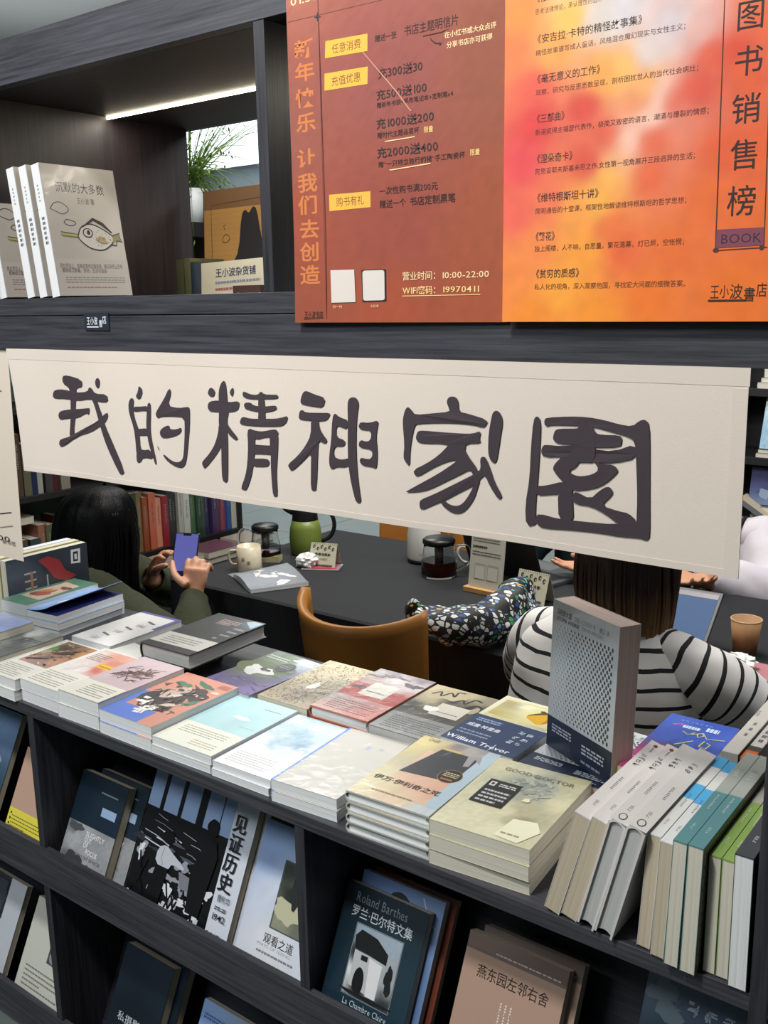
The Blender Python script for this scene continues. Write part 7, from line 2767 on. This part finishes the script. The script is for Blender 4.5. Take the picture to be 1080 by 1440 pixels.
# ---- reader in the striped shirt
s2 = dict(pelvis=(-.75, 1.635, .52), chest=(-.745, 1.665, .77), neck=(-.735, 1.695, .945), head=(-.722, 1.735, 1.075), right=(1, .06, 0), face=(-.08, 1, 0), tilt=.25,
          rsh=(-.590, 1.690, .868), rel=(-.458, 1.790, .748), rwr=(-.625, 1.985, .790), lsh=(-.885, 1.690, .872), lel=(-.970, 1.790, .780), lwr=(-.90, 1.985, .788),
          rhand=dict(up=(-.6, .75, -.05), side=(-.7, -.6, .1), curl=(.3, .5, .5), ts=1), lhand=dict(up=(.45, .8, -.05), side=(.8, -.45, .1), curl=(-.3, -.5, -.5), ts=1),
          rleg=((-.63, 2.05, .47), (-.63, 2.06, .09), (-.62, 2.20, .03)), lleg=((-.86, 2.05, .47), (-.87, 2.06, .09), (-.88, 2.20, .03)), vox=.0055)
w2, g, R_, hd, xs = person('person with long brown hair in a black and white striped top, back to us', (-.75, 1.635, 0), s2)
trousers(w2, g, s2, xs, flat('trouser_navy', '#1a1f2c', .8))
STR = striped('striped_jersey', '#dfdcd8', '#0e0f16', .0305, .23)
pel, che, nb = g(s2['pelvis']), g(s2['chest']), g(s2['neck'])
garment('shirt_body', [pel + Vector((0, 0, -.05)), pel.lerp(che, .4), che, che.lerp(nb, .45), che.lerp(nb, .78), nb + Vector((0, 0, .004)), nb + Vector((.002, .006, .022))],
        [(.20, .15), (.19, .145), (.190, .135), (.186, .120), (.160, .098), (.098, .080), (.066, .064)], STR, w2, 56, wr=.006, usez=True, up=xs, k=8)
for sd in 'rl':
    sh, el, wr_ = (g(s2[sd + q]) for q in ('sh', 'el', 'wr'))
    garment('sleeve', [nb.lerp(sh, .42) + Vector((0, 0, -.018)), nb.lerp(sh, .8) + Vector((0, 0, -.008)), sh.lerp(el, .12), sh.lerp(el, .5) + Vector((0, 0, .012)), el + (el - sh).normalized() * .02, el.lerp(wr_, .45), wr_ + (el - wr_) * .10],
            [.056, .068, .068, .064, .058, .050, .038], STR, w2, 36, wr=.008, seed=6.0, k=8)
HBR = hairmat('hair_brown', '#2c1b10', '#946c40', -.45, .85)
HBR.node_tree.nodes['Map Range'].inputs[1].default_value = .92
HBR.node_tree.nodes['Map Range'].inputs[2].default_value = 1.10
hair_mesh('hair', w2, hd, [(.0, -.012, .124, .012, .012), (.0, -.012, .114, .055, .062), (.0, -.016, .082, .085, .096), (.0, -.022, .03, .094, .105), (.0, -.028, -.04, .095, .100), (.004, -.036, -.09, .090, .090), (.016, -.046, -.130, .074, .072), (.030, -.054, -.158, .045, .045)], HBR, amp=.008, seed=4.0)
cv = []
for i in range(60):
    a = r.uniform(-3.14, 0.0)
    x, y = .093 * math.cos(a), -.024 + .100 * math.sin(a)
    cv.append([hd + Vector((x * .92, y * .92, .06)), hd + Vector((x * 1.04, y * 1.04, -.02)), hd + Vector((x * 1.02 + .004, y * 1.06, -.09)), hd + Vector((x * .72 + .022, y * .98 - .006, -.150 - r.uniform(0, .028)))])
strands(w2, 'hair_locks', cv, HBR, .0045)

# ---- person in white across the table
s3 = dict(pelvis=(-.95, 3.02, .52), chest=(-.955, 2.98, .72), neck=(-.965, 2.95, .875), head=(-.985, 2.905, .995), right=(-1, 0, 0), face=(.0, -1, 0), tilt=.3,
          rsh=(-1.075, 2.94, .815), rel=(-1.035, 2.75, .72), rwr=(-.945, 2.60, .785), lsh=(-.815, 2.95, .815), lel=(-.735, 2.76, .73), lwr=(-.88, 2.585, .785),
          rhand=dict(up=(.7, -.5, -.02), side=(.5, .7, 0), curl=(-.2, -.4, -.4)), lhand=dict(up=(-.7, -.5, -.02), side=(-.5, .7, 0), curl=(.2, .4, .4)),
          rleg=((-1.06, 2.66, .47), (-1.06, 2.68, .09), (-1.06, 2.54, .03)), lleg=((-.84, 2.66, .47), (-.84, 2.68, .09), (-.84, 2.54, .03)), vox=.007)
w3, g, R_, hd, xs = person('person in a white shirt with a dark shoulder strap across the table', (-.95, 3.02, 0), s3)
trousers(w3, g, s3, xs, flat('trouser_grey', '#55565c', .8))
WS = flat('white_shirt', '#cbc5cc', .85, bump=.1, bscale=60)
pel, che, nb = g(s3['pelvis']), g(s3['chest']), g(s3['neck'])
garment('shirt_body', [pel + Vector((0, 0, -.06)), pel.lerp(che, .4), che, che.lerp(nb, .5), che.lerp(nb, .8), nb, nb + Vector((0, 0, .02))],
        [(.20, .15), (.20, .15), (.20, .145), (.185, .12), (.13, .09), (.076, .07), (.066, .064)], WS, w3, 48, wr=.016, up=xs, k=7, folds=9)
for sd in 'rl':
    sh, el, wr_ = (g(s3[sd + q]) for q in ('sh', 'el', 'wr'))
    garment('sleeve', [nb.lerp(sh, .55) + Vector((0, 0, -.01)), sh, sh.lerp(el, .5), el + (el - sh).normalized() * .02, el.lerp(wr_, .5), wr_ + (el - wr_) * .08],
            [.066, .076, .074, .070, .062, .045], WS, w3, 32, wr=.014, seed=8.0, k=6, folds=11)
bm = bmesh.new()
tube(bm, smoothpath([nb + Vector((.085, .075, -.02)), nb + Vector((.09, -.02, .012)), nb + Vector((.085, -.10, -.03)), nb + Vector((.045, -.160, -.11)), nb + Vector((-.01, -.170, -.19)), nb + Vector((-.05, -.168, -.26))], 5), .012, 8, flat_=.3)
mk('shoulder_strap', bm, flat('strap_dark', '#23232a', .6), w3, smooth=True)
hair_mesh('hair', w3, hd, [(0, .01, .122, .012, .012), (0, .01, .112, .055, .06), (0, .016, .078, .084, .092), (0, .026, .03, .088, .092), (0, .040, -.02, .084, .074), (0, .050, -.05, .07, .055)], HB, amp=.006, seed=2.0)

# ---- person in dark clothes with a hand on the second laptop
s4 = dict(pelvis=(-1.33, 3.02, .52), chest=(-1.325, 2.97, .76), neck=(-1.315, 2.94, .925), head=(-1.31, 2.895, 1.045), right=(-1, 0, 0), face=(.05, -1, 0), tilt=.35,
          rsh=(-1.475, 2.93, .865), rel=(-1.56, 2.80, .72), rwr=(-1.53, 2.66, .79), lsh=(-1.15, 2.93, .865), lel=(-1.165, 2.735, .80), lwr=(-1.140, 2.535, .803),
          rhand=dict(up=(.3, -.8, -.08), side=(.8, .3, 0), curl=(-.2, -.3, -.3)), lhand=dict(up=(-.80, -.60, -.10), side=(-.6, .8, 0), curl=(.10, .30, .25), sc=1.0),
          rleg=((-1.39, 2.66, .47), (-1.39, 2.68, .09), (-1.39, 2.54, .03)), lleg=((-1.17, 2.66, .47), (-1.17, 2.68, .09), (-1.17, 2.54, .03)), vox=.0055)
w4, g, R_, hd, xs = person('person in dark teal across the table, hand resting on an open laptop', (-1.28, 3.02, 0), s4)
trousers(w4, g, s4, xs, flat('trouser_black', '#141417', .8))
DT = flat('dark_teal_cloth', '#123036', .9, bump=.1, bscale=80)
pel, che, nb = g(s4['pelvis']), g(s4['chest']), g(s4['neck'])
garment('shirt_body', [pel + Vector((0, 0, -.06)), pel.lerp(che, .4), che, che.lerp(nb, .5), che.lerp(nb, .8), nb, nb + Vector((0, 0, .02))],
        [(.20, .15), (.19, .15), (.19, .14), (.18, .12), (.13, .09), (.076, .07), (.066, .064)], DT, w4, 40, wr=.012, up=xs, k=6)
for sd in 'rl':
    sh, el, wr_ = (g(s4[sd + q]) for q in ('sh', 'el', 'wr'))
    garment('sleeve', [nb.lerp(sh, .55) + Vector((0, 0, -.01)), sh, sh.lerp(el, .5), el + (el - sh).normalized() * .02, el.lerp(wr_, .30)] + ([el.lerp(wr_, .9)] if sd == 'r' else [el.lerp(wr_, .42)]),
            [.070, .082, .074, .066, .058, .050], DT, w4, 28, wr=.010, seed=1.0, k=5)
hair_mesh('hair', w4, hd, [(0, .01, .122, .012, .012), (0, .01, .112, .055, .06), (0, .016, .078, .084, .092), (0, .026, .03, .090, .094), (0, .040, -.03, .090, .080), (0, .050, -.09, .085, .06)], HB, amp=.006, seed=5.0)
